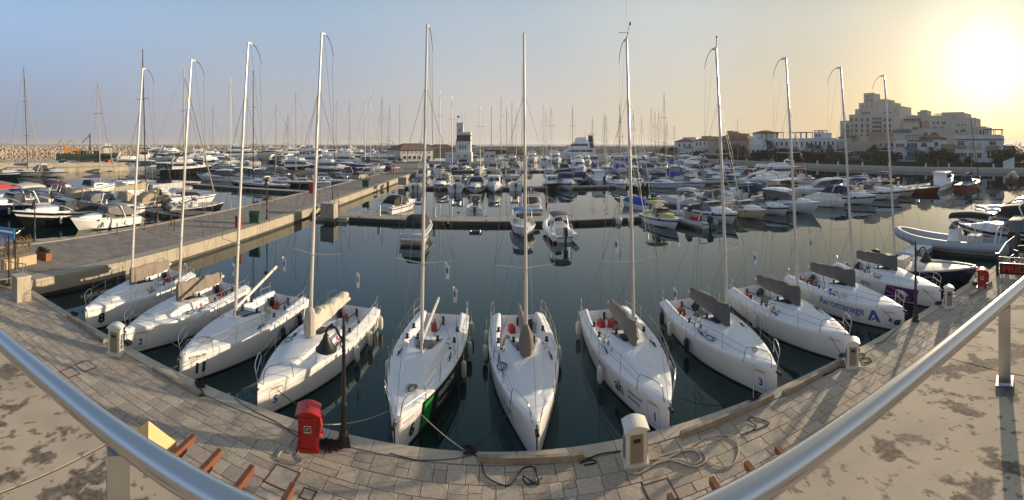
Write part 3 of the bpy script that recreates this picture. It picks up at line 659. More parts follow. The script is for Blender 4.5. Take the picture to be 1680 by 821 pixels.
def number(parent, s, side, m='ink_blue', box=True, size=.33):
    if box:
        for a, b, c, d in ((.38, .39, .20, .74), (.83, .84, .20, .74), (.38, .84, .19, .205), (.38, .84, .735, .745)): patch(parent, a, b, c, d, 'ink_grey', side, 'number_frame', off=.004)
        text_on_hull(parent, 'TRANSAT', .40, .76, .075, 'ink_red', parent, side, .01, 'event_lettering'); text_on_hull(parent, '200', .72, .76, .065, 'ink_grey', parent, side, 0, 'event_lettering') if side > 0 else None
        text_on_hull(parent, s, .51, .31, size, m, parent, side, .03, 'race_number')
    else: text_on_hull(parent, s, .56, .24, size, m, parent, side, .045, 'race_number')
gY = 'racing yachts moored bow-on to the quay'
def yacht(key, tip, mst, lab, cover=None, boom=None, letter=None, flag=None, fend=(), flags=(), side=1, whip=True, motor=True, jugs=1, hdg=None):
    b = at(*tip, .5); m_ = at(*mst, .69); d = Vector((b.x-m_.x, b.y-m_.y)).normalized(); a = math.atan2(d.y, d.x)
    k_ = (QY+.12)/b.y if b.y < QY+.12 else 1; b = b*k_; m_ = m_*k_; d = Vector((b.x-m_.x, b.y-m_.y)).normalized(); a = math.atan2(d.y, d.x)
    t = thing('racing_yacht', lab, 'sailing yacht', (b.x-math.cos(a)*L_/2, b.y-math.sin(a)*L_/2, WZ), a, gY)
    h = pc('hull', t, race_hull, 'gelcoat', 'race_hull'); pc('waterline_stripe', h, lambda: MB().rings([[hull_pt(u, -.03, 1, .004), hull_pt(u, .055, 1, .004)] for u in [L_*(1-i/30) for i in range(31)]]+[[hull_pt(u, -.03, -1, .004), hull_pt(u, .055, -1, .004)] for u in [L_*i/30 for i in range(31)]], False, False), 'wet_concrete', 'race_wl'); pc('deck', t, race_deck, 'deck_white', 'race_deck'); cr = pc('coachroof', t, roof, 'deck_white', 'race_roof')
    ht = pc('hatch', cr, mk_hatch, 'tint', 'race_hatch'); ht.location = (MX-.62, 0, fb(.5)+.345)
    o = pc('companionway', cr, lambda: MB().box((0, 0, 0), (.04, .5, .34)), 'ink_black', 'race_comp', False); o.location = (-L_/2+L_*.40-.03, 0, fb(.4)+.08)
    pc('mast', t, mk_mast, 'alu', 'race_mast'); [pc('spreader', t, mk_spread(z, w_, b_, q), 'alu', 'race_spread%d%d' % (z, q)) for z, w_, b_ in ((3.95, 1.0, .28), (7.6, .62, .2)) for q in (-1, 1)]; pc('forestay', t, mk_stay, 'wire', 'race_stay')
    for q in (1, -1): pc('shroud', t, mk_shroud(q), 'wire', 'race_shroud%d' % q); pc('backstay', t, lambda: mk_backstay(q), 'wire', 'race_backstay%d' % q)
    for i in range(3): pc('halyard', t, lambda: mk_halyard(i), 'wire', 'race_halyard%d' % i)
    for i, l_ in enumerate(LINES): pc('control_line', t, lambda: MB().tube(l_, .010, 4), 'rope_dark', 'race_line%d' % i)
    if whip: pc('backstay_whip', t, mk_whip, 'ink_black', 'race_whip')
    for q, fn in ((1, lambda f: f), (-1, mir)):
        sx = 'p' if q > 0 else 's'
        pc('pulpit', t, fn(mk_pulpit), 'steel', 'race_pulpit_'+sx); pc('pushpit', t, fn(mk_pushpit), 'steel', 'race_pushpit_'+sx)
        for x in SX: s_ = (x+L_/2)/L_; o = pc('stanchion', t, mk_stan, 'steel', 'race_stan'); o.location = (x, q*(bd(s_)-.06), fb(s_))
        [pc('lifeline', t, fn(mk_life(z_)), 'rope_light' if q > 0 else 'wire', 'race_life_%s%d' % (sx, z_*100)) for z_ in (.56, .30)]
        o = pc('winch', t, mk_winch, 'black_plastic', 'race_winch'); o.location = (-.95, q*.86, .95)
        o = pc('winch', t, mk_winch, 'black_plastic', 'race_winch'); o.location = (MX-1.0, q*.35, 1.21)
        o = pc('winch', t, mk_winch, 'black_plastic', 'race_winch'); o.location = (-1.9, q*.84, .93)
        o = pc('jib_track', t, mk_jib, 'ink_black', 'race_jib'); o.location = (MX-.5, q*.86, fb(.55)+.05); o.rotation_euler = (0, 0, q*.05)
    o = pc('mainsheet_track', t, mk_track, 'black_plastic', 'race_track'); o.location = (-1.55, 0, .44)
    o = pc('tiller', t, lambda: MB().tube([(-L_/2+.1, 0, .55), (-2.3, .05, .72)], .022).tube([(-L_/2+.02, 0, .7), (-L_/2-.06, 0, -.2)], .05, 6), 'black_plastic', 'race_tiller')
    o = pc('bow_fitting', t, lambda: MB().tube([(L_/2-.25, .0, .93), (L_/2+.13, 0, .90)], .05, 10).tube([(L_/2+.13, 0, .90), (L_/2+.15, 0, .90)], .056, 10), 'black_plastic', 'race_bow')
    if cover: pc('boom', t, mk_boom, 'alu', 'race_boom')
    if cover == 'sail': pc('flaked_sail', t, mk_sail, 'sail', 'race_sail'); o = pc('sail_bundle', t, lambda: MB().lathe([(.10, 0), (.2, .1), (.23, .5), (.17, .95), (.08, 1.05)], n=10), 'sail', 'race_bundle'); o.location = (MX+.02, 0, 1.2)
    elif cover:
        o = pc('sail_cover', t, mk_cover, cover, 'race_cover'); setmat(o, cover)
        if key in 'N4G3': 
            vs, fs, wd = text_mb('onesails' if False else 'SAILS', .10, .0)
    if boom: pc('boom', t, mk_boomup(boom), 'alu', 'race_boomup'+key)
    if letter: roof_text(letter, MX-.42, side, .24, 'ink_black' if letter in 'HBG' else 'ink_blue', cr)
    if flag:
        for i, c in enumerate(flag): roof_flag(MX-.95-.0*i+(.08*i) if side < 0 else MX-.8-.08*i, side, c, cr, .08 if len(flag) > 1 else .17)
    for i, (q, x, c) in enumerate(fend):
        s = (x+L_/2)/L_; o = pc('fender', t, mk_fender, 'fender_white', 'race_fender'); setmat(o, c); o.location = (x, q*(bd(s)+.11), .42)
        pc('fender_line', o, lambda: MB().tube([(0, 0, .30), (0, 0, .72)], .008, 4), 'rope_light', 'race_fline')
    for x, y, z in flags:
        k_ = (z+.3-1.0)/4.2; x, y = -3.6+2.1*k_, (.85 if y >= 0 else -.85)*(1-k_)
        o = pc('flag', t, mk_flag, 'ink_white', 'race_flag'); o.location = (x, y, z); o.rotation_euler = (0, 0, random.uniform(-.6, .6)); pc('flag_mark', o, lambda: MB().add([(.009, .06, -.2), (.009, .13, -.22), (.009, .14, -.42), (.009, .07, -.4)], [(0, 1, 2, 3)]), 'ink_blue', 'race_fmark')
    for i in range(jugs): o = pc('fuel_can', t, mk_jug, 'red_plastic', 'race_jug'); o.location = (-3.15+.12*i, -.28+.42*i, .34); o.rotation_euler = (0, 0, .3+i)
    rc = random.Random(hash(lab) % 1000 if False else len(lab)*7+int(tip[0]))
    for i in range(4):
        cx, cy, cz = rc.choice(((-1.2, .35, .37), (-2.2, -.35, .37), (-2.8, .3, .37), (-1.0, -.4, .37), (.75, .78, .96), (.7, -.8, .96), (2.3, .1, 1.03), (-1.9, .1, .37))); k_ = rc.uniform(.7, 1.2); pts = []
        for j in range(rc.randint(14, 26)): a_ = j*.8+rc.uniform(-.3, .3); q = k_*rc.uniform(.08, .17); pts.append((cx+math.cos(a_)*q*1.5, cy+math.sin(a_)*q, cz+.03*rc.random()))
        pts.append((cx+rc.uniform(-.7, .7), cy+rc.uniform(-.3, .3), cz)); obj('coiled_rope', MB().tube(smooth_line(pts, 2), .011, 4), rc.choice(['rope_dark', 'rope_light', 'rope_dark', 'fab_blue']), t)
    if rc.random() < .6: sb = obj('sail_bag', MB().house([(-.9, -.9, .10, .06, 0, .10), (-.6, -.6, .17, .10, 0, .20), (0, .05, .19, .11, 0, .24), (.5, .5, .15, .10, 0, .20), (.9, .9, .08, .05, 0, .1)], .04), rc.choice(['deck_white', 'cover_taupe', 'sail', 'deck_white']), t); sb.location = (rc.uniform(-2.2, -1.6), rc.choice((-.45, .4)), .36); sb.rotation_euler = (0, 0, rc.uniform(-.25, .25))
    obj('mainsheet', MB().tube([(-1.5, .0, .5), (-1.75, 0, 1.38)], .012, 4).tube([(-1.6, .05, .5), (-1.8, .02, 1.38)], .012, 4), 'rope_dark', t)
    obj('compass_display', MB().box((MX-.02, .0, 1.42), (.06, .16, .22)), 'ink_black', t)
    if motor: o = pc('outboard_motor', t, mk_motor, 'black_plastic', 'race_motor'); o.location = (-3.35, .45 if side < 0 else -.62, .42); o.rotation_euler = (.0, .5, .4)
    return t
W, Nv = 'fender_white', 'fender_navy'
y8 = yacht('8', (139.7, 506), (222, 465.4), 'white racing yacht with black 8 on its bow, nearest the pier', 'cover_taupe', None, 'H', ['ink_red'], [(1, -1.1, W), (1, -3.3, W)], [(-2.6, .4, 1.5)])
number(y8, '8', 1, 'ink_black', False, .56)
y2 = yacht('2', (204.4, 543.6), (292.8, 497.6), 'white racing yacht with blue 2 on its bow and beige sail cover', 'cover_taupe', None, 'B', ['ink_red'], [(1, -2.9, 'black_plastic')], [(-3.4, .1, 2.2)])
number(y2, '2', 1)
text_on_hull(y2, 'WWW.SAIL', 4.0, .36, .13, 'ink_grey', y2, 1)
y11 = yacht('11', (294, 598), (389, 534), 'white racing yacht with black 11 on its bow and raised bare boom', None, 2.45, None, None, [(1, -.9, Nv), (1, -2.4, Nv)], [(-3.3, .3, 3.0)])
number(y11, '11', 1, 'ink_black', False, .48); text_on_hull(y11, 'RTS BALTIC', .30, .80, .12, 'ink_black', y11, 1, .01)
y5 = yacht('5', (421.6, 655), (512, 567.6), 'white racing yacht with blue 5 on its bow and cream sail flaked on the boom', 'sail', None, 'E', ['ink_red', 'ink_blue'], [(1, -.6, W), (1, -1.9, W), (1, -3.4, W)], [(-3.2, .1, 2.7)])
number(y5, '5', 1)
y6 = yacht('6', (647.5, 718), (693.4, 596.5), 'white racing yacht with black 6 on its bow and black and green side', None, 1.85, None, None, [(1, -.25, W), (1, -1.7, W), (1, -3.4, W), (-1, .2, W)], [(-2.9, .2, 2.3), (-3.0, .3, 3.4)], motor=False)
patch(y6, 1.08, 6.6, -.05, None, 'ink_black', 1); patch(y6, 1.16, 1.62, .12, .82, 'ink_green', 1, skew=.1, off=.011); patch(y6, 4.6, 6.9, .1, None, 'ink_green', 1, skew=.5, off=.011)
number(y6, '6', 1, 'ink_black', False, .44); text_on_hull(y6, 'TRANSAT 200', .25, .76, .075, 'ink_red', y6, 1)
o = text_on_hull(y6, 'FREEDOM', 2.0, .50, .28, 'ink_white', y6, 1, .02); o = text_on_hull(y6, 'Finance', 2.0, .22, .25, 'ink_white', y6, 1)
yc = yacht('C', (880.8, 712), (863, 590.8), 'white racing yacht in the middle, bow straight at the viewer, taupe sail cover', 'cover_taupe', None, None, ['ink_blue', 'ink_blue'], [(-1, -1.4, W), (-1, -2.6, W), (1, -1.1, W)], [], side=-1, whip=False)
pc('sail_cover', yc, lambda: MB().lathe([(.06, 0), (.19, .06), (.25, .3), (.23, .6), (.14, .85), (.07, 1.0)], n=12), 'cover_taupe', 'race_headcover').location = (MX+.02, 0, 1.2)
text_on_hull(yc, 'ESTATE', 1.3, .34, .30, 'ink_grey', yc, -1)
y1 = yacht('1', (1099.6, 683), (1038.6, 578), 'white racing yacht with blue 1 on its bow and large black ah lettering', 'cover_taupe', None, 'A', ['ink_blue'], [(-1, .55, W), (-1, -3.1, W), (1, .9, W)], [(-3.0, -.4, 4.4)], side=-1, jugs=2)
number(y1, '1', -1, 'ink_blue'); text_on_hull(y1, 'ah', 2.0, .30, .52, 'ink_black', y1, -1, .02); text_on_hull(y1, 'Advanced', 1.05, .56, .17, 'ink_black', y1, -1); text_on_hull(y1, 'Hosting', 1.2, .34, .17, 'ink_black', y1, -1); text_on_hull(y1, 'service solution', 3.1, .52, .22, 'ink_grey', y1, -1)
t1 = mast_pt(MH); obj('masthead_antenna', MB().tube([(t1[0], 0, MH), (t1[0]+.02, .12, MH+.55)], .012).tube([(t1[0], 0, MH), (t1[0], -.02, MH+1.7)], .005, 4).tube([(t1[0]+.02, .14, MH+.5), (t1[0]+.02, .14, MH+.6)], .04).tube([(t1[0], -.3, MH+.2), (t1[0], .1, MH+.22)], .01), 'ink_black', y1)
y3 = yacht('3', (1276, 612.8), (1192, 540), 'white racing yacht with blue 3 on its bow and navy fenders', 'cover_grey', None, 'C', ['ink_blue'], [(-1, -.3, Nv), (-1, -1.9, W), (-1, -3.0, Nv)], [(-3.2, -.2, 1.6)], side=-1)
number(y3, '3', -1); patch(y3, 6.9, 7.4, .3, .7, 'ink_blue', -1)
obj('masthead_antenna', MB().tube([(t1[0], 0, MH), (t1[0]+.02, .02, MH+.4)], .014).tube([(t1[0]+.02, .02, MH+.4), (t1[0]+.02, .02, MH+.46)], .035), 'ink_black', y3)
yg = yacht('G', (1395.6, 558), (1308, 506), 'white racing yacht with letter G and a yellow striped sticker, no hull number', 'cover_grey', None, 'G', ['ink_yellow', 'ink_black', 'ink_yellow'], [(-1, -.8, W)], [(-3.1, -.5, 2.9)], side=-1)
text_on_hull(yg, 'TRANSAT 200', .35, .74, .08, 'ink_red', yg, -1)
y4 = yacht('4', (1484, 518), (1392.6, 478), 'white racing yacht with blue 4 on its bow and large blue lettering along its side', 'cover_grey', None, 'D', ['ink_blue'], [(1, .3, W)], [(-3.3, -.2, 3.1)], side=-1, jugs=2)
number(y4, '4', -1); text_on_hull(y4, 'Aeromanage', 1.75, .33, .50, 'ink_aero', y4, -1, .012)
lg = MB(); pts = [(0, 0), (.12, 0), (.36, .46), (.50, .46), (.62, .24), (.50, .18), (.42, .32), (.30, .14)]
lg.add([hull_pt(1.62-x, .26+y, -1, .010) for x, y in ((0, 0), (.14, 0), (.38, .50), (.24, .50))]+[hull_pt(1.62-x, .26+y, -1, .010) for x, y in ((.38, .50), (.45, .36), (.60, 0), (.44, 0), (.31, .34))]+[hull_pt(1.62-x, .26+y, -1, .010) for x, y in ((.17, .0), (.27, .15), (.40, .2), (.36, .1))], [(0, 1, 2, 3), (4, 5, 6, 7, 8), (9, 10, 11, 12)]); obj('logo', lg, 'ink_aero', y4, False)
yn = yacht('N', (1543.7, 478), (1459.8, 445.8), 'white racing yacht with a purple polar bear panel, last before the motor launch', 'cover_grey', None, 'N', ['ink_yellow'], [(-1, -.9, W)], [], side=-1)
patch(yn, 1.15, 2.95, .10, .80, 'ink_purple', -1, skew=-.25); text_on_hull(yn, 'A.FUND', 3.9, .48, .20, 'ink_black', yn, -1, .01); text_on_hull(yn, 'TRANSAT 200', .3, .74, .09, 'ink_red', yn, -1)
bear = [(0, .12), (.04, .22), (.14, .27), (.2, .36), (.34, .40), (.52, .40), (.60, .33), (.62, .2), (.60, .0), (.50, .0), (.49, .16), (.40, .18), (.36, .0), (.27, .0), (.27, .17), (.20, .16), (.18, .02), (.10, .02), (.11, .16), (.05, .1)]
bm_ = MB(); bm_.add([hull_pt(1.6+x*.95, .32+y*.85, -1, .012) for x, y in bear], [tuple(range(len(bear)))]); obj('bear_emblem', bm_, 'ink_white', yn, False); text_on_hull(yn, 'POLAR CUP', 1.55, .2, .09, 'ink_white', yn, -1)

for y_ in (y11, y5, y6):                          # these three carry slightly taller rigs
    for c_ in y_.children:
        if c_.name.split('.')[0] in ('mast', 'spreader', 'shroud', 'forestay', 'backstay', 'halyard', 'backstay_whip'): c_.scale = (1, 1, 1.03)
# ================================================================ motorboats, sailing boats, yachts of the marina
PROTO = {}
def mhull(L, B, f0, f1, rake=.12, p=2.3, full=.93, n=11, z0=-.25, off=0., zlo=None, zhi=None):
    """hull shell: x from stern -L/2 to bow +L/2"""
    rs = []
    for i in range(n):
        s = (i/(n-1))**.85; f = f0+(f1-f0)*s**1.7
        w_ = B/2*((full+(1-full)*math.sin(min(1, s/.4)*PI/2)) if s < .42 else (1-((s-.42)/.58)**p)*1.0)+.02*s+off
        wc = w_*(.86-.25*s**3); zc = .02+.30*s**2.5*f
        lv = ((0, z0*(1-s**5)), (wc, zc), (wc+(w_-wc)*.55, zc+(f-zc)*.45), (w_, f-.04*f), (w_*.97, f)) if zlo is None else ((wc+(w_-wc)*min(1, (zlo*f-zc)/(f-zc)*1.2), zlo*f), (wc+(w_-wc)*min(1, (zhi*f-zc)/(f-zc)*1.2), zhi*f))
        r = [(-L/2+L*s-rake*L*(1-min(1, max(0, z)/f))*s**4, y, z) for y, z in lv]
        rs.append(r)
    if zlo is not None:
        m = MB()
        m.rings([[(x, y, z) for x, y, z in r] for r in rs[::-1]]+[[(x, -y, z) for x, y, z in r] for r in rs], False, False)
        return m
    full_ = [[(x, -y, z) for x, y, z in r[:0:-1]]+r for r in rs]
    m = MB().rings(full_, False, False); m.add(full_[0], [tuple(range(len(full_[0])))]); return m
def mdeck(L, B, f0, f1, p=2.3, full=.93, n=11, s0=0., z=0., crown=.05, ins=.97):
    rs = []
    for i in range(n):
        s = s0+(1-s0)*(i/(n-1))**.85; f = f0+(f1-f0)*s**1.7
        w_ = (B/2*((full+(1-full)*math.sin(min(1, s/.4)*PI/2)) if s < .42 else (1-((s-.42)/.58)**p))+.02*s)*ins
        x = -L/2+L*s; rs.append([(x, -w_, f+z-.01), (x, -w_*.5, f+z+crown), (x, w_*.5, f+z+crown), (x, w_, f+z-.01)])
    return MB().rings(rs, False, False)
def rail_bow(L, B, f0, f1, s0=.45, h=.55, p=2.3):
    pts = []
    for i in range(9):
        s = s0+(.985-s0)*i/8; w_ = B/2*(1-max(0, (s-.42)/.58)**p)*.93+.02; pts.append((-L/2+L*s, w_, f0+(f1-f0)*s**1.7+h*min(1, i/1.5)))
    loop = pts+[(x, -y, z) for x, y, z in pts[::-1]]; m = MB().tube(loop, .018, 5)
    for x, y, z in pts[2::2]:
        for q in (1, -1): m.tube([(x, q*y, z), (x, q*y, z-h)], .014, 4)
    return m
def outboard(x, y, z, k=1.):
    m = MB(); m.house([(x-.42*k, x-.40*k, .13*k, .12*k, z+.15*k, z+.62*k), (x-.05*k, x-.08*k, .19*k, .17*k, z+.1*k, z+.75*k), (x+.22*k, x+.18*k, .15*k, .12*k, z+.2*k, z+.68*k)], .05*k)
    m.v = [(a, b+y, c) for a, b, c in m.v]; m.box((x-.08*k, y, z-.3*k), (.22*k, .13*k, .9*k)).box((x-.08*k, y, z-.78*k), (.45*k, .12*k, .12*k)); return m
def bimini(x0, x1, w_, z, h=.25, n=5, sag=.0, tube_=True):
    rs = []
    for i in range(n):
        u = i/(n-1); x = x0+(x1-x0)*u; zz = z+h*.45*math.sin(u*PI)
        top = [(x, w_*math.cos(t), zz+h*math.sin(t)**.8) for t in [PI*j/8 for j in range(9)]]
        rs.append(top+[(a, b*.96, c-.04) for a, b, c in top[::-1]])
    return MB().rings(rs)
def frame(x0, x1, w_, z, zb):
    m = MB(); c = (x0+x1)/2
    for x in (x0, c, x1): m.tube([(c, w_, zb), (x, w_, z), (x, -w_, z), (c, -w_, zb)], .02, 4)
    m.tube([(x0, w_, z), (x1, w_, z)], .021, 4).tube([(x0, -w_, z), (x1, -w_, z)], .021, 4)
    return m
def wscreen(x0, x1, wb, wt, z0, z1):
    return MB().house([(x0, x0+.0, wb, wt, z0, z1), (x1-.35*(x1-x0), x1-.55*(x1-x0), wb, wt, z0, z1-.04), (x1, x1-.62*(x1-x0), wb*.55, wt*.6, z0, z1-.12)], .02)
def part(root, name, mb, m, smooth=True, role=None): return obj(name, mb, m, root, smooth)
def rootp(name): o = bpy.data.objects.new(name, None); col.objects.link(o); o.empty_display_size = .3; return o
def b_cruiser(v=0):
    """sport cruiser with windscreen and canopy, L 8"""
    L, B, f0, f1 = 8., 2.7, .85, 1.25; t = rootp('motor_cruiser')
    h = part(t, 'hull', mhull(L, B, f0, f1), 'gelcoat'); part(h, 'hull_stripe', mhull(L, B, f0, f1, off=.012, zlo=.70, zhi=.84), 'navy')
    part(t, 'deck', mdeck(L, B, f0, f1), 'deck_white')
    part(t, 'foredeck_cabin', MB().house([(-.1, -.1, 1.0, .85, .9, 1.42), (1.2, 1.1, .92, .75, .95, 1.42), (2.3, 2.2, .62, .45, 1.05, 1.36), (3.1, 3.0, .28, .15, 1.15, 1.24)], .06), 'gelcoat')
    part(t, 'cockpit', MB().box((-2.1, 0, .93), (2.6, 1.9, .08)), 'fab_beige'); part(t, 'seat', MB().box((-3.2, 0, 1.05), (.5, 1.8, .45)), 'fab_white')
    ws = part(t, 'windscreen', wscreen(-.7, 1.25, 1.08, .88, 1.15, 1.88), 'tint')
    if v == 0:
        part(t, 'canopy', MB().house([(-3.3, -3.1, 1.12, .9, 1.2, 1.65), (-2.4, -2.3, 1.14, .88, 1.2, 2.10), (-1.0, -1.0, 1.14, .88, 1.3, 2.14), (.25, -.0, 1.02, .82, 1.6, 2.02)], .10), 'fab_navy')
    elif v == 1:
        part(t, 'canopy', bimini(-2.6, -.4, 1.1, 2.35, .22), 'fab_navy'); part(t, 'canopy_frame', frame(-2.6, -.4, 1.08, 2.38, 1.05), 'steel')
    else:
        part(t, 'canopy', MB().house([(-3.6, -3.55, 1.05, .8, .95, 1.15), (-2, -2, 1.12, .85, .98, 1.35), (-.4, -.6, 1.05, .8, 1.2, 1.8)], .08), 'fab_navy')
    if v != 2: part(t, 'radar_arch', MB().tube(smooth_line([(-1.9, 1.2, 1.0), (-1.5, 1.12, 1.9), (-1.35, .9, 2.25 if v == 0 else 2.1), (-1.35, -.9, 2.25 if v == 0 else 2.1), (-1.5, -1.12, 1.9), (-1.9, -1.2, 1.0)], 3), .06, 6), 'gelcoat')
    part(t, 'swim_platform', MB().box((-L/2-.3, 0, .32), (.65, 2.1, .1)), 'teak'); part(t, 'bow_rail', rail_bow(L, B, f0, f1), 'steel')
    for q in (1, -1): part(t, 'porthole', MB().box((1.1, q*1.15, .98), (.9, .04, .14)), 'glass')
    for x in (-1.8, .9): part(t, 'fender', MB().lathe([(.01, .3), (.1, .2), (.1, -.2), (.02, -.3)], (x, 1.32, .55), 8), 'fender_white')
    return t
def b_fly(v=0):
    """flybridge yacht, L 13"""
    L, B, f0, f1 = 13., 4.1, 1.25, 2.0; t = rootp('flybridge_yacht')
    h = part(t, 'hull', mhull(L, B, f0, f1, rake=.14), 'gelcoat')
    for q in (1, -1):
        for x in (-.5, 1.2, 2.7): part(h, 'hull_window', MB().box((x, q*(B/2-.06-.05*max(0, x)), 1.05+.08*max(0, x)), (.9, .06, .24)), 'glass')
    part(t, 'deck', mdeck(L, B, f0, f1), 'deck_white')
    c = part(t, 'cabin', MB().house([(-3.6, -3.4, 1.55, 1.45, 1.25, 2.95), (1.2, .6, 1.55, 1.35, 1.5, 2.95), (3.2, 1.6, 1.1, .95, 1.7, 2.55), (4.6, 4.3, .6, .45, 1.85, 2.1)], .05), 'gelcoat')
    part(c, 'window_band', MB().house([(-3.3, -3.2, 1.57, 1.51, 2.1, 2.7), (1.05, .7, 1.56, 1.42, 2.15, 2.72), (2.75, 1.8, 1.15, 1.03, 2.2, 2.66)], .0), 'glass')
    part(t, 'fly_deck', MB().house([(-5.4, -5.4, 1.5, 1.55, 2.95, 3.05), (-1, -1, 1.7, 1.75, 2.95, 3.08), (1.6, 1.9, 1.2, 1.3, 2.95, 3.1), (2.2, 2.5, .6, .6, 2.97, 3.12)]), 'gelcoat')
    part(t, 'fly_coaming', MB().house([(-2.6, -2.6, 1.5, 1.45, 3.08, 3.6), (.6, .5, 1.35, 1.25, 3.08, 3.75), (1.7, 1.3, .7, .55, 3.1, 3.7)]), 'gelcoat'); part(t, 'fly_seats', MB().box((-1.6, 0, 3.75), (1.8, 1.9, .3)), 'fab_white')
    part(t, 'radar_arch', MB().tube(smooth_line([(-3.6, 1.55, 3.0), (-3.0, 1.4, 4.3), (-3.0, -1.4, 4.3), (-3.6, -1.55, 3.0)], 3), .13, 6), 'gelcoat')
    part(t, 'radar_dome', MB().lathe([(.05, 0), (.3, .05), (.3, .22), (.1, .35)], (-3., 0, 4.4), 10), 'gelcoat'); part(t, 'antenna', MB().tube([(-3, .8, 4.4), (-3.3, .8, 6.6)], .02, 4), 'ink_white')
    if v: part(t, 'canopy', bimini(-2.8, .2, 1.5, 4.6, .2), 'fab_navy'); part(t, 'canopy_frame', frame(-2.8, .2, 1.45, 4.6, 3.5), 'steel')
    part(t, 'cockpit_shade', MB().box((-4.6, 0, 1.75), (1.4, 2.8, .9)), 'glass'); part(t, 'swim_platform', MB().box((-L/2-.4, 0, .4), (.9, 3.4, .12)), 'teak'); part(t, 'bow_rail', rail_bow(L, B, f0, f1, .4, .7), 'steel')
    return t
def b_sport(v=0):
    """hard-top sport yacht, L 12"""
    L, B, f0, f1 = 12., 3.7, 1.1, 1.6; t = rootp('sport_yacht')
    h = part(t, 'hull', mhull(L, B, f0, f1, rake=.13), 'gelcoat')
    for q in (1, -1): part(h, 'hull_window', MB().add([(x, q*(B/2*(1-max(0, (x-.0)/7.5)**2.3)-.03+.02), z) for x, z in ((-1.5, .85), (1.8, 1.0), (2.2, 1.22), (-1.1, 1.08))], [(0, 1, 2, 3)]), 'glass', False)
    part(t, 'deck', mdeck(L, B, f0, f1), 'deck_white'); part(t, 'foredeck_cabin', MB().house([(-.5, -.5, 1.45, 1.2, 1.1, 1.75), (2.2, 2.0, 1.15, .9, 1.3, 1.78), (4.4, 4.2, .5, .3, 1.5, 1.65)], .06), 'gelcoat')
    c = part(t, 'hardtop', MB().house([(-3.4, -3.2, 1.3, 1.1, 2.72, 2.82), (-1, -1, 1.42, 1.2, 2.75, 2.92), (.9, .6, 1.25, 1.0, 2.6, 2.72)], .06), 'gelcoat')
    part(t, 'window_band', MB().house([(-3.0, -2.9, 1.45, 1.32, 1.2, 2.74), (-.5, -.7, 1.45, 1.36, 1.5, 2.76), (2.6, .9, 1.05, .98, 1.72, 2.62)], 0), 'glass')
    part(t, 'cockpit', MB().box((-4.3, 0, 1.15), (2.0, 2.6, .1)), 'teak'); part(t, 'seat', MB().box((-5.2, 0, 1.3), (.6, 2.4, .5)), 'fab_white'); part(t, 'swim_platform', MB().box((-L/2-.35, 0, .35), (.8, 3.0, .1)), 'teak'); part(t, 'bow_rail', rail_bow(L, B, f0, f1, .45, .5), 'steel')
    if v: part(t, 'canopy', bimini(-5.0, -3.2, 1.35, 2.4, .3), 'fab_beige')
    return t
def b_pilot(v=0):
    """small pilothouse fishing boat, L 7"""
    L, B, f0, f1 = 7., 2.5, .75, 1.25; t = rootp('pilothouse_boat')
    part(t, 'hull', mhull(L, B, f0, f1, rake=.08, p=2.8), 'gelcoat'); part(t, 'deck', mdeck(L, B, f0, f1, p=2.8), 'deck_white')
    c = part(t, 'wheelhouse', MB().house([(-.9, -.9, .95, .88, .8, 2.2), (.9, .75, .92, .85, 1.0, 2.2), (1.3, .95, .75, .7, 1.05, 2.15)], .05), 'gelcoat')
    for q in (1, -1): part(c, 'side_window', MB().box((0, q*.925, 1.78), (1.2, .03, .5)), 'glass', False)
    for y in (-.4, .4): part(c, 'front_window', MB().box((1.16, y, 1.78), (.06, .62, .48), rot=Matrix.Rotation(-.3, 3, 'Y')), 'glass', False)
    part(c, 'roof', MB().house([(-1.4, -1.4, 1.0, .95, 2.22, 2.3), (1.35, 1.25, .9, .85, 2.22, 2.3)], .04), 'gelcoat'); part(t, 'cuddy', MB().house([(1.2, 1.2, .85, .7, 1.0, 1.5), (2.7, 2.6, .35, .25, 1.15, 1.4)], .04), 'gelcoat')
    part(t, 'roof_rail', MB().tube([(-1.2, .8, 2.45), (1, .75, 2.45), (1, -.75, 2.45), (-1.2, -.8, 2.45)], .02, 4), 'steel'); part(t, 'antenna', MB().tube([(-.5, .4, 2.3), (-.6, .4, 4.2)], .012, 4), 'ink_white')
    part(t, 'bow_rail', rail_bow(L, B, f0, f1, .5, .5, 2.8), 'steel'); part(t, 'outboard_motor', outboard(-L/2-.15, 0, .7), 'black_plastic')
    return t
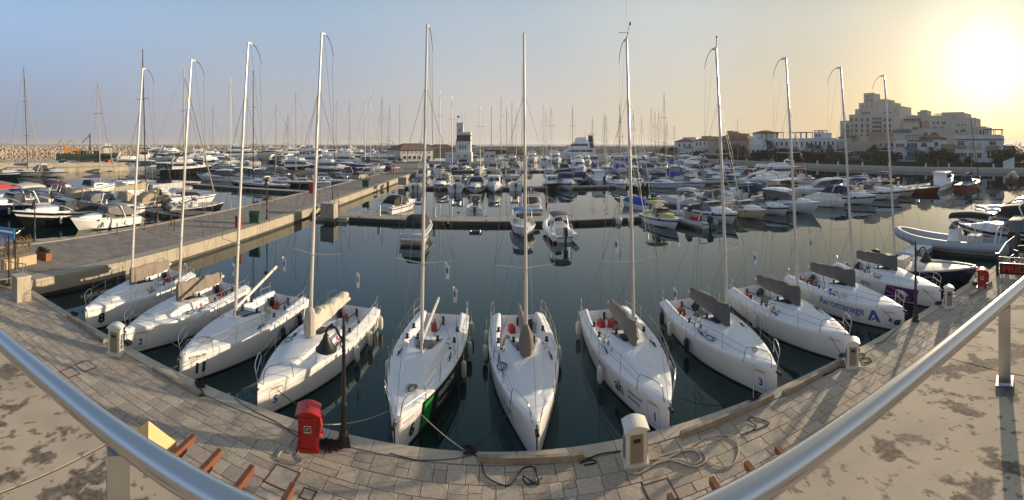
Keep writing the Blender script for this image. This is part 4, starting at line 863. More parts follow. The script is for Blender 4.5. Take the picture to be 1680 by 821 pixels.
def b_open(v=0):
    """open boat; v0 with T-top, v1 with cover, v2 with twin outboards and bimini"""
    L, B, f0, f1 = 6.2, 2.3, .62, .95; t = rootp('open_boat')
    part(t, 'hull', mhull(L, B, f0, f1, rake=.09), 'gelcoat'); part(t, 'deck', mdeck(L, B, f0, f1, s0=.0, z=-.02), 'deck_white')
    if v != 1:
        part(t, 'gunwale', MB().tube([(x, y, z) for x, y, z in [(-L/2+L*s, q*(B/2*(1-max(0, (s-.42)/.58)**2.3)+.0), f0+(f1-f0)*s**1.7+.04) for q, ss in ((1, [0, .2, .4, .6, .75, .88, .97]), (-1, [.97, .88, .75, .6, .4, .2, 0])) for s in ss]], .06, 6), 'offwhite')
        part(t, 'cockpit_floor', MB().box((-1.1, 0, .66), (3.2, 1.7, .05)), 'fab_beige'); part(t, 'console', MB().house([(-.6, -.5, .38, .34, .6, 1.35), (.1, .0, .38, .3, .6, 1.3)], .03), 'gelcoat'); part(t, 'windscreen', MB().house([(-.35, -.45, .36, .3, 1.35, 1.7), (.05, -.15, .3, .25, 1.3, 1.65)]), 'tint')
        part(t, 'seat', MB().box((-1.3, 0, .85), (.5, 1.0, .45)), 'fab_white'); part(t, 'stern_seat', MB().box((-2.6, 0, .8), (.45, 1.7, .3)), 'fab_white')
    if v == 0: part(t, 'canopy', MB().box((-.5, 0, 2.25), (2.0, 1.5, .07)), 'fab_white', False); part(t, 'canopy_frame', MB().tube([(-1.1, .6, .7), (-1.0, .55, 2.22)], .03).tube([(-1.1, -.6, .7), (-1.0, -.55, 2.22)], .03).tube([(.1, .6, .7), (0, .55, 2.22)], .03).tube([(.1, -.6, .7), (0, -.55, 2.22)], .03).tube([(-1.0, .55, 2.2), (0, .55, 2.2), (0, -.55, 2.2), (-1.0, -.55, 2.2), (-1.0, .55, 2.2)], .028), 'steel')
    if v == 1: part(t, 'canopy', MB().house([(-2.9, -2.9, 1.05, .8, .6, .8), (-1.2, -1.2, 1.1, .55, .7, 1.45), (.4, .4, 1.05, .55, .78, 1.45), (2.3, 2.3, .5, .15, .9, 1.0)], .1), 'fab_blue')
    if v == 2: part(t, 'canopy', bimini(-1.9, .1, .95, 1.95, .2), 'fab_navy'); part(t, 'canopy_frame', frame(-1.9, .1, .93, 1.98, .75), 'steel')
    for y in ((-.35, .35) if v == 2 else (0,)): part(t, 'outboard_motor', outboard(-L/2-.1, y, .55, .9), 'black_plastic')
    return t
def b_rib(v=0):
    L, B = 6.6, 2.5; t = rootp('inflatable_boat')
    def loop(r, z0): return smooth_line([(-L/2-.1, B/2-r, z0), (0, B/2-r, z0), (L*.28, B/2-r-.12, z0+.12), (L*.43, .55, z0+.3), (L*.49, 0, z0+.38), (L*.43, -.55, z0+.3), (L*.28, -B/2+r+.12, z0+.12), (0, -B/2+r, z0), (-L/2-.1, -B/2+r, z0)], 3)
    c = part(t, 'tube_collar', MB().tube(loop(.27, .48), .27, 10), 'rib_grey'); part(c, 'rubbing_strake', MB().tube([(x, y*1.205, z-.02) for x, y, z in loop(.27, .48)], .035, 4), 'black_plastic')
    part(t, 'hull', mhull(L*.92, B*.62, .35, .6, z0=-.2), 'gelcoat'); part(t, 'deck', MB().box((-.5, 0, .42), (L*.72, B*.55, .06)), 'deck_white')
    part(t, 'console', MB().house([(-.6, -.5, .42, .36, .45, 1.35), (.15, .0, .4, .3, .45, 1.3)], .03), 'gelcoat'); part(t, 'windscreen', MB().house([(-.3, -.42, .38, .3, 1.32, 1.75), (.08, -.15, .3, .22, 1.3, 1.7)]), 'tint'); part(t, 'seat', MB().box((-1.4, 0, .75), (.7, .9, .55)), 'fab_white')
    if v != 1: part(t, 'canopy', bimini(-2.3, -.1, .85, 2.0, .26), 'fab_grey'); part(t, 'canopy_frame', frame(-2.3, -.1, .83, 2.02, .6), 'steel')
    part(t, 'roll_bar', MB().tube(smooth_line([(-2.6, .75, .5), (-2.75, .68, 1.45), (-2.75, -.68, 1.45), (-2.6, -.75, .5)], 2), .045, 6), 'gelcoat'); part(t, 'outboard_motor', outboard(-L/2-.12, 0, .5, 1.05), 'black_plastic')
    return t
def b_sail(v=0):
    """sailing yacht, L 11, mast height 1 (scaled separately)"""
    L, B, f0, f1 = 11., 3.5, .95, 1.3; t = rootp('sailing_boat')
    h = part(t, 'hull', mhull(L, B, f0, f1, rake=.08, p=2.0, full=.78, z0=-.4), 'gelcoat'); part(h, 'hull_stripe', mhull(L, B, f0, f1, rake=.08, p=2.0, full=.78, off=.012, zlo=.78, zhi=.88), 'navy')
    part(t, 'deck', mdeck(L, B, f0, f1, p=2.0, full=.78, ins=.96), 'deck_white')
    c = part(t, 'coachroof', MB().house([(-1.6, -1.6, 1.15, .95, 1.0, 1.6), (.8, .7, 1.0, .8, 1.1, 1.58), (2.6, 2.4, .6, .4, 1.2, 1.35)], .05), 'gelcoat')
    for q in (1, -1): part(c, 'cabin_window', MB().add([(x, q*y, z) for x, y, z in ((-1.1, 1.12, 1.25), (.6, 1.0, 1.27), (.5, .93, 1.45), (-1.1, 1.03, 1.47))], [(0, 1, 2, 3)]), 'glass', False)
    part(t, 'sprayhood', MB().house([(-2.3, -2.2, 1.05, .8, 1.3, 2.1), (-1.3, -1.5, 1.0, .75, 1.45, 2.0), (-.8, -1.1, .8, .6, 1.55, 1.75)], .1), 'fab_navy')
    part(t, 'cockpit', MB().box((-3.5, 0, 1.0), (2.2, 1.5, .06)), 'teak'); part(t, 'steering_wheel', MB().tube([(-4.3, .5*math.cos(a), 1.5+.5*math.sin(a)) for a in [2*PI*i/12 for i in range(13)]], .02, 4).box((-4.3, 0, 1.25), (.15, .15, .6)), 'steel')
    part(t, 'boom', MB().tube([(.95, 0, 2.35), (-3.3, 0, 2.45)], .09, 6), 'alu'); part(t, 'sail_cover', MB().house([(.9, .9, .12, .1, 2.3, 3.1), (.2, .2, .2, .12, 2.35, 2.95), (-1.5, -1.5, .18, .12, 2.4, 2.85), (-3.2, -3.2, .1, .06, 2.5, 2.7)], .06), 'fab_navy')
    part(t, 'bow_rail', rail_bow(L, B, f0, f1, .55, .6, 2.0), 'steel'); part(t, 'stern_rail', MB().tube([(-3.8, 1.45, 1.6), (-5.4, 1.25, 1.55), (-5.4, -1.25, 1.55), (-3.8, -1.45, 1.6)], .02, 4), 'steel')
    if v: part(t, 'canopy', bimini(-4.9, -2.9, 1.2, 2.7, .15), 'fab_navy'); part(t, 'canopy_frame', frame(-4.9, -2.9, 1.18, 2.72, 1.1), 'steel')
    return t
def b_super(v=0):
    """three-deck motor yacht, L 30"""
    L, B, f0, f1 = 30., 6.6, 2.2, 4.0; t = rootp('super_yacht')
    h = part(t, 'hull', mhull(L, B, f0, f1, rake=.10, z0=-.6), 'gelcoat')
    for q in (1, -1):
        for x in (-6, -3.5, -1, 1.5, 4): part(h, 'hull_window', MB().box((x, q*(B/2-.02), 1.6), (.9, .12, .4)), 'glass', False)
    part(t, 'deck', mdeck(L, B, f0, f1), 'teak')
    c = part(t, 'main_cabin', MB().house([(-10, -10, 2.9, 2.8, 2.2, 4.6), (3, 2.4, 2.8, 2.6, 2.6, 4.6), (7, 5, 1.8, 1.5, 3.2, 4.5)], .0), 'gelcoat'); part(c, 'window_band', MB().house([(-8.5, -8.5, 2.93, 2.87, 3.2, 4.2), (2.6, 2.2, 2.85, 2.7, 3.3, 4.2), (6.2, 5.2, 1.9, 1.7, 3.5, 4.2)]), 'glass')
    part(t, 'upper_deck', MB().house([(-12.5, -12.5, 2.9, 3.0, 4.6, 4.8), (5, 5.3, 2.2, 2.3, 4.6, 4.85)]), 'gelcoat')
    c = part(t, 'upper_cabin', MB().house([(-7, -7, 2.3, 2.2, 4.85, 6.9), (1, .2, 2.2, 1.9, 4.85, 6.9), (4, 2.2, 1.3, 1.1, 4.85, 6.6)]), 'gelcoat'); part(c, 'window_band', MB().house([(-6, -6, 2.33, 2.27, 5.6, 6.5), (.9, .4, 2.24, 2.02, 5.6, 6.5), (3.4, 2.5, 1.45, 1.3, 5.6, 6.4)]), 'glass')
    part(t, 'sun_deck', MB().house([(-9, -9, 2.2, 2.3, 6.9, 7.1), (1.5, 1.8, 1.6, 1.6, 6.9, 7.1)]), 'gelcoat'); part(t, 'mast', MB().house([(-4.4, -5.2, .5, .3, 7.1, 9.2), (-2.6, -4.4, .5, .25, 7.1, 9.2)]).tube([(-4.8, 0, 9), (-4.9, 0, 12)], .08, 5).box((-4.8, 0, 9.8), (.3, 2.4, .15)), 'gelcoat')
    for y in (-.9, .9): part(t, 'radar_dome', MB().lathe([(.05, 0), (.5, .1), (.5, .6), (.1, .9)], (-5.6, y*1.4, 7.3), 10), 'gelcoat')
    if v == 1: part(t, 'funnel', MB().house([(-9.4, -8.8, 1.0, 1.0, 4.8, 9.4), (-6.6, -6.4, 1.0, 1.0, 4.8, 9.7)]), 'ink_black'); part(t, 'funnel_cap', MB().box((-7.6, 0, 9.8), (3.0, 2.4, .4)), 'gelcoat'); part(t, 'bridge', MB().house([(-5, -5, 1.9, 1.8, 7.1, 9.0), (-.5, -1, 1.7, 1.4, 7.1, 9.0), (1.0, .2, 1.0, .8, 7.1, 8.7)]), 'gelcoat')
    return t
BUILD = dict(cruiser=b_cruiser, fly=b_fly, sport=b_sport, pilot=b_pilot, open=b_open, rib=b_rib, sail=b_sail, super=b_super)
KIND = dict(cruiser=('motor_cruiser', 'motorboat', 'motor cruiser', 8.), fly=('flybridge_yacht', 'yacht', 'flybridge yacht', 13.), sport=('sport_yacht', 'yacht', 'hard-top sport yacht', 12.), pilot=('pilothouse_boat', 'motorboat', 'pilothouse boat', 7.), open=('open_boat', 'motorboat', 'open boat', 6.2), rib=('inflatable_boat', 'inflatable boat', 'inflatable', 6.6), sail=('sailing_boat', 'sailing yacht', 'sailing yacht', 11.), super=('super_yacht', 'yacht', 'big motor yacht', 30.))
CN = dict(w=('gelcoat', 'white'), n=('navy', 'navy-hulled'), k=('black_hull', 'black-hulled'), r=('red_hull', 'red-hulled'), g=('grey_hull', 'grey'), c=('cream', 'cream'), b=('blue_hull', 'blue-hulled'), o=('offwhite', 'off-white'))
FN = dict(n='navy', b='blue', s='pale blue', e='beige', g='grey', k='black', u='burgundy', v='green', y='yellow', w='white', r='red')
FM = dict(n='fab_navy', b='fab_blue', s='fab_sky', e='fab_beige', g='fab_grey', k='fab_black', u='fab_burgundy', v='fab_green', y='fab_yellow', w='fab_white', r='fab_red')
FLEET = []
def mast_for(t, hloc, px_top=None, col_='alu', r0=.075, jib=False, x=1.0, L=11., spread=2, lean=0.):
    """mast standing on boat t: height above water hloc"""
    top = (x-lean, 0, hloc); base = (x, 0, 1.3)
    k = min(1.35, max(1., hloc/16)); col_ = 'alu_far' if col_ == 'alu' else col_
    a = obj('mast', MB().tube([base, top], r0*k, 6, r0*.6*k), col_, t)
    for i in range(spread):
        f = (i+1)/(spread+1); z = 1.3+(hloc-1.3)*f
        for q in (-1, 1): obj('spreader', MB().tube([(x-lean*f, 0, z), (x-lean*f-.15, q*(1.35-.4*f), z+.05)], .03*k, 4), col_, t)
    wv = MB()
    for q in (-1, 1): wv.tube([(x-.2, q*1.6, 1.1), (x-lean*.33-.1, q*1.2, 1.3+(hloc-1.3)*.34), (top[0], 0, hloc*.97)], .012*k, 3)
    wv.tube([(-L/2+.1, 0, 1.2), (top[0], 0, hloc-.1)], .012*k, 3)
    obj('rigging', wv, 'wire', t)
    if jib: obj('furled_jib', MB().tube([(L/2-.3, 0, 1.4), (L/4+.5-lean, 0, hloc*.5), (top[0]+.15, 0, hloc*.93)], .09*k, 6, .05*k), jib if isinstance(jib, str) else 'fab_white', t)
    else: obj('forestay', MB().tube([(L/2-.2, 0, 1.3), (top[0], 0, hloc*.94)], .014*k, 3), 'wire', t)
def boat(row, kind, v, px, py, head, hull='w', fab='n', L=None, desc=None, mast=None, mcol='alu', jib=False, glass=None, B=None, drop=(), more=None, name=None, lean=0., an=0):
    """px, py: the waterline at the middle of the boat; mast: the row of the photograph its top reaches"""
    key = (kind, v)
    if key not in PROTO: PROTO[key] = BUILD[kind](v)
    nm, cat, kd, L0 = KIND[kind]; L = L or L0; k = L/L0
    p = at(px, py, WZ); a_ = R(head); p = p-Vector((math.cos(a_), math.sin(a_), 0))*(L*.46*an); mats = {'hull': CN[hull][0], 'canopy': FM[fab], 'sprayhood': FM[fab], 'sail_cover': FM[fab]}
    if kind in ('sport', 'fly', 'super') and hull != 'w': mats['hull'] = CN[hull][0]
    if kind == 'rib': mats = {'tube_collar': {'w': 'gelcoat', 'g': 'rib_grey', 'k': 'black_hull', 'n': 'navy', 'o': 'offwhite'}.get(hull, 'rib_grey'), 'canopy': FM[fab]}
    if hull in 'nkb': mats['hull_stripe'] = 'gelcoat'
    if more: mats.update(more)
    t = dup(PROTO[key], p, R(head), scale=(k, (B or k) if not B else B, k**.8), mats=mats, drop=drop)
    if name: t.name = name; nm = name
    tag(t, 'x', cat); r = math.hypot(p.x, p.y)
    if mast is not None:
        kk = k**.8; hl = (zat(mast, r)-WZ)/kk; mast_for(t, hl, col_=mcol, jib=jib, spread=2 if hl > 12 else 1, lean=lean)
    has = kind in ('cruiser', 'open', 'rib', 'sail') or (kind in ('fly', 'sport') and v == 1)
    d = desc or (f"{CN[hull][1]} {kd}" + ((f" with {FN[fab]} "+('sail cover' if kind == 'sail' else 'cover' if (kind == 'open' and v == 1) else 'canopy')) if has else ''))
    FLEET.append((t, row, d, px)); return t
# ================================================================ the fleet, row by row (px, py: waterline in the photograph)
DN, UP = -90, 90
NA, FA, NB, FB, NC, FC = ("near pontoon's near side", "near pontoon's far side", "middle pontoon's near side", "middle pontoon's far side", "far pontoon's near side", "far pontoon's far side")
# near pontoon, this side
boat(NA, 'cruiser', 0, 677, 400, UP, 'w', 'k', 6.8, 'white motorboat with a black canopy and outboard, stern to us', an=-1, drop=('radar_arch', 'bow_rail'))
boat(NA, 'open', 2, 862, 392, DN, 'w', 's', 5.8, 'small white boat with a flat pale blue sunshade, bow to us', an=1)
boat(NA, 'rib', 0, 926, 398, UP+3, 'w', 'g', 6.2, 'white inflatable with grey bimini and black outboard, stern to us', an=-1)
boat(NA, 'cruiser', 1, 1112, 378, DN+6, 'w', 'y', 6.6, 'white bowrider with a yellow bimini and yellow cockpit cover', an=1, more={'cockpit': 'fab_yellow', 'foredeck_cabin': 'fab_yellow'}, drop=('radar_arch',))
boat(NA, 'rib', 1, 1160, 375, UP+14, 'g', 'r', 6.2, 'small grey inflatable with red and beige covers, outboard to us', an=-1, more={'seat': 'fab_red', 'console': 'fab_beige'})
boat(NA, 'cruiser', 2, 1208, 370, DN+7, 'w', 'k', 8.2, 'white bowrider with black hull stripe and black cockpit cover', an=1, more={'hull_stripe': 'ink_black'})
boat(NA, 'cruiser', 2, 1256, 362, DN+7, 'c', 'e', 7.2, 'cream-hulled speedboat under a beige cover', an=1, more={'hull_stripe': 'fab_yellow'})
boat(NA, 'cruiser', 2, 1293, 355, DN+8, 'w', 'g', 7.2, 'white speedboat under a pale grey cover', an=1)
boat(NA, 'sport', 0, 1343, 352, DN+12, 'w', 'k', 10.5, 'white hard-top sport yacht with black side window and dark cabin', an=1)
boat(NA, 'open', 1, 1386, 341, DN+12, 'w', 'w', 6.6, 'small plain white motorboat, bow out', an=1)
boat(NA, 'cruiser', 0, 1436, 336, DN+18, 'w', 'n', 8.5, 'white cruiser with a thin navy stripe and navy canopy', an=1)
boat(NA, 'cruiser', 1, 1478, 328, DN+20, 'w', 'n', 9.5, 'larger white cruiser with navy windscreen cover', an=1)
boat(NA, 'cruiser', 2, 1500, 323, DN+25, 'c', 'e', 7.5, 'low cream motorboat with beige cover', an=1)
boat(NA, 'open', 0, 1508, 317, DN+30, 'r', 'r', 7, 'low red-hulled launch', an=0, drop=('canopy', 'canopy_frame'))
boat(NA, 'pilot', 0, 1546, 309, 10, 'w', 'n', 9.5, 'white wheelhouse cruiser lying broadside at the pontoon end')
boat(NA, 'sail', 0, 1592, 308, 8, 'r', 'n', 10.5, 'red-hulled sailing boat broadside at the pontoon end', mast=189, jib='fab_navy', lean=.6)
boat(NA, 'open', 1, 1660, 296, 20, 'r', 'e', 8, 'low brown-red motorboat near the promenade')
# near pontoon, far side
boat(FA, 'cruiser', 0, 634, 351, 68, 'w', 'k', 6.6, 'white cruiser with black canopy, stern to us', an=-1, drop=('bow_rail',))
boat(FA, 'open', 0, 779, 357, UP, 'w', 'g', 5.8, 'small white centre-console boat, stern to us', an=-1, more={'console': 'fab_grey'})
boat(FA, 'cruiser', 1, 874, 354, UP, 'w', 'g', 7.2, 'white cruiser with striped grey bimini, stern to us', an=-1)
boat(FA, 'open', 1, 1064, 345, UP+20, 'w', 'b', 5.6, 'small white boat with a bright blue cover', an=-1)
boat(FA, 'rib', 0, 1150, 342, UP+30, 'g', 'w', 7.0, 'grey inflatable with white bimini', an=-1)
boat(FA, 'cruiser', 1, 1198, 341, UP+10, 'w', 'k', 8, 'white cruiser with black bimini', an=-1)
boat(FA, 'open', 2, 1232, 334, UP, 'w', 'v', 7.5, 'white open boat with a green bimini', an=-1)
boat(FA, 'cruiser', 0, 1256, 330, UP+8, 'w', 'n', 8.5, 'white cruiser wrapped in a navy canopy', an=-1)
boat(FA, 'fly', 0, 1283, 325, UP, 'w', 'n', 10.5, 'white flybridge yacht with dark cabin door, stern to us', an=-1)
boat(FA, 'sport', 1, 1318, 320, UP+8, 'w', 'e', 9.5, 'hard-top yacht with beige stern shade', an=-1)
boat(FA, 'sport', 0, 1352, 322, 165, 'w', 'e', 11, 'white hard-top cruiser with black windows lying broadside')
boat(FA, 'cruiser', 1, 1406, 306, 150, 'w', 'n', 9, 'cruiser with windscreen and no canopy', an=0, drop=('canopy', 'canopy_frame'))
boat(FA, 'open', 2, 1440, 303, UP+20, 'k', 'n', 7.5, 'dark open boat with navy bimini')
boat(FA, 'cruiser', 1, 1428, 318, UP-10, 'w', 'b', 8.5, 'white cruiser with blue bimini', an=-1)
# middle pontoon, this side
for a in [('open', 2, 682, 316, UP, 'w', 'b', 6.5, 'white boat under a royal blue cover with twin outboards', -1), ('cruiser', 1, 720, 314, DN, 'w', 'e', 8.2, 'white cruiser with a beige bimini', 1),
          ('open', 0, 747, 316, UP, 'w', 'w', 7, 'white open boat with T-top and black outboards', -1), ('cruiser', 0, 779, 319, DN, 'w', 'n', 8.5, 'white cruiser with a deep navy canopy', 1),
          ('pilot', 0, 811, 317, DN, 'w', 'w', 8.0, 'white pilothouse fishing boat, bow to us', 1), ('open', 0, 846, 313, UP, 'w', 'w', 6.8, 'white T-top boat', -1), ('pilot', 0, 908, 313, DN, 'k', 'w', 7.2, 'black-hulled pilothouse boat with a white cabin', 1),
          ('cruiser', 0, 938, 314, DN, 'w', 'n', 10, 'large white cruiser with navy windscreen cover, bow to us', 1), ('open', 2, 1057, 313, UP, 'k', 'k', 6.5, 'black open boat with dark bimini', -1), ('cruiser', 1, 1158, 309, DN+20, 'w', 'n', 8.2, 'white cruiser with small navy bimini', 1), ('cruiser', 2, 1190, 302, DN+14, 'w', 'e', 8, 'white speedboat under beige cover', 1)]:
    boat(NB, *a[:8], desc=a[8], an=a[9])
boat(NB, 'sail', 0, 1027, 312, DN, 'w', 'n', 9.5, 'white sailing yacht with navy covers', mast=187, an=1)
boat(NB, 'sail', 1, 1120, 310, DN+35, 'w', 'n', 9.5, 'white double-ended sailing yacht with navy bimini', mast=205, an=1)
# middle pontoon, far side
for a in [('fly', 0, 697, 290, UP, 'w', 'n', 9.5, None), ('open', 2, 733, 291, UP, 'w', 'n', 6.5, None), ('cruiser', 0, 815, 294, UP, 'r', 'e', 7.5, 'tan and red-hulled cruiser with beige canopy'), ('cruiser', 1, 838, 293, UP, 'w', 'g', 8, None), ('cruiser', 0, 957, 300, 60, 'n', 'n', 8.5, None),
          ('pilot', 0, 982, 301, UP, 'w', 'w', 8.5, 'white cabin boat with brown doors and a cream roof', ), ('open', 2, 1006, 299, UP, 'w', 's', 7.5, None), ('cruiser', 1, 1078, 300, UP, 'w', 'e', 8.5, None), ('cruiser', 0, 1102, 297, UP, 'w', 'b', 8, None), ('pilot', 0, 1135, 296, UP, 'g', 'w', 7.5, None), ('fly', 0, 1180, 293, UP+10, 'w', 'e', 10, None), ('cruiser', 0, 1222, 297, 150, 'g', 'u', 9.5, 'grey motor cruiser with burgundy covers'), ('sport', 0, 1238, 303, 170, 'w', 'n', 9, None), ('fly', 0, 1272, 297, 170, 'w', 'n', 13, 'big white flybridge yacht lying broadside'), ('cruiser', 1, 1300, 300, 150, 'w', 'r', 9, 'white cruiser with brick red cover'), ('fly', 1, 1250, 292, 160, 'w', 'u', 11, None)]:
    boat(FB, *a[:8], desc=a[8])
boat(FB, 'sail', 0, 1187, 288, 160, 'w', 'n', 11, None, mast=161, mcol='mast_dark'); boat(FB, 'sail', 0, 1216, 282, 150, 'w', 'e', 11, None, mast=194)
# far pontoon rows
sails = [(723, 282, 147, 'alu', 'w'), (741, 281, 158, 'alu', 'n'), (787.5, 285, 174, 'alu', 'w'), (846.5, 281, 173, 'alu', 'w'), (905.5, 286, 171.6, 'alu', 'w'), (941, 281, 174, 'mast_dark', 'w'), (970, 281, 191, 'mast_dark', 'g'), (997, 281, 187.6, 'alu', 'w'), (1042, 282, 182.5, 'mast_dark', 'w'), (1078, 281, 180, 'alu', 'w'), (1093, 283, 153, 'mast_dark', 'n'), (1110, 280, 205, 'alu', 'w')]
for i, (px, py, top, mc, hl) in enumerate(sails):
    boat(NC, 'sail', i % 2, px, py, DN if i % 3 else UP, hl, 'nbegw'[i % 5], 10+i % 3, None, mast=top, mcol=mc, an=.5)
for a in [('cruiser', 0, 708, 281, UP, 'w', 'n', 8), ('cruiser', 0, 764, 281, DN, 'w', 'n', 9), ('cruiser', 1, 808, 281, UP, 'w', 'e', 9), ('pilot', 0, 828, 280, UP, 'r', 'e', 8), ('fly', 0, 950, 284, DN, 'w', 'n', 13), ('cruiser', 0, 924, 282, UP, 'k', 'k', 8.5), ('open', 2, 984, 282, UP, 'w', 'n', 8), ('cruiser', 0, 1014, 282, UP, 'w', 'b', 9), ('cruiser', 0, 1060, 282, UP, 'w', 'n', 9), ('fly', 0, 1130, 283, UP, 'w', 'e', 11), ('cruiser', 1, 1150, 284, UP, 'w', 'n', 9), ('cruiser', 0, 866, 281, UP, 'w', 'g', 8)]:
    boat(NC, *a)
for a in [('fly', 0, 874, 266.5, DN, 'w', 'n', 14), ('fly', 0, 912, 268, DN, 'w', 'n', 15), ('fly', 1, 1008, 268, UP, 'w', 'n', 12), ('sport', 0, 760, 268, UP, 'w', 'n', 12), ('fly', 0, 1050, 268, UP, 'w', 'e', 12), ('sport', 0, 972, 268, UP, 'w', 'n', 13), ('cruiser', 0, 935, 272, UP, 'w', 'n', 10), ('cruiser', 1, 1085, 270, UP, 'w', 'n', 10), ('fly', 0, 1140, 272, 120, 'w', 'e', 12), ('cruiser', 0, 1028, 271, UP, 'w', 'b', 10), ('fly', 1, 840, 268, UP, 'g', 'n', 10)]:
    boat(FC, *a)
for px, py, top, mc in ((892, 268, 168, 'alu'), (1018, 270, 169, 'mast_dark'), (1054, 270, 190, 'alu'), (1096, 270, 198, 'alu')): boat(FC, 'sail', 0, px, py, UP, 'w', 'n', 11, None, mast=top, mcol=mc)
bs_ = boat('far basin', 'super', 1, 945, 263, 172, 'w', 'n', 28, 'big white motor yacht with a tall black funnel')
bs_.scale[2] *= 1.3
# right-hand boats by the quay
Q = 'right quay end'
boat(Q, 'rib', 0, 1560, 411, 99, 'g', 'k', 9.0, 'long grey inflatable with a black bimini and radar arch, beyond the last lamp post', B=1.05)
l = boat(Q, 'open', 2, 1516, 458, -80, 'n', 'n', 6.6, 'navy-hulled launch with white deck and folded brown bimini', drop=('canopy', 'canopy_frame'), more={'deck': 'offwhite', 'gunwale': 'offwhite'})
boat(Q, 'sport', 0, 1605, 361, 95, 'w', 'k', 11, 'white sport yacht with two small dark hull windows, bow out', an=1)
boat(Q, 'cruiser', 0, 1648, 382, 98, 'w', 'k', 9.5, 'white cruiser with black canopy, close to the right edge')
boat(Q, 'cruiser', 2, 1664, 402, 98, 'k', 'g', 9.5, 'black-hulled cruiser with rolled grey cover and white fenders')
boat(Q, 'sport', 1, 1672, 368, 98, 'w', 'e', 9.5, 'white yacht with rolled beige cover at the right edge')
boat(Q, 'open', 1, 1512, 416, 0, 'w', 'w', 4.0, 'small flat white tender floating beside the grey inflatable', drop=('canopy', 'outboard_motor'))
# left of the pier
LA, LB = "left pontoon's near side", "left pontoon's far side"
boat(LA, 'cruiser', 0, 120, 379, DN-4, 'w', 'g', 7.4, 'white cruiser with grey windscreen canopy, closest to the pier', an=1, more={'hull_stripe': 'gelcoat'})
boat(LA, 'cruiser', 2, 27, 374, DN-2, 'w', 'k', 11, 'large white cruiser with dark lower hull and brown deck seats', an=1, more={'hull': 'black_hull', 'hull_stripe': 'gelcoat'})
boat(LA, 'cruiser', 1, 20, 352, DN, 'w', 'w', 11, 'white cruiser with navy lower hull at the left edge', more={'hull': 'navy'})
boat(LA, 'sail', 1, 6, 338, DN, 'w', 'r', 10, 'sailing boat with red and blue covers at the left edge', more={'sail_cover': 'fab_red', 'sprayhood': 'fab_blue'})
boat(LB, 'open', 2, 322, 350, 60, 'k', 'k', 7.0, 'white and black launch with black canopy, bow turned right', more={'deck': 'offwhite'})
boat(LB, 'cruiser', 0, 268, 346, 75, 'w', 'e', 8.5, 'white cruiser with beige canopy')
boat(LB, 'sail', 0, 228, 345, UP-5, 'w', 'e', 12, 'white yacht with thick beige sail cover and tall dark mast', mast=80, mcol='mast_dark', lean=.5)
boat(LB, 'sail', 0, 290, 338, 60, 'w', 'w', 11, 'white sailing yacht with pale boom', mast=112, jib='fab_beige')
boat(LB, 'cruiser', 0, 176, 343, UP, 'g', 'g', 8, 'grey cruiser with grey cover')
boat(LB, 'cruiser', 0, 144, 337, UP, 'w', 'e', 8, 'white cruiser with tall beige canopy')
boat(LB, 'cruiser', 1, 108, 330, UP, 'w', 'u', 8.5, 'white cruiser with burgundy bimini')
boat(LB, 'sail', 0, 158, 316, 100, 'w', 'n', 11, 'white sailing yacht with bare pale mast', mast=128, lean=.7, jib='fab_beige')
boat(LB, 'cruiser', 0, 96, 318, 110, 'w', 'n', 8, 'white cruiser with navy canopy')
boat(LB, 'pilot', 0, 208, 330, UP, 'w', 'w', 9, 'white boat with long white hard top')
boat(LB, 'cruiser', 1, 246, 326, UP, 'w', 'e', 9, None)
LF = 'far left basin'
boat(LF, 'sail', 0, 40, 289, 22, 'g', 'e', 12, 'grey sailing yacht in front of the jetty', mast=110, mcol='mast_dark', lean=1.2, jib='fab_beige', drop=('sprayhood',))
boat(LF, 'cruiser', 0, 82, 290, 20, 'o', 'e', 11, 'off-white cruiser with beige canopy in front of the jetty')
boat(LF, 'cruiser', 0, 3, 292, 30, 'k', 'e', 11, 'dark-hulled cruiser with beige canopy at the left edge')
for a in [('fly', 0, 215, 279, 42, 'w', 'n', 15, 'large white flybridge yacht with round portholes'), ('sport', 0, 250, 280, 38, 'w', 'n', 13, None), ('fly', 1, 306, 286, 46, 'k', 'k', 14, 'big black motor yacht with dark canopy'), ('sport', 0, 275, 284, 38, 'w', 'k', 12, None), ('fly', 0, 338, 277, 38, 'w', 'n', 16, None), ('sport', 0, 365, 272, 38, 'w', 'k', 15, None), ('fly', 0, 345, 264, 38, 'w', 'n', 17, None), ('fly', 1, 330, 259, 38, 'w', 'n', 18, None), ('sport', 0, 375, 260, 32, 'w', 'n', 20, None), ('sport', 0, 300, 262, 38, 'w', 'n', 18, None), ('sport', 0, 360, 297, 210, 'w', 'g', 10, 'white sport yacht with a dark boot stripe moored in open water'), ('cruiser', 0, 410, 298, 180, 'w', 'n', 10, 'white cruiser with dark lower hull'), ('cruiser', 0, 440, 294, 200, 'n', 'g', 11, 'dark cruiser with grey cockpit cover')]:
    boat(LF, *a)
SB = 'superyacht basin'
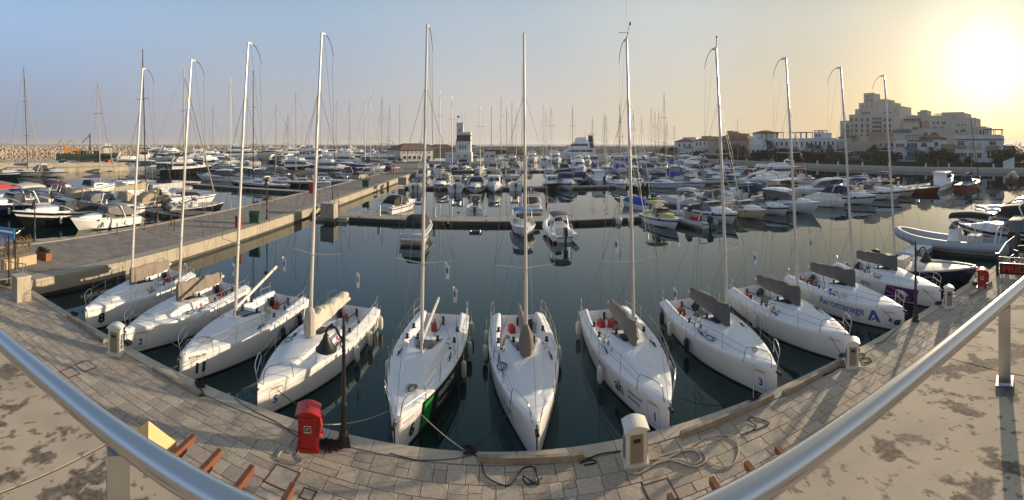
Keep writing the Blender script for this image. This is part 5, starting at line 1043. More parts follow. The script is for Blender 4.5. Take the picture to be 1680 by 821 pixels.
for a in [('super', 0, 400, 262, 27, 'w', 'n', 30, 'long white three-deck motor yacht'), ('super', 0, 455, 259, 26, 'b', 'n', 24, 'dark blue-hulled motor yacht'), ('super', 0, 492, 257, 24, 'n', 'n', 22, None), ('super', 0, 545, 263, 20, 'c', 'n', 22, 'cream three-deck motor yacht with tall white mast'), ('super', 0, 592, 260, 10, 'n', 'n', 20, None), ('fly', 0, 568, 272, 10, 'w', 'k', 16, None), ('fly', 1, 520, 272, 0, 'w', 'n', 15, None), ('sport', 0, 610, 272, 20, 'w', 'n', 15, None), ('fly', 0, 632, 268, 40, 'w', 'n', 14, None), ('super', 0, 655, 254, 10, 'n', 'n', 30, None), ('super', 0, 700, 252, 10, 'w', 'n', 34, None), ('fly', 0, 540, 284, 20, 'w', 'n', 13, None), ('sport', 1, 575, 283, 10, 'w', 'n', 12, None), ('fly', 0, 490, 282, 10, 'k', 'n', 14, None), ('super', 0, 775, 252, 10, 'w', 'n', 30, None)]:
    boat(SB, *a)
PL = "pier's left side"
for a in [('sail', 0, 462, 306, 200, 'k', 'g', 12, 'black-hulled sailing yacht', 171, 'alu'), ('sail', 0, 494, 306, 200, 'w', 'e', 11, 'white sailing yacht with tan furled sail', 151, 'alu'), ('sail', 1, 530, 304, 200, 'b', 'n', 12, 'blue-hulled sailing yacht with navy covers', 160, 'alu'), ('sail', 0, 424, 310, 190, 'n', 'g', 11, 'dark sailing yacht with thin black mast', 115, 'mast_dark'), ('sail', 0, 375, 278, -20, 'w', 'e', 13, None, 129, 'alu'), ('sail', 0, 580, 290, 200, 'w', 'n', 11, None, 166, 'alu'), ('sail', 0, 605, 281, 210, 'w', 'n', 12, None, 155, 'alu'), ('sail', 0, 613, 276, 210, 'w', 'e', 12, None, 149, 'alu'), ('sail', 0, 630, 282, 250, 'w', 'n', 12, 'white sailing yacht stern-on beside the pier cars', 159, 'alu'), ('sail', 0, 660, 268, 210, 'w', 'n', 12, None, 166, 'mast_dark'), ('sail', 0, 557, 280, 190, 'w', 'n', 11, None, 165, 'alu'), ('sail', 0, 640, 272, 210, 'w', 'n', 9, None, 182, 'alu')]:
    boat(PL, *a[:8], desc=a[8], mast=a[9], mcol=a[10])
boat(PL, 'cruiser', 0, 565, 291, 200, 'w', 'n', 9, 'white cruiser with blue cover'); boat(PL, 'cruiser', 1, 600, 290, 200, 'w', 'e', 9)
rf = random.Random(77)
for i in range(34):
    px = rf.uniform(245, 655); py = 259+abs(rf.gauss(0, 9)); boat(SB if px > 390 else LF, rf.choice(['fly', 'sport', 'fly', 'sport', 'super']) if py < 268 else rf.choice(['fly', 'sport', 'cruiser']), 0, px, py, math.degrees(-(px-X0)/F)+rf.uniform(-30, 30)-180*(rf.random() < .3), rf.choice('wwwwn'), rf.choice('nek'), None if py > 266 else rf.uniform(15, 24))
for i in range(16):
    px = rf.choice([rf.uniform(330, 660), rf.uniform(700, 1130)]); py = rf.uniform(259, 272) if px < 680 else rf.uniform(259, 268)
    boat(SB if px < 680 else FC, 'sail', 0, px, py, rf.choice((UP, DN, 20)), 'w', rf.choice('nwe'), 11+rf.random()*4, None, mast=rf.uniform(168, 215), mcol=rf.choice(['alu', 'mast_dark', 'alu']))
for i in range(14):
    px = rf.uniform(690, 1160); boat(FC, rf.choice(['fly', 'cruiser', 'sport']), 0, px, rf.uniform(265, 272), rf.choice((UP, DN)), 'w', rf.choice('nbe'))
# tall ship
ts = thing('tall_ship', 'three-masted dark-hulled tall ship at the far quay', 'ship', at(822, 252, WZ), R(175)); ts.scale = (1, 1, 1); rt = math.hypot(*at(822, 252, WZ)[:2])
obj('hull', mhull(38, 8, 2.6, 4, .1, z0=-.8), 'black_hull', ts); obj('deck', mdeck(38, 8, 2.6, 4), 'teak', ts); obj('deckhouse', MB().box((-6, 0, 3.8), (9, 4, 2.2)), 'offwhite', ts)
for x, py in ((-9, 168), (0, 160), (8, 174)):
    h_ = zat(py, rt)-WZ; m = obj('mast', MB().tube([(x, 0, 2), (x, 0, h_)], .42, 6, .25), 'alu', ts)
    for f in (.45, .62, .78): obj('yard', MB().tube([(x, -4.5, h_*f), (x, 4.5, h_*f)], .25, 5), 'ink_white', m)
# fish-farm barge with cranes by the breakwater
bp = at(145, 258, WZ); bt = thing('work_barge', 'dark green work barge with orange cranes in front of the breakwater', 'barge', bp, R(54)); bt.scale = (.95, .95, .95)
obj('hull', mhull(40, 11, 2.0, 2.6, .06, p=4), 'barge_green', bt); obj('deck', mdeck(40, 11, 2.0, 2.6, p=4), 'rust', bt)
obj('wheelhouse', MB().box((12, 0, 5), (5, 6, 5)).box((12, 0, 8), (3.5, 4, 1.6)), 'offwhite', bt, False); obj('window_band', MB().box((12, 0, 6.4), (5.1, 6.1, .9)), 'glass', bt, False)
for x in (-8, -14): obj('crane_cab', MB().box((x, 1, 4.4), (3, 3, 3.4)), 'crane_orange', bt, False); obj('crane_boom', MB().tube([(x, 1, 5.5), (x-3, 2, 11), (x-8, 3, 5)], .35, 5), 'crane_orange', bt)
obj('crane_tower', MB().tube([(1, 0, 2), (1, 0, 15)], .4, 5).tube([(1, 0, 14), (-4, 0, 9)], .25, 5), 'ink_black', bt)
ccg = random.Random(9)
for i in range(9): obj('cargo_box', MB().box((-3+ccg.uniform(-6, 12), ccg.uniform(-3, 3), 3.1), (2.5, 2.2, 2), rz=ccg.random()), ccg.choice(['rust', 'crane_orange', 'barge_green', 'ink_grey']), bt, False)
# freighter on the horizon
fp = pr(10, 5200, WZ); ft = thing('freighter', 'grey freighter on the horizon at far left', 'ship', fp, R(20))
obj('hull', mhull(190, 26, 9, 13, .04, p=5, z0=-1), 'ink_grey', ft); obj('bridge', MB().box((-78, 0, 18), (16, 20, 20)), 'ink_grey', ft, False)
for x in (-40, -5, 30, 62): obj('deck_crane', MB().tube([(x, 0, 9), (x, 0, 28)], 1.4, 5).tube([(x, 0, 26), (x+18, 0, 20)], .9, 5), 'ink_grey', ft)
# ================================================================ labels that single each boat out
ORD = ['first', 'second', 'third', 'fourth', 'fifth', 'sixth', 'seventh', 'eighth', 'ninth', 'tenth', 'eleventh', 'twelfth', 'thirteenth', 'fourteenth', 'fifteenth', 'sixteenth', 'seventeenth', 'eighteenth', 'nineteenth', 'twentieth', 'twenty-first', 'twenty-second', 'twenty-third', 'twenty-fourth', 'twenty-fifth', 'twenty-sixth', 'twenty-seventh', 'twenty-eighth', 'twenty-ninth', 'thirtieth']
TENS = ['twenty', 'thirty', 'forty', 'fifty', 'sixty', 'seventy', 'eighty']; TENO = ['twentieth', 'thirtieth', 'fortieth', 'fiftieth', 'sixtieth', 'seventieth', 'eightieth']
ORD = ORD[:19]+[(TENO[a] if b == 0 else TENS[a]+'-'+ORD[b-1]) for a in range(7) for b in range(10)]
for row in sorted({r for _, r, _, _ in FLEET}):
    its = sorted([f for f in FLEET if f[1] == row], key=lambda f: f[3])
    for i, (t, _, d, px) in enumerate(its):
        pre = 'in the ' if 'basin' in row else 'at the ' if 'end' in row else 'along the '
        same = len([1 for f in its if f[2] == d]) > 1 or len(d.split()) < 8
        lab = f"{d}, {ORD[i]} from left {pre}{row}" if same else f"{d}, {pre}{row}"
        if len(lab.split()) > 16: lab = f"{d}, {row}"
        if len(lab.split()) > 16: lab = d
        t['label'] = lab; t['group'] = 'boats '+pre+row
for k_ in PROTO.values(): remove_tree(k_)
# ================================================================ buildings
class Fac:
    def __init__(s, name, label, px0, r0, px1, r1, cat='building', base=.55):
        s.a, s.b = pr(px0, r0), pr(px1, r1); s.d = (s.b-s.a); s.L = s.d.length; s.d.normalize(); s.nrm = Vector((-s.d.y, s.d.x, 0))
        if s.nrm.dot(s.a) < 0: s.nrm = -s.nrm
        s.z0 = base; s.root = thing(name, label, cat, (s.a.x, s.a.y, base), math.atan2(s.d.y, s.d.x)); s.sg = 1 if s.nrm.dot(Vector((-s.d.y, s.d.x, 0))) > 0 else -1
    def u(s, px, back=0.):
        t = (px-X0)/F; dx, dy = math.sin(t), math.cos(t); a = s.a+s.nrm*back
        den = dx*s.d.y-dy*s.d.x; r = (a.x*s.d.y-a.y*s.d.x)/den; q = Vector((dx*r, dy*r, 0)); return (q-a).dot(s.d), r
    def blk(s, px0, px1, pt, pb=None, back=0., dep=8., m='wall_white', name='wall', tile=False, par=True):
        u0, r0 = s.u(px0, back); u1, r1 = s.u(px1, back); rr = (r0+r1)/2; zt = zat(pt, rr)-s.z0; zb = 0 if pb is None else zat(pb, rr)-s.z0
        if u1 < u0: u0, u1 = u1, u0
        w_ = obj(name, MB().box(((u0+u1)/2, s.sg*(back+dep/2), (zt+zb)/2), (u1-u0, dep, zt-zb)), m, s.root, False)
        if tile:
            rr_ = MB(); h = min(2.2, (u1-u0)*.16); c = s.sg*(back+dep/2)
            rr_.rings([[(u0-.4, s.sg*(back-.4), zt), (u1+.4, s.sg*(back-.4), zt), (u1+.4, s.sg*(back+dep+.4), zt), (u0-.4, s.sg*(back+dep+.4), zt)], [(u0-.4, s.sg*(back-.4), zt+.2), (u1+.4, s.sg*(back-.4), zt+.2), (u1+.4, s.sg*(back+dep+.4), zt+.2), (u0-.4, s.sg*(back+dep+.4), zt+.2)], [(u0+dep*.35, c-.1, zt+h), (u1-dep*.35, c-.1, zt+h), (u1-dep*.35, c+.1, zt+h), (u0+dep*.35, c+.1, zt+h)]])
            obj('roof', rr_, 'roof_tile', s.root, False)
        elif par and zt-zb > 1.5:
            obj('parapet', MB().box(((u0+u1)/2, s.sg*(back+.12), zt+.12), (u1-u0+.12, .36, .26)), m, w_, False)
        return w_
    def win(s, px0, py0, px1, py1, back=0., arch=False, m='window_dark', fm='wall_white', name='window', fr=.12):
        u0, r0 = s.u(px0, back); u1, r1 = s.u(px1, back); rr = (r0+r1)/2; z1 = zat(py0, rr)-s.z0; z0 = zat(py1, rr)-s.z0
        if u1 < u0: u0, u1 = u1, u0
        if arch:
            c = (u0+u1)/2; a = (u1-u0)/2; sp = max(z0+.1, z1-a); pl = [(u0, z0), (u1, z0)]+[(c+a*math.cos(t), sp+min(a, z1-sp)*math.sin(t)) for t in [PI*j/8 for j in range(9)]]
            ol = [(c+(x-c)*(1+fr*1.6/a), z+(.16 if z > z0+.01 else 0)) for x, z in pl]
        else: pl = [(u0, z0), (u1, z0), (u1, z1), (u0, z1)]; ol = [(u0-fr, z0-fr), (u1+fr, z0-fr), (u1+fr, z1+fr), (u0-fr, z1+fr)]
        y0 = s.sg*back; f = MB(); n_ = len(pl)
        vs = [(x, y0-s.sg*.10, z) for x, z in ol]+[(x, y0-s.sg*.10, z) for x, z in pl]+[(x, y0+s.sg*.02, z) for x, z in pl]+[(x, y0+s.sg*.02, z) for x, z in ol]
        f.add(vs, [(i, (i+1) % n_, n_+(i+1) % n_, n_+i) for i in range(n_)]+[(n_+i, n_+(i+1) % n_, 2*n_+(i+1) % n_, 2*n_+i) for i in range(n_)]+[(3*n_+i, i, (i+1) % n_, 3*n_+(i+1) % n_) for i in range(n_)])
        w_ = obj(name, f, fm, s.root, False); obj('pane', MB().add([(x, y0-s.sg*.015, z) for x, z in pl], [tuple(range(n_))]), m, w_, False)
        if u1-u0 > 1.3:
            k_ = max(1, round((u1-u0)/1.1)); gb = MB().box(((u0+u1)/2, y0-s.sg*.04, z0+(z1-z0)*.62), (u1-u0, .05, .07))
            for i in range(1, k_): gb.box((u0+(u1-u0)*i/k_, y0-s.sg*.04, (z0+z1)/2), (.07, .05, z1-z0))
            obj('glazing_bar', gb, 'wall_white', w_, False)
        obj('sill', MB().box(((u0+u1)/2, y0-s.sg*.16, z0-fr), (u1-u0+.4, .3, .1)), fm, w_, False) if not arch else None
        return w_
    def balc(s, px0, px1, py0, py1, back=0., m='wall_white', dep=1.1):
        u0, r0 = s.u(px0, back); u1, r1 = s.u(px1, back); rr = (r0+r1)/2; z1 = zat(py0, rr)-s.z0; z0 = zat(py1, rr)-s.z0
        if u1 < u0: u0, u1 = u1, u0
        y = s.sg*(back-dep); mb = MB().box(((u0+u1)/2, s.sg*(back-dep/2), z0), (u1-u0, dep, .16)).box(((u0+u1)/2, y, z1), (u1-u0, .08, .1))
        n_ = max(3, int((u1-u0)/.55))
        for i in range(n_+1): mb.box((u0+(u1-u0)*i/n_, y, (z0+z1)/2), (.09, .06, z1-z0))
        mb.box(((u0+u1)/2, y+s.sg*.03, (z0+z1)/2), (u1-u0, .03, (z1-z0)*.8)); return obj('balcony', mb, m, s.root, False)
    def perg(s, px0, px1, pt, pb, back=0., dep=4., m='shutter_brown'):
        u0, r0 = s.u(px0, back); u1, r1 = s.u(px1, back); rr = (r0+r1)/2; z1 = zat(pt, rr)-s.z0; z0 = zat(pb, rr)-s.z0
        if u1 < u0: u0, u1 = u1, u0
        p_ = MB().box(((u0+u1)/2, s.sg*(back+dep/2), z1), (u1-u0+.6, dep+.6, .22)); n_ = max(2, int((u1-u0)/2.5))
        for i in range(n_+1):
            for y in (back+.1, back+dep-.1): p_.box((u0+(u1-u0)*i/n_, s.sg*y, (z0+z1)/2), (.2, .2, z1-z0))
        return obj('roof_pergola', p_, m, s.root, False)
    def row(s, px0, px1, n_, w_, py0, py1, **k):
        for i in range(n_): c = px0+(px1-px0)*(i+.5)/n_; s.win(c-w_/2, py0, c+w_/2, py1, **k)
# harbour tower
f = Fac('harbour_tower', 'white harbour control tower with brown-topped glazed room, behind the far pontoon', 731, 162, 773, 161)
f.blk(747.6, 772, 231, None, 0, 6); f.blk(749, 772, 229.8, 231.2, -.3, 6.4, 'shutter_brown', 'cornice', par=False); f.blk(749, 772, 220.6, 229.8, 0, 5.6); f.blk(749, 772, 216.8, 220.6, 0, 5.6, name='roof_block'); f.blk(749, 760, 202.5, 216.8, .4, 2.6, name='stair_turret'); f.blk(731, 773, 250.7, None, -1.6, 9, name='lower_wing')
f.blk(749, 772, 221.5, 223.6, -.25, 6, 'roof_tile', 'tile_band', par=False); f.row(749.5, 771.5, 5, 3.9, 224.2, 228.8, back=-.05, fm='shutter_brown'); f.row(753, 766, 3, 1.9, 238, 244.6); f.win(750.5, 254.6, 755.5, 257.4, -1.6); f.win(760.5, 254.6, 767.5, 257.4, -1.6); f.row(736, 744, 2, 1.6, 254.5, 257.5, back=-1.6)  # thin brown tile band above the glazed room, then the windows
f.win(752.8, 212, 755.2, 216, .4); obj('flagpole', MB().tube([(6, 2.0, 14), (6, 2.0, 18.5)], .06, 5), 'ink_grey', f.root); obj('aerial', MB().tube([(4.2, 2.0, 14), (4.2, 2.0, 17.8)], .05, 5), 'ink_grey', f.root); obj('flag', MB().add([(4.25, 2, 17.6), (5.1, 2.1, 17.5), (5.1, 2.1, 16.8), (4.25, 2, 16.9)], [(0, 1, 2, 3)]), 'ink_blue', f.root, False)
f = Fac('harbour_kiosk', 'small white flat-roofed building right of the harbour tower', 793.5, 158, 813, 158); f.blk(793.5, 813, 250, None, 0, 5); f.win(798, 254.5, 800.5, 258.5); f.win(804.5, 254.5, 811, 257.5)
f = Fac('harbour_office', 'long white harbour building with terracotta hipped roof left of the tower', 656, 168, 712, 176)
f.blk(657, 711, 246.3, None, 0, 12, 'offwhite', tile=False, par=False); u0, r0 = f.u(656); u1, r1 = f.u(712); zr = zat(246.3, 172)-f.z0
obj('roof', MB().rings([[(u0-.6, -.8*f.sg, zr), (u1+.6, -.8*f.sg, zr), (u1+.6, 12.8*f.sg, zr), (u0-.6, 12.8*f.sg, zr)], [(u0+5, 5.8*f.sg, zr+2.7), (u1-3, 5.8*f.sg, zr+2.7), (u1-3, 6.2*f.sg, zr+2.7), (u0+5, 6.2*f.sg, zr+2.7)]]), 'roof_tile', f.root, False)
f.row(660, 708, 7, 1.7, 249, 251.2); f.row(660, 708, 6, 4.4, 256, 261.5)
f = Fac('harbour_warehouse', 'long low building with terracotta roof behind the tower, beside the office', 698, 205, 748, 205); f.blk(698, 748, 244.5, None, 0, 12, 'wall_tan', tile=True); f.row(700, 746, 9, 2.6, 247, 252)
f = Fac('quayside_house', 'small cream house on the far breakwater quay right of the tall ship', 830, 330, 866, 330); f.blk(832, 850, 243, None, 0, 10, 'wall_tan', tile=True); f.blk(852, 864, 241.5, None, 0, 10, 'cap_yellow'); f.row(833, 863, 5, 2.5, 245, 248.5)
# houses across the channel
P_ = lambda px, o=14: prm(px)+o
f = Fac('villa', 'white villa with tiled roofs, leftmost house across the channel', 1096, P_(1096, 24), 1138, P_(1138, 24)); f.blk(1107, 1138, 233, None, 4, 9, 'wall_white', tile=True); f.blk(1122, 1137, 243, None, 0, 5, 'wall_white', tile=True); f.blk(1120, 1142, 226, None, 14, 8, 'wall_white'); f.row(1110, 1136, 3, 3, 236, 241, back=4); f.win(1131, 250, 1134, 256)
f = Fac('villa', 'white villa with a balcony and tan tower, second house across the channel', 1137, P_(1137, 22), 1168, P_(1168, 22)); f.blk(1138, 1160, 231, None, 0, 9, 'wall_white', tile=True); f.blk(1151, 1167, 224, None, 9, 8, 'wall_tan'); f.row(1140, 1159, 3, 2.6, 233, 239); f.balc(1143, 1158, 240, 243); f.row(1140, 1159, 3, 3, 247, 255)
f = Fac('villa', 'pinkish villa with tiled gable behind a moored mast, third house across the channel', 1168, P_(1168, 16), 1226, P_(1226, 22)); f.blk(1172, 1226, 229, None, 4, 10, 'wall_pink', tile=True); f.blk(1192, 1215, 219, None, 12, 8, 'wall_pink'); f.blk(1192, 1202, 215.5, None, 12.2, 5, 'wall_tan'); f.blk(1172, 1188, 238, None, 0, 5, 'wall_tan'); f.row(1176, 1224, 6, 3.2, 235, 241, back=4); f.row(1174, 1187, 2, 3, 246, 254); f.row(1192, 1224, 4, 3.6, 247, 255, back=4)
f = Fac('terrace_house', 'long white terrace house with two brown roof pergolas', 1229, P_(1229, 14), 1330, P_(1330, 14)); f.blk(1229, 1330, 228.5, None, 2, 10, 'wall_white'); f.blk(1235, 1257, 219, None, 4, 7, 'wall_white', tile=True); f.perg(1249, 1274, 217.5, 228, 2.4); f.perg(1295, 1322, 217.5, 228, 2.4); f.blk(1229, 1258, 238, None, 0, 4, 'wall_white')
f.row(1232, 1256, 3, 4, 246, 256); f.row(1262, 1328, 8, 3, 233, 239, back=2); f.balc(1297, 1313, 237, 241, 2); f.row(1262, 1328, 6, 4.5, 247, 256, back=2); f.win(1243, 226, 1247, 229.5, 4)
f = Fac('terrace_house', 'white terrace house with a small roof turret and blue balconies', 1324, P_(1324, 14), 1374, P_(1374, 14)); f.blk(1326, 1372, 228, None, 2, 10, 'wall_white'); f.blk(1335, 1351, 218, None, 5, 5, 'wall_white', name='turret'); f.perg(1337, 1348, 214.5, 218, 5.2, 3); f.win(1338, 220.5, 1340.5, 224.5, 5); f.win(1343, 220.5, 1346, 224.5, 5)
f.row(1328, 1370, 6, 3.2, 232, 238, back=2); f.balc(1320, 1345, 245, 250, 2, 'wall_white'); f.row(1328, 1370, 5, 4, 246, 256, back=2)
f = Fac('cream_house', 'cream three-arched villa below the tall hotel', 1375, P_(1375, 14), 1470, P_(1470, 14)); f.blk(1376, 1440, 232.5, None, 2, 10, 'wall_cream'); f.blk(1424, 1448, 218, None, 6, 9, 'wall_tan'); f.blk(1440, 1470, 229, None, 2, 10, 'wall_cream'); f.blk(1376, 1398, 226, None, 8, 5, 'wall_cream', tile=True); f.perg(1395, 1425, 218.5, 229, 9, 3, 'wall_white')
f.row(1384, 1416, 2, 13, 235.5, 240.5, back=2, m='wall_tan'); f.row(1390, 1424, 2, 8, 248, 260, back=2, arch=True, fm='wall_cream'); f.win(1396, 248, 1411, 261, 2, fm='wall_cream'); f.balc(1396, 1411, 256, 260, 1.9, 'wall_cream', .3); f.row(1440, 1468, 3, 4.2, 235, 241, back=2); f.row(1442, 1468, 3, 4, 247, 257, back=2)
f = Fac('terrace_house', 'white terrace house with blue balcony and broad arches below the second hotel', 1465, P_(1465, 13), 1547, P_(1547, 13)); f.blk(1466, 1543, 231, None, 2, 10, 'wall_white'); f.blk(1489, 1530, 230, 231.5, 1.4, 6, 'roof_tile', 'eave', par=False); f.blk(1509, 1544, 227, None, 6, 8, 'wall_tan', tile=True)
f.win(1470, 236, 1483.5, 241, 2); f.win(1488, 235, 1505, 243, 2); f.balc(1486, 1505, 240.5, 245.5, 2, 'balcony_blue'); f.win(1511, 234, 1521, 241, 2, arch=True); f.win(1468.5, 249.5, 1481.5, 261, 2, arch=True); f.win(1488, 249, 1505, 259, 2); f.balc(1486, 1505, 256, 261, 2, 'balcony_blue', .4); f.perg(1487, 1508, 222.5, 231, 3, 4, 'balcony_blue')
f.win(1534, 233.5, 1539, 239, 2, fm='wall_tan')
f = Fac('tan_house', 'small tan house between the white terraces, behind a dark tree', 1541, P_(1541, 14), 1567, P_(1567, 14)); f.blk(1541, 1567, 238, None, 2, 9, 'wall_tan'); f.row(1543, 1565, 2, 3.5, 243, 249, back=2)
f = Fac('end_house', 'white two-storey house with rust-red bands and roof pergola, rightmost in the row', 1565, P_(1565, 12), 1646, P_(1646, 12)); f.blk(1567, 1643, 222.5, None, 2, 11, 'wall_white'); f.blk(1566.5, 1643.5, 228, 229.4, 1.6, 11.6, 'roof_tile', 'red_band', par=False); f.perg(1617, 1643, 212.5, 222, 4, 5)
f.win(1571, 232, 1582, 238, 2); f.balc(1568, 1586, 238, 242.5, 2, 'wall_pink', .7); f.row(1588, 1612, 2, 8.5, 234, 246, back=2, arch=True, m='wall_cream'); f.win(1623, 232, 1634, 238, 2, m='shutter_brown'); f.balc(1618, 1640, 239, 246, 2, 'wall_pink', 1.2); f.win(1571, 251, 1586, 257.5, 2); f.row(1587, 1613, 2, 8, 251, 259, back=2); f.blk(1617, 1641, 248.2, 250, .0, 3, 'roof_tile', 'porch_band', par=False)
for px in (1618.5, 1625, 1633.5, 1640): f.blk(px-.8, px+.8, 250, None, .2, .7, 'wall_white', 'column', par=False)
f.win(1620, 251, 1637, 260, 2, m='shutter_brown'); f.blk(1615, 1643, 261, None, .1, 2, 'wall_white', 'terrace_wall', par=False)
# the tall hotel
f = Fac('hotel', 'tall stepped pale hotel with a round tower, highest building on the right', 1378, 232, 1478, 212); hw = 'hotel_wall'
f.blk(1393, 1476, 187.5, None, 3, 20, hw); f.blk(1378.5, 1396, 199, None, 2, 10, hw, 'arcade_wing'); f.blk(1403, 1465, 178.5, None, 6, 16, hw); f.blk(1409, 1460, 168.5, None, 9, 12, hw); f.blk(1417, 1433, 153.5, None, 11, 7, hw, 'tower_block'); f.blk(1440, 1456, 163.5, None, 12, 8, hw); f.blk(1458, 1475, 174, None, 8, 14, hw, 'round_bay'); f.blk(1404, 1412, 181, None, 5, 4, hw)

for py in (194, 204, 212, 219):
    for px in (1397, 1405, 1414.5, 1423.5, 1452, 1460): f.win(px-1.9, py, px+1.9, py+5, 3, arch=(py == 194 and px in (1405, 1452, 1460)), fm=hw)
for py in (193, 200, 207, 214): f.win(1431.5, py, 1446, py+5, 3, fm=hw); f.balc(1431, 1446.5, py+3.5, py+6, 3, hw, 1.2)
for py in (205, 213, 221): f.win(1383.5, py-1.5, 1394, py+5, 2, arch=(py == 205), fm=hw)
f.row(1415, 1428, 5, 1.5, 184, 187.5, back=6, fm=hw); f.row(1412, 1432, 3, 1.4, 172.5, 175.5, back=9, fm=hw); f.row(1420, 1432, 2, 1.5, 163, 167, back=11, fm=hw); f.row(1449, 1463, 5, 1.5, 183.5, 185.5, back=6, fm=hw); f.row(1402, 1410, 2, 1.3, 184, 187, back=5.5, fm=hw); f.win(1422, 157, 1424.5, 159.5, 11, fm=hw)
f = Fac('hotel', 'broad stepped pale hotel with big arched windows, right of the tall one', 1462, 205, 1618, 190)
f.blk(1462, 1545, 212, None, 2, 16, hw); f.blk(1486, 1512, 190.5, None, 8, 12, hw); f.blk(1483, 1507, 197, None, 6, 3, hw, 'roof_terrace'); f.perg(1483, 1507, 195.5, 201, 5, 2.5); f.blk(1505, 1562, 190.5, None, 7, 14, hw); f.blk(1510, 1521, 181.5, None, 9, 6, hw, 'turret'); f.blk(1505, 1512, 184.5, None, 9, 6, hw); f.blk(1545, 1581, 185, None, 9, 14, hw); f.perg(1533, 1546, 187, 190, 9, 4, 'cap_yellow')
f.blk(1560, 1594, 194, None, 5, 14, hw); f.blk(1582, 1601, 194, None, 10, 10, hw, 'round_bay'); f.blk(1592, 1617, 208.5, None, 3, 14, hw); f.blk(1545, 1600, 211, None, 1, 12, hw)
f.win(1514, 197.5, 1524.5, 214, 2 if False else 7, arch=True, fm=hw, m='wall_tan'); f.row(1508, 1514, 1, 3, 199, 212, back=7, fm=hw); f.row(1529, 1542, 2, 2.6, 199.5, 204, back=7, fm=hw); f.win(1545.5, 199.5, 1551.5, 204, 7, fm=hw); f.row(1528, 1551, 2, 9, 208, 211.9, back=7, arch=True, fm=hw); f.row(1566, 1586, 4, 2, 203.5, 206.5, back=5, fm=hw)
f.win(1525, 217, 1541, 227, 2, arch=True, fm=hw); f.win(1515, 217, 1522, 224, 2, arch=True, fm=hw); f.win(1575, 211.8, 1585.5, 219, 1, arch=True, fm=hw); f.balc(1574, 1586.5, 217, 220, 1, hw, .5); f.win(1568, 213.5, 1571.5, 218, 1, fm=hw); f.row(1489, 1506, 3, 3.6, 197.5, 200.5, back=7.9, fm=hw); f.win(1497, 208.5, 1505, 212, 1.9, fm=hw, m='shutter_brown')
f.row(1464, 1496, 3, 8.5, 209 if False else 213.8, 217.5, back=2, fm=hw); f.balc(1472, 1493, 212, 216.5, 2, 'balcony_blue', .8); f.row(1606, 1616, 2, 3, 213, 221, back=3, arch=True, fm=hw)
f = Fac('low_house', 'low house with tiled roof at the far right behind trees', 1642, P_(1642, 20), 1668, P_(1668, 20)); f.blk(1643, 1664, 240, None, 2, 9, 'wall_tan', tile=True); f.row(1645, 1660, 3, 2.5, 244, 249, back=2)
# promenade lamp boxes, sail-shaped screen
for i, px in enumerate((1158, 1192, 1225, 1266, 1302, 1341, 1375, 1415, 1459, 1519, 1557, 1630)):
    r = prm(px)+1.2; t = thing('service_post', f'small white service post on the promenade edge, {ORD[i]} from left', 'post', pr(px, r, .55), 0, 'white service posts on the promenade'); obj('body', MB().box((0, 0, .6), (.45, .4, 1.2)), 'ped_white', t, False); obj('cap', MB().box((0, 0, 1.24), (.6, .55, .1)), 'ped_white', t, False)
p = pr(1655, prm(1655)+2, .55); t = thing('screen_panel', 'tilted pale screen standing on the promenade at far right', 'screen', p, R(-60)); obj('panel', MB().prism([(-1.6, 0), (1.6, 0), (1.6, 3.2), (-1.6, 2.0)], -.05, .05, 'y'), 'wall_white', t, False); obj('support', MB().tube([(1.5, .1, 0), (1.5, .1, 3.3)], .06, 6), 'ink_grey', t); obj('support', MB().tube([(-1.5, .1, 0), (-1.5, .1, 2.1)], .06, 6), 'ink_grey', t)
# ================================================================ trees
rt_ = random.Random(21)
def palm(px, pt, r, lab):
    base = pr(px, r, .8); z1 = zat(pt, r)-.8; t = thing('palm_tree', lab, 'palm tree', base, rt_.uniform(0, 6), 'palm trees along the promenade'); h = z1*.78
    obj('trunk', MB().tube([(0, 0, 0), (.12, 0, h*.5), (0, .1, h)], .24, 7, .17), 'bark', t); cr = MB()
    for i in range(30):
        a = rt_.uniform(0, 6.3); el = rt_.uniform(-.5, 1.25); L = rt_.uniform(2.3, 3.4)*max(.8, z1/8); pts = []
        for k in range(6): u = k/5; pts.append(Vector((math.cos(a)*math.cos(el)*L*u, math.sin(a)*math.cos(el)*L*u, h+math.sin(el)*L*u-.9*L*u*u*.7)))
        sd_ = Vector((-math.sin(a), math.cos(a), 0))
        for k in range(5):
            w0 = .42*(1-k/5.5)
            for q in (1, -1): m_ = (pts[k]+pts[k+1])/2; cr.add([pts[k], pts[k+1], m_+sd_*q*w0*1.5-Vector((0, 0, .22))], [(0, 1, 2)]); cr.add([pts[k], pts[k]+(pts[k+1]-pts[k])*.45, pts[k]+sd_*q*w0*1.4-Vector((0, 0, .15))], [(0, 1, 2)])
    obj('crown', cr, 'palm_leaf', t, False); return t
def tree(px, pt, r, w_, lab, m='leaf', hb_=.15):
    base = pr(px, r, .8); z1 = zat(pt, r)-.8; t = thing('broadleaf_tree', lab, 'tree', base, rt_.uniform(0, 6), 'trees among the houses')
    obj('trunk', MB().tube([(0, 0, 0), (.1, .05, z1*.3), (0, 0, z1*.6)], .2, 6, .1).tube([(.1, 0, z1*.3), (w_*.25, .1, z1*.65)], .1, 5, .05).tube([(.1, 0, z1*.35), (-w_*.25, -.1, z1*.6)], .1, 5, .05), 'bark', t); cr = MB()
    for i in range(16):
        a = rt_.uniform(0, 6.3); q = rt_.uniform(0, .5)*w_; z = z1*(hb_+.12)+rt_.uniform(0, 1)*z1*(.72-hb_); k = (1-abs(z/z1-.5)*.9)
        leafclump(cr, (math.cos(a)*q*k, math.sin(a)*q*k, z), (w_*.27, w_*.27, z1*.18), 120, .26, rt_)
    obj('crown', cr, m, t, False); return t
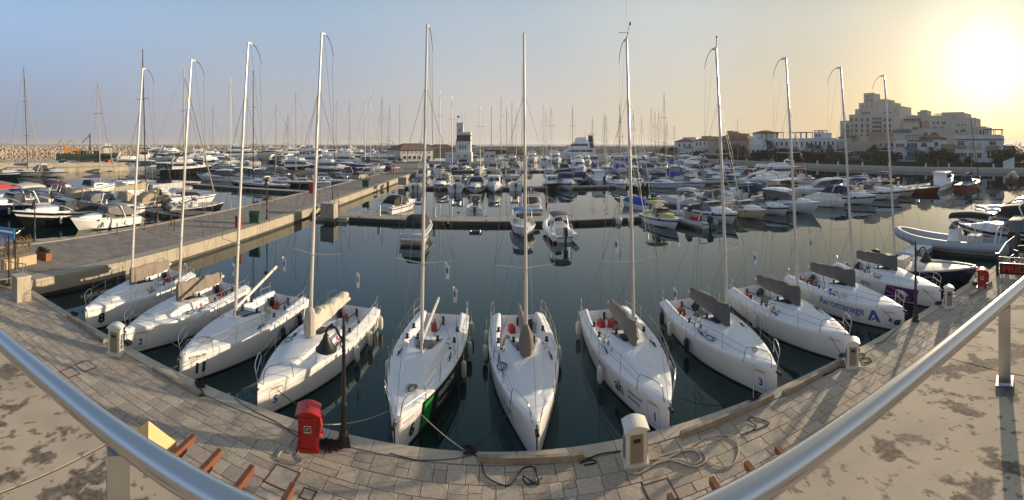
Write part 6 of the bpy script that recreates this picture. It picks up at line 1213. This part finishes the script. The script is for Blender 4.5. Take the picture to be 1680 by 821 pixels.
pl = [(1158, 245, 3), (1194, 228, 4), (1209, 232, 4), (1259, 224, 3), (1267, 232, 4), (1332, 231, 3), (1343, 234, 2), (1361, 234, 3), (1384, 240, 4), (1418, 246, 1), (1433, 234, 3), (1445, 240, 2), (1528, 237, 4)]
for i, (px, pt, o) in enumerate(pl): palm(px, pt, prm(px)+8+o*.6, f'palm tree, {ORD[i]} from left along the promenade')
tl = [(1090, 240, 8, 'leaf_dark'), (1104, 241, 8, 'leaf_dark'), (1120, 250, 5, 'leaf'), (1146, 247, 8, 'leaf_dark'), (1205, 243, 6, 'leaf'), (1216, 238, 5, 'leaf'), (1280, 242, 9, 'leaf_dark'), (1310, 245, 8, 'leaf_dark'), (1330, 250, 7, 'leaf_dark'), (1368, 244, 6, 'leaf'), (1453, 240, 6, 'leaf'), (1440, 247, 6, 'leaf'), (1511, 246, 7.5, 'leaf'), (1546, 243, 8.5, 'leaf_dark'), (1562, 248, 5.5, 'leaf_dark'), (1650, 245, 7, 'leaf'), (1672, 232, 9, 'leaf'), (1684, 246, 8, 'leaf_dark'), (1662, 250, 6, 'leaf_dark')]
tl += [(1240, 249, 6, 'leaf_dark'), (1252, 246, 6, 'leaf_dark'), (1269, 245, 7, 'leaf_dark'), (1291, 243, 8, 'leaf_dark'), (1321, 247, 7, 'leaf_dark'), (1352, 249, 6, 'leaf_dark'), (1379, 250, 6, 'leaf'), (1430, 244, 7, 'leaf_dark'), (1462, 250, 5, 'leaf_dark'), (1534, 247, 7, 'leaf_dark'), (1590, 257, 3, 'leaf_dark'), (1638, 252, 5, 'leaf'), (1184, 243, 6, 'leaf_dark'), (1655, 240, 7, 'leaf_dark')]; tl.sort()
for i, (px, pt, w_, m) in enumerate(tl): tree(px, pt, prm(px)+(9.5 if px > 1110 else 20), w_, ('dark' if m == 'leaf_dark' else 'green')+f' bushy tree, {ORD[i]} from left among the houses across the channel', m)
tree(272, 237, 235, 9, 'dark shrub on the left jetty behind the white yachts', 'leaf_dark')
# ================================================================ furniture of the quay
def pedestal(px, py, lab, k=1., h_=1.0, rz=0.):
    p = at(px, py); t = thing('service_pedestal', lab, 'pedestal', p, rz, 'white service pedestals on the quay'); w_ = .50*k
    b = obj('body', MB().box((0, 0, h_/2), (w_, w_*.8, h_), tx=.98, ty=.98), 'ped_white', t, False); obj('plinth', MB().box((0, 0, .04), (w_+.1, w_*.8+.1, .08)), 'ped_white', t, False)
    arc = [(-w_*.6, 0)]+[(-w_*.6+w_*1.2*i/8, .03+.10*math.sin(PI*i/8)) for i in range(9)]+[(w_*.6, 0)]
    obj('cap', MB().prism([(x, z+h_) for x, z in arc], -w_*.52, w_*.52, 'y'), 'ped_white', t, False)
    for q, (ax, wy) in enumerate((('f', 0), )):
        pn = obj('door_panel', MB().box((.0, -w_*.4-.004, h_*.5), (w_*.62, .02, h_*.76)), 'ped_panel', b, False)
        obj('display', MB().box((0, -w_*.4-.018, h_*.73), (w_*.34, .012, .08)), 'ink_black', pn, False)
    for z in (.7*h_, .5*h_, .3*h_): obj('socket', MB().box((w_*.5+.02, 0, z), (.05, .12, .12)), 'ink_grey', b, False); obj('socket', MB().box((-w_*.5-.02, 0, z-.05), (.05, .12, .12)), 'ink_grey', b, False)
    for i in range(6): obj('vent_slat', MB().box((w_*.5+.004, 0, (.10+.07*i)*h_), (.01, w_*.5, .02)), 'ped_panel', b, False)
    return t
pedestal(1042, 757, 'large white service pedestal with beige door, in front of yacht one', .98, .84, rz=-.12)
pedestal(190, 580, 'white service pedestal in front of yacht two', .88, .93, rz=.45); pedestal(1399, 601, 'white service pedestal with louvred sides in front of yacht G', .78, .80, rz=-.75); pedestal(1557, 504, 'white service pedestal at the bow of the purple-panelled yacht', .78, .86, rz=-.9)
def hydrant(px, py, lab, k=1., rz=0.):
    p = at(px, py); t = thing('hydrant_box', lab, 'fire point', p, rz, 'red fire points on the quay'); w_ = .46*k; h_ = .86
    b = obj('cabinet', MB().box((0, 0, .03+h_/2), (w_, w_*.8, h_)), 'hydrant_red', t, False); obj('plinth', MB().box((0, 0, .04), (w_+.08, w_*.8+.08, .08)), 'hydrant_red', t, False)
    arc = [(-w_*.66, 0)]+[(-w_*.66+w_*1.32*i/8, .02+.10*math.sin(PI*i/8)) for i in range(9)]+[(w_*.66, 0)]
    r_ = obj('roof', MB().prism([(x, z+h_+.03) for x, z in arc], -w_*.58, w_*.58, 'y'), 'hydrant_red', t, False); obj('knob', MB().lathe([(.03, 0), (.035, .04), (.01, .06)], (0, 0, h_+.14), 8), 'hydrant_red', r_)
    d = obj('door', MB().box((0, -w_*.4-.008, .46), (w_*.84, .02, .74)), 'hydrant_red', b, False)
    for z in (.2, .46, .7): obj('hinge', MB().box((-w_*.43, -w_*.4-.02, z), (.03, .02, .08)), 'ink_black', d, False)
    s = obj('safety_sign', MB().box((0, -w_*.4-.022, .55), (.17, .006, .17)), 'ink_white', d, False)
    obj('sign_field', MB().box((0, -w_*.4-.027, .555), (.145, .006, .13)), 'ink_black', s, False); obj('sign_mark', MB().box((-.03, -w_*.4-.032, .575), (.05, .004, .05)), 'ink_green', s, False); obj('sign_mark', MB().box((.035, -w_*.4-.032, .53), (.05, .004, .05)), 'ink_red', s, False); obj('sign_arrow', MB().add([(.02, -w_*.4-.033, .60), (.05, -w_*.4-.033, .60), (-.03, -w_*.4-.033, .51), (-.04, -w_*.4-.033, .53)], [(0, 1, 2, 3)]), 'ink_white', s, False)
    obj('hose_reel', MB().tube([(w_*.5+.07+.03*math.sin(a*3), .19*math.cos(a), .55+.24*math.sin(a)) for a in [2*PI*i/14 for i in range(15)]], .05, 6).tube([(w_*.5+.03, .19*math.cos(a), .55+.24*math.sin(a)) for a in [2*PI*i/14 for i in range(15)]], .04, 6), 'fab_red', t); return t
hydrant(506, 733, 'red hydrant box with curved lid and hose reel, beside the near lamp post', 1.0, .32); hydrant(1611, 472, 'red hydrant box near the restaurant railing at right', 1., -1.1)
def lamp(px, py, lab, ang, z=0., hgt=3.3, simple=False):
    p = at(px, py, z); t = thing('street_lamp', lab, 'street lamp', p, ang, 'black cast-iron street lamps')
    ps = obj('pole', MB().lathe([(.13, .10), (.12, .3), (.09, .36), (.10, .42), (.075, .5), (.07, .95), (.085, 1.0), (.055, 1.08), (.045, 2.3), (.055, 2.33), (.042, 2.38), (.038, hgt-.35), (.05, hgt-.3), (.03, hgt-.2), (.035, hgt-.1), (.005, hgt+.05)], n=12), 'lamp_iron', t); obj('base_plate', MB().box((0, 0, .05), (.32, .32, .1), tx=.85, ty=.85), 'lamp_iron', t, False)
    a = obj('arm', MB().tube(smooth_line([(0, 0, hgt-.62), (.10, 0, hgt-.50), (.22, 0, hgt-.28), (.36, 0, hgt-.25), (.44, 0, hgt-.38), (.44, 0, hgt-.46)], 4), .03, 8).tube(smooth_line([(0, 0, hgt-.85), (.08, 0, hgt-.72), (.04, 0, hgt-.6)], 3), .015, 6), 'lamp_iron', t)
    sh = obj('lamp_shade', MB().lathe([(.04, hgt-.44), (.075, hgt-.48), (.09, hgt-.56), (.14, hgt-.63), (.22, hgt-.76), (.27, hgt-.80), (.27, hgt-.83), (.2, hgt-.81), (.02, hgt-.80)], (.44, 0, 0), 20), 'lamp_iron', t); obj('globe', MB().lathe([(.19, hgt-.815), (.17, hgt-.88), (.10, hgt-.93), (.01, hgt-.945)], (.44, 0, 0), 14), 'lamp_glass', sh); return t
lamp(564, 729, 'black lamp post with bell shade, close to the red hydrant box', R(205), 0, 3.2); lamp(1502, 527, 'black lamp post with bell shade, at right by yacht four', R(-52), 0, 3.35)
for i, (px, py, h_) in enumerate(((258, 366, 3.3), (438, 361, 4.0), (546, 328, 4.0), (607, 296, 4.2), (693, 262, 5))): lamp(px, py, f'black lamp post standing on the pier, {ORD[i]} from left', R(90+40*i), PZ, h_)
lamp(57, 398, 'black lamp post on the pier edge behind the planters', R(170), PZ, 3.2); lamp(84, 352, 'slim lamp post between the moored boats at left', R(0), .0, 2.6)
# red extinguisher boxes, bins, bollards, cars and bicycles on the pier
def rbox(px, py, lab, k=1.): p = at(px, py, PZ); t = thing('fire_cabinet', lab, 'fire cabinet', p, .2, 'red fire cabinets on the pier'); obj('cabinet', MB().box((0, 0, .5*k), (.42*k, .38*k, 1.0*k)), 'red_plastic', t, False); obj('lid', MB().box((0, 0, 1.02*k), (.5*k, .44*k, .07)), 'hydrant_red', t, False); obj('door', MB().box((0, -.20*k, .5*k), (.34*k, .02, .8*k)), 'hydrant_red', t, False)
rbox(391, 375, 'red fire cabinet on the pier beside the green bin'); rbox(511, 317, 'tall red fire cabinet on the far edge of the pier', 1.5); rbox(285, 290, 'dark red cabinet far off on the pier') if False else None
def bin_(px, py, lab, rz=0.3, m='bin_green', k=1.):
    p = at(px, py, PZ); t = thing('wheelie_bin', lab, 'bin', p, rz, 'large wheeled bins on the pier'); obj('body', MB().box((0, 0, .62*k), (.95*k, .7*k, .9*k), tx=1.12, ty=1.1), m, t); obj('lid', MB().house([(-.56*k, -.56*k, .42*k, .1, 1.09*k, 1.28*k), (.56*k, .56*k, .42*k, .1, 1.09*k, 1.28*k)], .04), m, t)
    for a in (-.4, .4):
        for b in (-.25, .25): obj('wheel', MB().tube([(a*k-.03, b*k, .09), (a*k+.03, b*k, .09)], .09, 8), 'tyre', t)
bin_(418, 367, 'green wheeled bin with a dark lid near the red cabinet', k=.85); bin_(600, 308.5, 'green wheeled bin further along the pier', .2)
for i, (px, py) in enumerate(((192, 384), (237, 378), (281, 371), (286, 379))): p = at(px, py, PZ); tag(obj('bollard', MB().lathe([(.09, 0), (.09, .06), (.05, .08), (.05, .75), (.065, .78), (.03, .86)], n=10), 'rust', None), f'small rust-red bollard on the pier edge, {ORD[i]} from left', 'bollard', 'small bollards on the pier').location = p
def car(px, py, rz, m, lab, z=PZ):
    p = at(px, py, z); t = thing('parked_car', lab, 'car', p, rz, 'cars parked on the pier'); b = obj('body', MB().house([(-2.1, -2.05, .82, .78, .35, .85), (-1.2, -1.2, .85, .84, .25, .98), (.9, .9, .85, .83, .25, .95), (2.0, 1.9, .8, .7, .3, .72)], .04), m, t)
    obj('cabin', MB().house([(-1.95, -1.6, .76, .62, .9, 1.42), (-.6, -.6, .8, .66, .95, 1.5), (1.0, .35, .76, .62, .93, 1.42)], .03), 'glass', t); obj('roof_panel', MB().house([(-1.55, -1.55, .63, .6, 1.43, 1.48), (.3, .3, .63, .6, 1.43, 1.48)], .04), m, t)
    for a in (-1.3, 1.3):
        for q in (-1, 1): w_ = obj('wheel', MB().tube([(a, q*.86, .32), (a, q*.68, .32)], .32, 12), 'tyre', t); obj('rim', MB().tube([(a, q*.875, .32), (a, q*.86, .32)], .2, 10), 'steel', w_)
    for q in (-1, 1): obj('tail_light', MB().box((-2.09, q*.66, .78), (.06, .22, .14)), 'tail_red', t, False); obj('headlight', MB().box((1.93, q*.6, .62), (.1, .26, .12)), 'ink_white', t, False)
    return t
car(591, 294, R(80), 'car_silver', 'silver estate car parked on the pier left of the green bin'); car(616, 277, R(-80), 'car_white', 'white van-like car parked facing us near the harbour office'); car(628, 273, R(-80), 'car_black', 'black car beside the white one near the harbour office'); car(637, 282, R(100), 'fab_navy', 'dark blue car behind the red post on the pier'); car(607, 271, R(-85), 'car_silver', 'silver car far off on the pier near the harbour office')
car(104, 269.5, R(-5), 'car_black', 'black off-road car parked on the left jetty', .75)
def bike(px, py, rz, lab, fm):
    p = at(px, py, PZ); t = thing('bicycle', lab, 'bicycle', p, rz, 'bicycles parked on the pier')
    for x in (-.52, .52): w_ = obj('wheel', MB().tube([(x+.33*math.cos(a), 0, .34+.33*math.sin(a)) for a in [2*PI*i/16 for i in range(17)]], .022, 5), 'tyre', t)
    obj('frame', MB().tube([(-.52, 0, .34), (-.1, 0, .32), (.38, 0, .78), (-.22, 0, .76), (-.52, 0, .34)], .02, 5).tube([(-.1, 0, .32), (-.24, 0, .9)], .02, 5).tube([(.52, 0, .34), (.36, 0, .95)], .02, 5), fm, t); obj('handlebar', MB().tube([(.42, -.28, 1.0), (.36, 0, .96), (.42, .28, 1.0)], .016, 5), 'ink_black', t); obj('saddle', MB().box((-.26, 0, .94), (.26, .14, .06)), 'ink_black', t)
bike(426, 338, .3, 'black bicycle, left one of the pair on the pier edge', 'ink_black'); bike(440, 336, .25, 'red-framed bicycle with a basket, right one of the pair on the pier edge', 'red_plastic')
p = at(646, 288, PZ); t = thing('life_ring_post', 'red and white post with life ring on the pier', 'life ring', p, 0); obj('pole', MB().tube([(0, 0, 0), (0, 0, 2.4)], .12, 8), 'red_plastic', t); obj('ring', MB().tube([(.0+.38*math.cos(a), -.2, 1.7+.38*math.sin(a)) for a in [2*PI*i/16 for i in range(17)]], .08, 6), 'red_plastic', t)
p = at(177, 270, .75); tag(obj('salvage_box', MB().box((0, 0, .7), (2.0, 1.2, 1.4)).box((0, 0, 1.43), (2.1, 1.3, .08)), 'red_plastic', None, False), 'dark red box on the left jetty', 'box').location = p
# white power posts on the pontoons
for i, (x, y) in enumerate(((-6.2, 43.6), (-12, 43.4), (20, 43.9), (34, 43.9), (48, 43.9), (60, 43.9))):
    t = thing('power_post', f'white power post on the near pontoon, {ORD[i]} from left', 'post', (x, y, WZ+.45), 0, 'power posts on the near pontoon'); obj('body', MB().box((0, 0, .5), (.3, .25, 1.0)), 'ped_white', t, False); obj('cap', MB().box((0, 0, 1.02), (.36, .3, .06)), 'ped_white', t, False)
# buoys
for i, (px, py) in enumerate(((1010, 363), (1031, 363))): p = at(px, py, WZ); tag(obj('buoy', MB().lathe([(.02, -.2), (.3, 0), (.36, .25), (.28, .5), (.05, .6)], n=14), 'fender_white', None), 'white ball fender on the near pontoon side, '+('left' if i == 0 else 'right')+' of the pair', 'fender', 'ball fenders of the near pontoon').location = (p.x, 41.45, WZ)
p = at(897, 337, WZ); tag(obj('buoy', MB().lathe([(.02, -.2), (.16, 0), (.16, .35), (.05, .5), (.02, .9)], n=12), 'red_plastic', None), 'small red buoy floating beyond the near pontoon', 'buoy').location = p
# planters, railing and dry plants at far left
def railing(pts, z, h, lab, m='lamp_iron', bars=.14, name='railing', cat='railing'):
    o = Vector((*pts[0], z)); t = thing(name, lab, cat, o); rl_ = MB().tube([(x-o.x, y-o.y, h) for x, y in pts], .025, 6); obj('top_rail', rl_, m, t); obj('bottom_rail', MB().tube([(x-o.x, y-o.y, .12) for x, y in pts], .02, 6), m, t)
    for (ax, ay), (bx, by) in zip(pts, pts[1:]):
        L = math.hypot(bx-ax, by-ay); n_ = max(1, int(L/bars))
        for i in range(n_+1):
            k = i/n_; big = i % 8 == 0; obj('post' if big else 'bar', cm('rail_post' if big else 'rail_bar', (lambda: MB().tube([(0, 0, 0), (0, 0, 1.05)], .03, 6)) if big else (lambda: MB().tube([(0, 0, .12), (0, 0, 1)], .009, 4)), m), None, t).location = (ax+(bx-ax)*k-o.x, ay+(by-ay)*k-o.y, 0)
    return t
a = at(0, 448, .3); b = at(42, 455, .3); c = at(52, 462, .3)
railing([(a.x-2, a.y), (a.x, a.y), (b.x, b.y), (c.x, c.y-.3)], .0, 1.0, 'dark metal railing in front of the planters at far left', 'ink_grey', .16)
for i, (px, py) in enumerate(((14.6, 470), (25, 456))): p = at(px, py); t = thing('signal_pole', ('left' if i == 0 else 'right')+' one of two tall dark poles at the far left of the quay', 'pole', p, 0, 'tall dark poles at far left'); obj('shaft', MB().tube([(0, 0, 0), (0, 0, 2.7)], .05, 8, .04), 'lamp_iron', t); obj('foot', MB().lathe([(.1, 0), (.1, .1), (.06, .14)], n=8), 'lamp_iron', t)
p0 = at(2, 442, PZ); p1 = at(55, 431, PZ); d = p1-p0
t = thing('planter', 'long beige planter with dry stalks at far left', 'planter', p0, math.atan2(d.y, d.x)); L = d.length; obj('trough', MB().box((L/2, 0, .28), (L, .6, .56)), 'planter_beige', t, False); st = MB(); rp_ = random.Random(2)
for i in range(26):
    x = rp_.uniform(.1, L-.1); h_ = rp_.uniform(.5, 1.3); q = (rp_.uniform(-.15, .15), rp_.uniform(-.1, .1)); st.tube([(x, 0, .5), (x+q[0]*.5, q[1]*.5, .5+h_*.6), (x+q[0], q[1], .5+h_)], .012, 3)
    leafclump(st, (x+q[0], q[1], .45+h_*.8), (.12, .12, h_*.35), 22, .07, rp_)
o = obj('dry_plants', st, 'plant_dry', t, False); o['kind'] = 'stuff'
p = at(72, 426, PZ); t = thing('planter', 'terracotta box planter with green plants on the pier', 'planter', p, .12); obj('trough', MB().box((0, 0, .25), (.98, .42, .5), tx=1.08, ty=1.1), 'terracotta', t, False); pm = MB()
for i in range(10): leafclump(pm, (-.45+.1*i, 0, .6), (.13, .18, .16), 60, .055, rp_)
o = obj('foliage', pm, 'leaf', t, False); o['kind'] = 'stuff'
p = at(8, 415, PZ); t = thing('notice_board', 'pale blue and white notice board among the dry plants', 'sign', p, .5); obj('board', MB().box((0, 0, 1.3), (1.5, .06, .7)), 'fab_sky', t, False); obj('legs', MB().box((0, .04, .5), (.06, .05, 1.0)), 'ink_grey', t, False); obj('stripe', MB().box((0, -.035, 1.4), (1.3, .01, .12)), 'ink_white', t, False)
p = at(48, 484); tag(obj('bucket', MB().lathe([(.14, 0), (.18, .3), (.19, .32), (.17, .32), (.13, .03), (.01, .02)], n=14), 'fab_blue', None), 'blue bucket beside the concrete block', 'bucket').location = (p.x, p.y-.1, 0)
# restaurant railing and sign at right
a = at(1638, 452); bpt = (a.x+.1, a.y); 
railing([(a.x, a.y+.1), (a.x+3.4, a.y+.9), (a.x+7, a.y+1.2)], 0, 1.05, 'dark railing of the restaurant terrace running right from the sign', 'lamp_iron', .2)
railing([(a.x, a.y), (a.x+.5, a.y-3.4)], 0, 1.05, 'dark railing section holding the red restaurant sign', 'lamp_iron', .3)
t = thing('gate_post', 'thick black post at the corner of the restaurant railing', 'post', (a.x-.05, a.y+.05, 0)); obj('shaft', MB().box((0, 0, .6), (.12, .12, 1.2)), 'lamp_iron', t, False); obj('cap', MB().box((0, 0, 1.24), (.17, .17, .07)), 'lamp_iron', t, False)
t = thing('restaurant_sign', 'dark sign board with red FRIDAYS lettering on the right-hand railing', 'sign', (a.x-.05, a.y-.12, .16), math.atan2(-3.4, .5)); obj('board', MB().box((1.45, -.05, .28), (2.9, .05, .56)), 'ink_black', t, False); obj('board_edge', MB().box((1.45, -.04, .58), (2.94, .06, .04)).box((1.45, -.04, -.02), (2.94, .06, .04)), 'hydrant_red', t, False)
vs, fs, wd = text_mb('FRIDAYS', .50, .02); k = 2.55/wd; mb = MB(); mb.add([(.18+x*k, -.082, .10+y) for x, y in vs], fs); obj('lettering', mb, 'ink_red', t, False)
for i in range(3):
    t = thing('terrace_chair', f'dark chair behind the restaurant railing, {ORD[i]} from left', 'chair', (a.x+1.2+1.3*i, a.y-.6+.3*i, 0), i, 'chairs behind the restaurant railing'); obj('seat', MB().box((0, 0, .45), (.42, .42, .05)), 'lamp_iron', t); obj('backrest', MB().box((0, .2, .7), (.42, .04, .42)), 'lamp_iron', t)
    for q in ((-.18, -.18), (.18, -.18), (-.18, .18), (.18, .18)): obj('leg', MB().tube([(*q, 0), (*q, .45)], .015, 5), 'lamp_iron', t)
# ================================================================ ropes
def rope(name, pts, m, r, lab, sm=5, flatz=True):
    pts = [Vector(p) for p in pts]; o = pts[0].copy(); mb = MB().tube([Vector(p)-o for p in smooth_line([tuple(p) for p in pts], sm)] if len(pts) > 2 else [p-o for p in pts], r, 6)
    q = obj(name, mb, m, None); q.location = o; tag(q, lab, 'rope'); return q
def ground(name, pix, m, r, lab): return rope(name, [at(x, y, .0)+Vector((0, 0, r+.006)) for x, y in pix], m, r, lab)
def sag(a, b, s, n_=7): a, b = Vector(a), Vector(b); return [a+(b-a)*i/n_-Vector((0, 0, s*4*(i/n_)*(1-i/n_))) for i in range(n_+1)]
ground('rope', [(497, 730), (489, 745), (497, 757), (486, 764), (466, 759), (456, 752), (463, 742), (478, 745)], 'rope_light', .014, 'thin pale rope lying beside the red hydrant box')
ground('rope', [(772, 745), (789, 755), (791, 768), (800, 786), (835, 799), (856, 772), (875, 768), (881, 784), (884, 797), (869, 790), (858, 783), (864, 796), (877, 794), (890, 786)], 'rope_dark', .016, 'black rope snaking over the paving left of the middle yacht')
ground('rope', [(1018, 742), (985, 747), (962, 756), (951, 762), (970, 756), (978, 761), (958, 765)], 'rope_dark', .016, 'black rope tangle left of the big pedestal')
ground('rope', [(1040, 756), (1062, 752), (1075, 733), (1070, 726), (1058, 731), (1050, 742)], 'rope_dark', .012, 'small black rope loop right of the big pedestal') if False else None
ground('hose', [(1062, 757), (1100, 752), (1128, 738), (1152, 745), (1158, 758), (1140, 768), (1108, 759), (1085, 757), (1052, 778), (1034, 778), (1028, 768), (1042, 758), (1070, 755), (1108, 744), (1140, 742), (1150, 756), (1136, 764), (1110, 756), (1080, 762), (1055, 775)], 'rope_light', .022, 'coiled pale hose lying right of the big pedestal')
ground('hose', [(1158, 755), (1175, 767), (1200, 766), (1210, 750), (1212, 735), (1206, 722), (1190, 716), (1162, 718), (1150, 725), (1125, 740), (1100, 748)], 'rope_light', .016, 'thin brown hose curling toward the right of the quay')
ground('rope', [(1215, 715), (1232, 709), (1241, 700), (1228, 692), (1232, 686), (1250, 690), (1262, 696), (1250, 703), (1236, 708)], 'rope_dark', .012, 'thin dark cable curled on the paving near yacht three')
ground('rope', [(1382, 589), (1372, 600), (1358, 612), (1350, 618), (1364, 612), (1378, 604), (1388, 604)], 'rope_dark', .018, 'black mooring rope left of the louvred pedestal')
ground('rope', [(1408, 580), (1420, 583), (1412, 590), (1424, 588), (1430, 594), (1416, 596), (1408, 592)], 'rope_dark', .014, 'black rope curl right of the louvred pedestal')
ground('rope', [(1472, 540), (1460, 552), (1446, 563), (1436, 566)], 'rope_dark', .016, 'black rope trailing from the bow of yacht four')
ground('cable', [(384, 654), (410, 672), (452, 693), (480, 712), (500, 722)], 'rope_dark', .010, 'thin cable along the coping left of the hydrant box')
ground('cable', [(640, 745), (672, 754), (700, 757), (748, 754), (775, 748)], 'rope_dark', .010, 'thin cable along the coping below yacht six')
ground('rope', [(328, 640), (334, 647), (326, 652), (336, 650)], 'rope_dark', .018, 'black rope knot on the coping at yacht eleven')
def heap(px, py, lab, k=1., m='rope_dark'):
    p = at(px, py); rr = random.Random(int(px)); pts = []
    for i in range(46): a_ = i*.62+rr.uniform(-.2, .2); q = k*(.07+.09*rr.random()); pts.append((math.cos(a_)*q*1.4, math.sin(a_)*q, .03+.10*k*rr.random()))
    mb = MB().tube(smooth_line(pts, 2), .016, 5).box((0, 0, .02), (.14*k, .1*k, .04)).tube([(-.1*k, 0, .07), (.1*k, 0, .07)], .025, 6); o = obj('mooring_cleat', mb, m, None); o.location = p; tag(o, lab, 'mooring cleat', 'mooring cleats heaped with rope')
heap(414, 523, 'cleat with rope in front of yacht eight') if False else heap(122, 518, 'cleat heaped with black rope in front of yacht eight')
for px, py, n_ in ((210, 566, 'yacht two'), (327, 634, 'yacht eleven'), (768, 743, 'yacht six'), (1238, 657, 'yacht three'), (1385, 588, 'yacht G'), (1472, 533, 'yacht four'), (1540, 500, 'the purple-panelled yacht'), (1600, 468, 'the navy launch')): heap(px, py, 'cleat heaped with black rope at the bow of '+n_)
p = at(543, 733); mb = MB(); rr = random.Random(6); tg = []
for i in range(220): a_ = rr.uniform(0, 6.3); q = rr.random()**.6; tg.append((math.cos(a_)*.34*q, math.sin(a_)*.26*q, .03+.05*rr.random()*(1.2-q)))
tag(obj('net_heap', MB().tube(tg, .010, 4), 'rope_dark', None), 'dark heap of netting at the foot of the near lamp post', 'net').location = p
for lab, a_, b_, s_, m_ in (('pale mooring line from yacht six to the red hydrant box', at(641, 673, -.1), at(530, 697, .5), .1, 'rope_light'), ('pale mooring line from yacht six down to the rope cleat', at(690, 679, .55), at(768, 743, .08), .05, 'rope_light'), ('thin line from the middle yacht to the rope cleat', at(838, 672, .5), at(770, 743, .08), .08, 'rope_dark'), ('dark line from yacht five to the quay', at(455, 640, .45), at(492, 668, .3), .02, 'rope_dark'), ('dark line from yacht eleven to the quay', at(341, 588, .3), at(329, 634, .08), .01, 'rope_dark'), ('thin dark line from yacht one across to yacht three', at(1099, 645, .3), at(1230, 655, -.3), .25, 'rope_dark'),
    ('pale line from yacht three to the quay', at(1236, 598, .45), at(1236, 655, .08), .01, 'rope_light'), ('dark line from yacht G to the quay', at(1362, 552, .5), at(1384, 587, .08), .01, 'rope_dark'), ('dark line from yacht four to the quay', at(1448, 508, .5), at(1472, 533, .08), .01, 'rope_dark'), ('dark line from the purple-panelled yacht to the quay', at(1515, 474, .5), at(1540, 499, .08), .01, 'rope_dark'), ('pale line from yacht two across to yacht eleven', at(255, 540, -.2), at(300, 572, -.2), .1, 'rope_light'), ('pale line from yacht eight to the cleat', at(165, 520, -.1), at(122, 517, .1), .06, 'rope_light'), ('dark line from the last yacht to the launch', at(1575, 452, .3), at(1602, 468, .08), .02, 'rope_dark')):
    rope('mooring_line', sag(a_, b_, s_), m_, .012, lab, 1)

# ---------------------------------------------------------------- light sea haze over the whole place
hm_ = bpy.data.materials.new('haze_air'); hm_.use_nodes = True; t_ = hm_.node_tree; t_.nodes.clear(); o_ = t_.nodes.new('ShaderNodeOutputMaterial'); v_ = t_.nodes.new('ShaderNodeVolumePrincipled')
v_.inputs['Color'].default_value = (.9, .9, .9, 1); v_.inputs['Density'].default_value = .00022; v_.inputs['Anisotropy'].default_value = .2; t_.links.new(v_.outputs[0], o_.inputs['Volume'])
M['haze_air'] = hm_; tag(obj('haze', MB().box((0, 0, 18.5), (62000, 62000, 41)), 'haze_air', None, False), 'thin pale sea haze over the harbour', None, None, 'stuff')
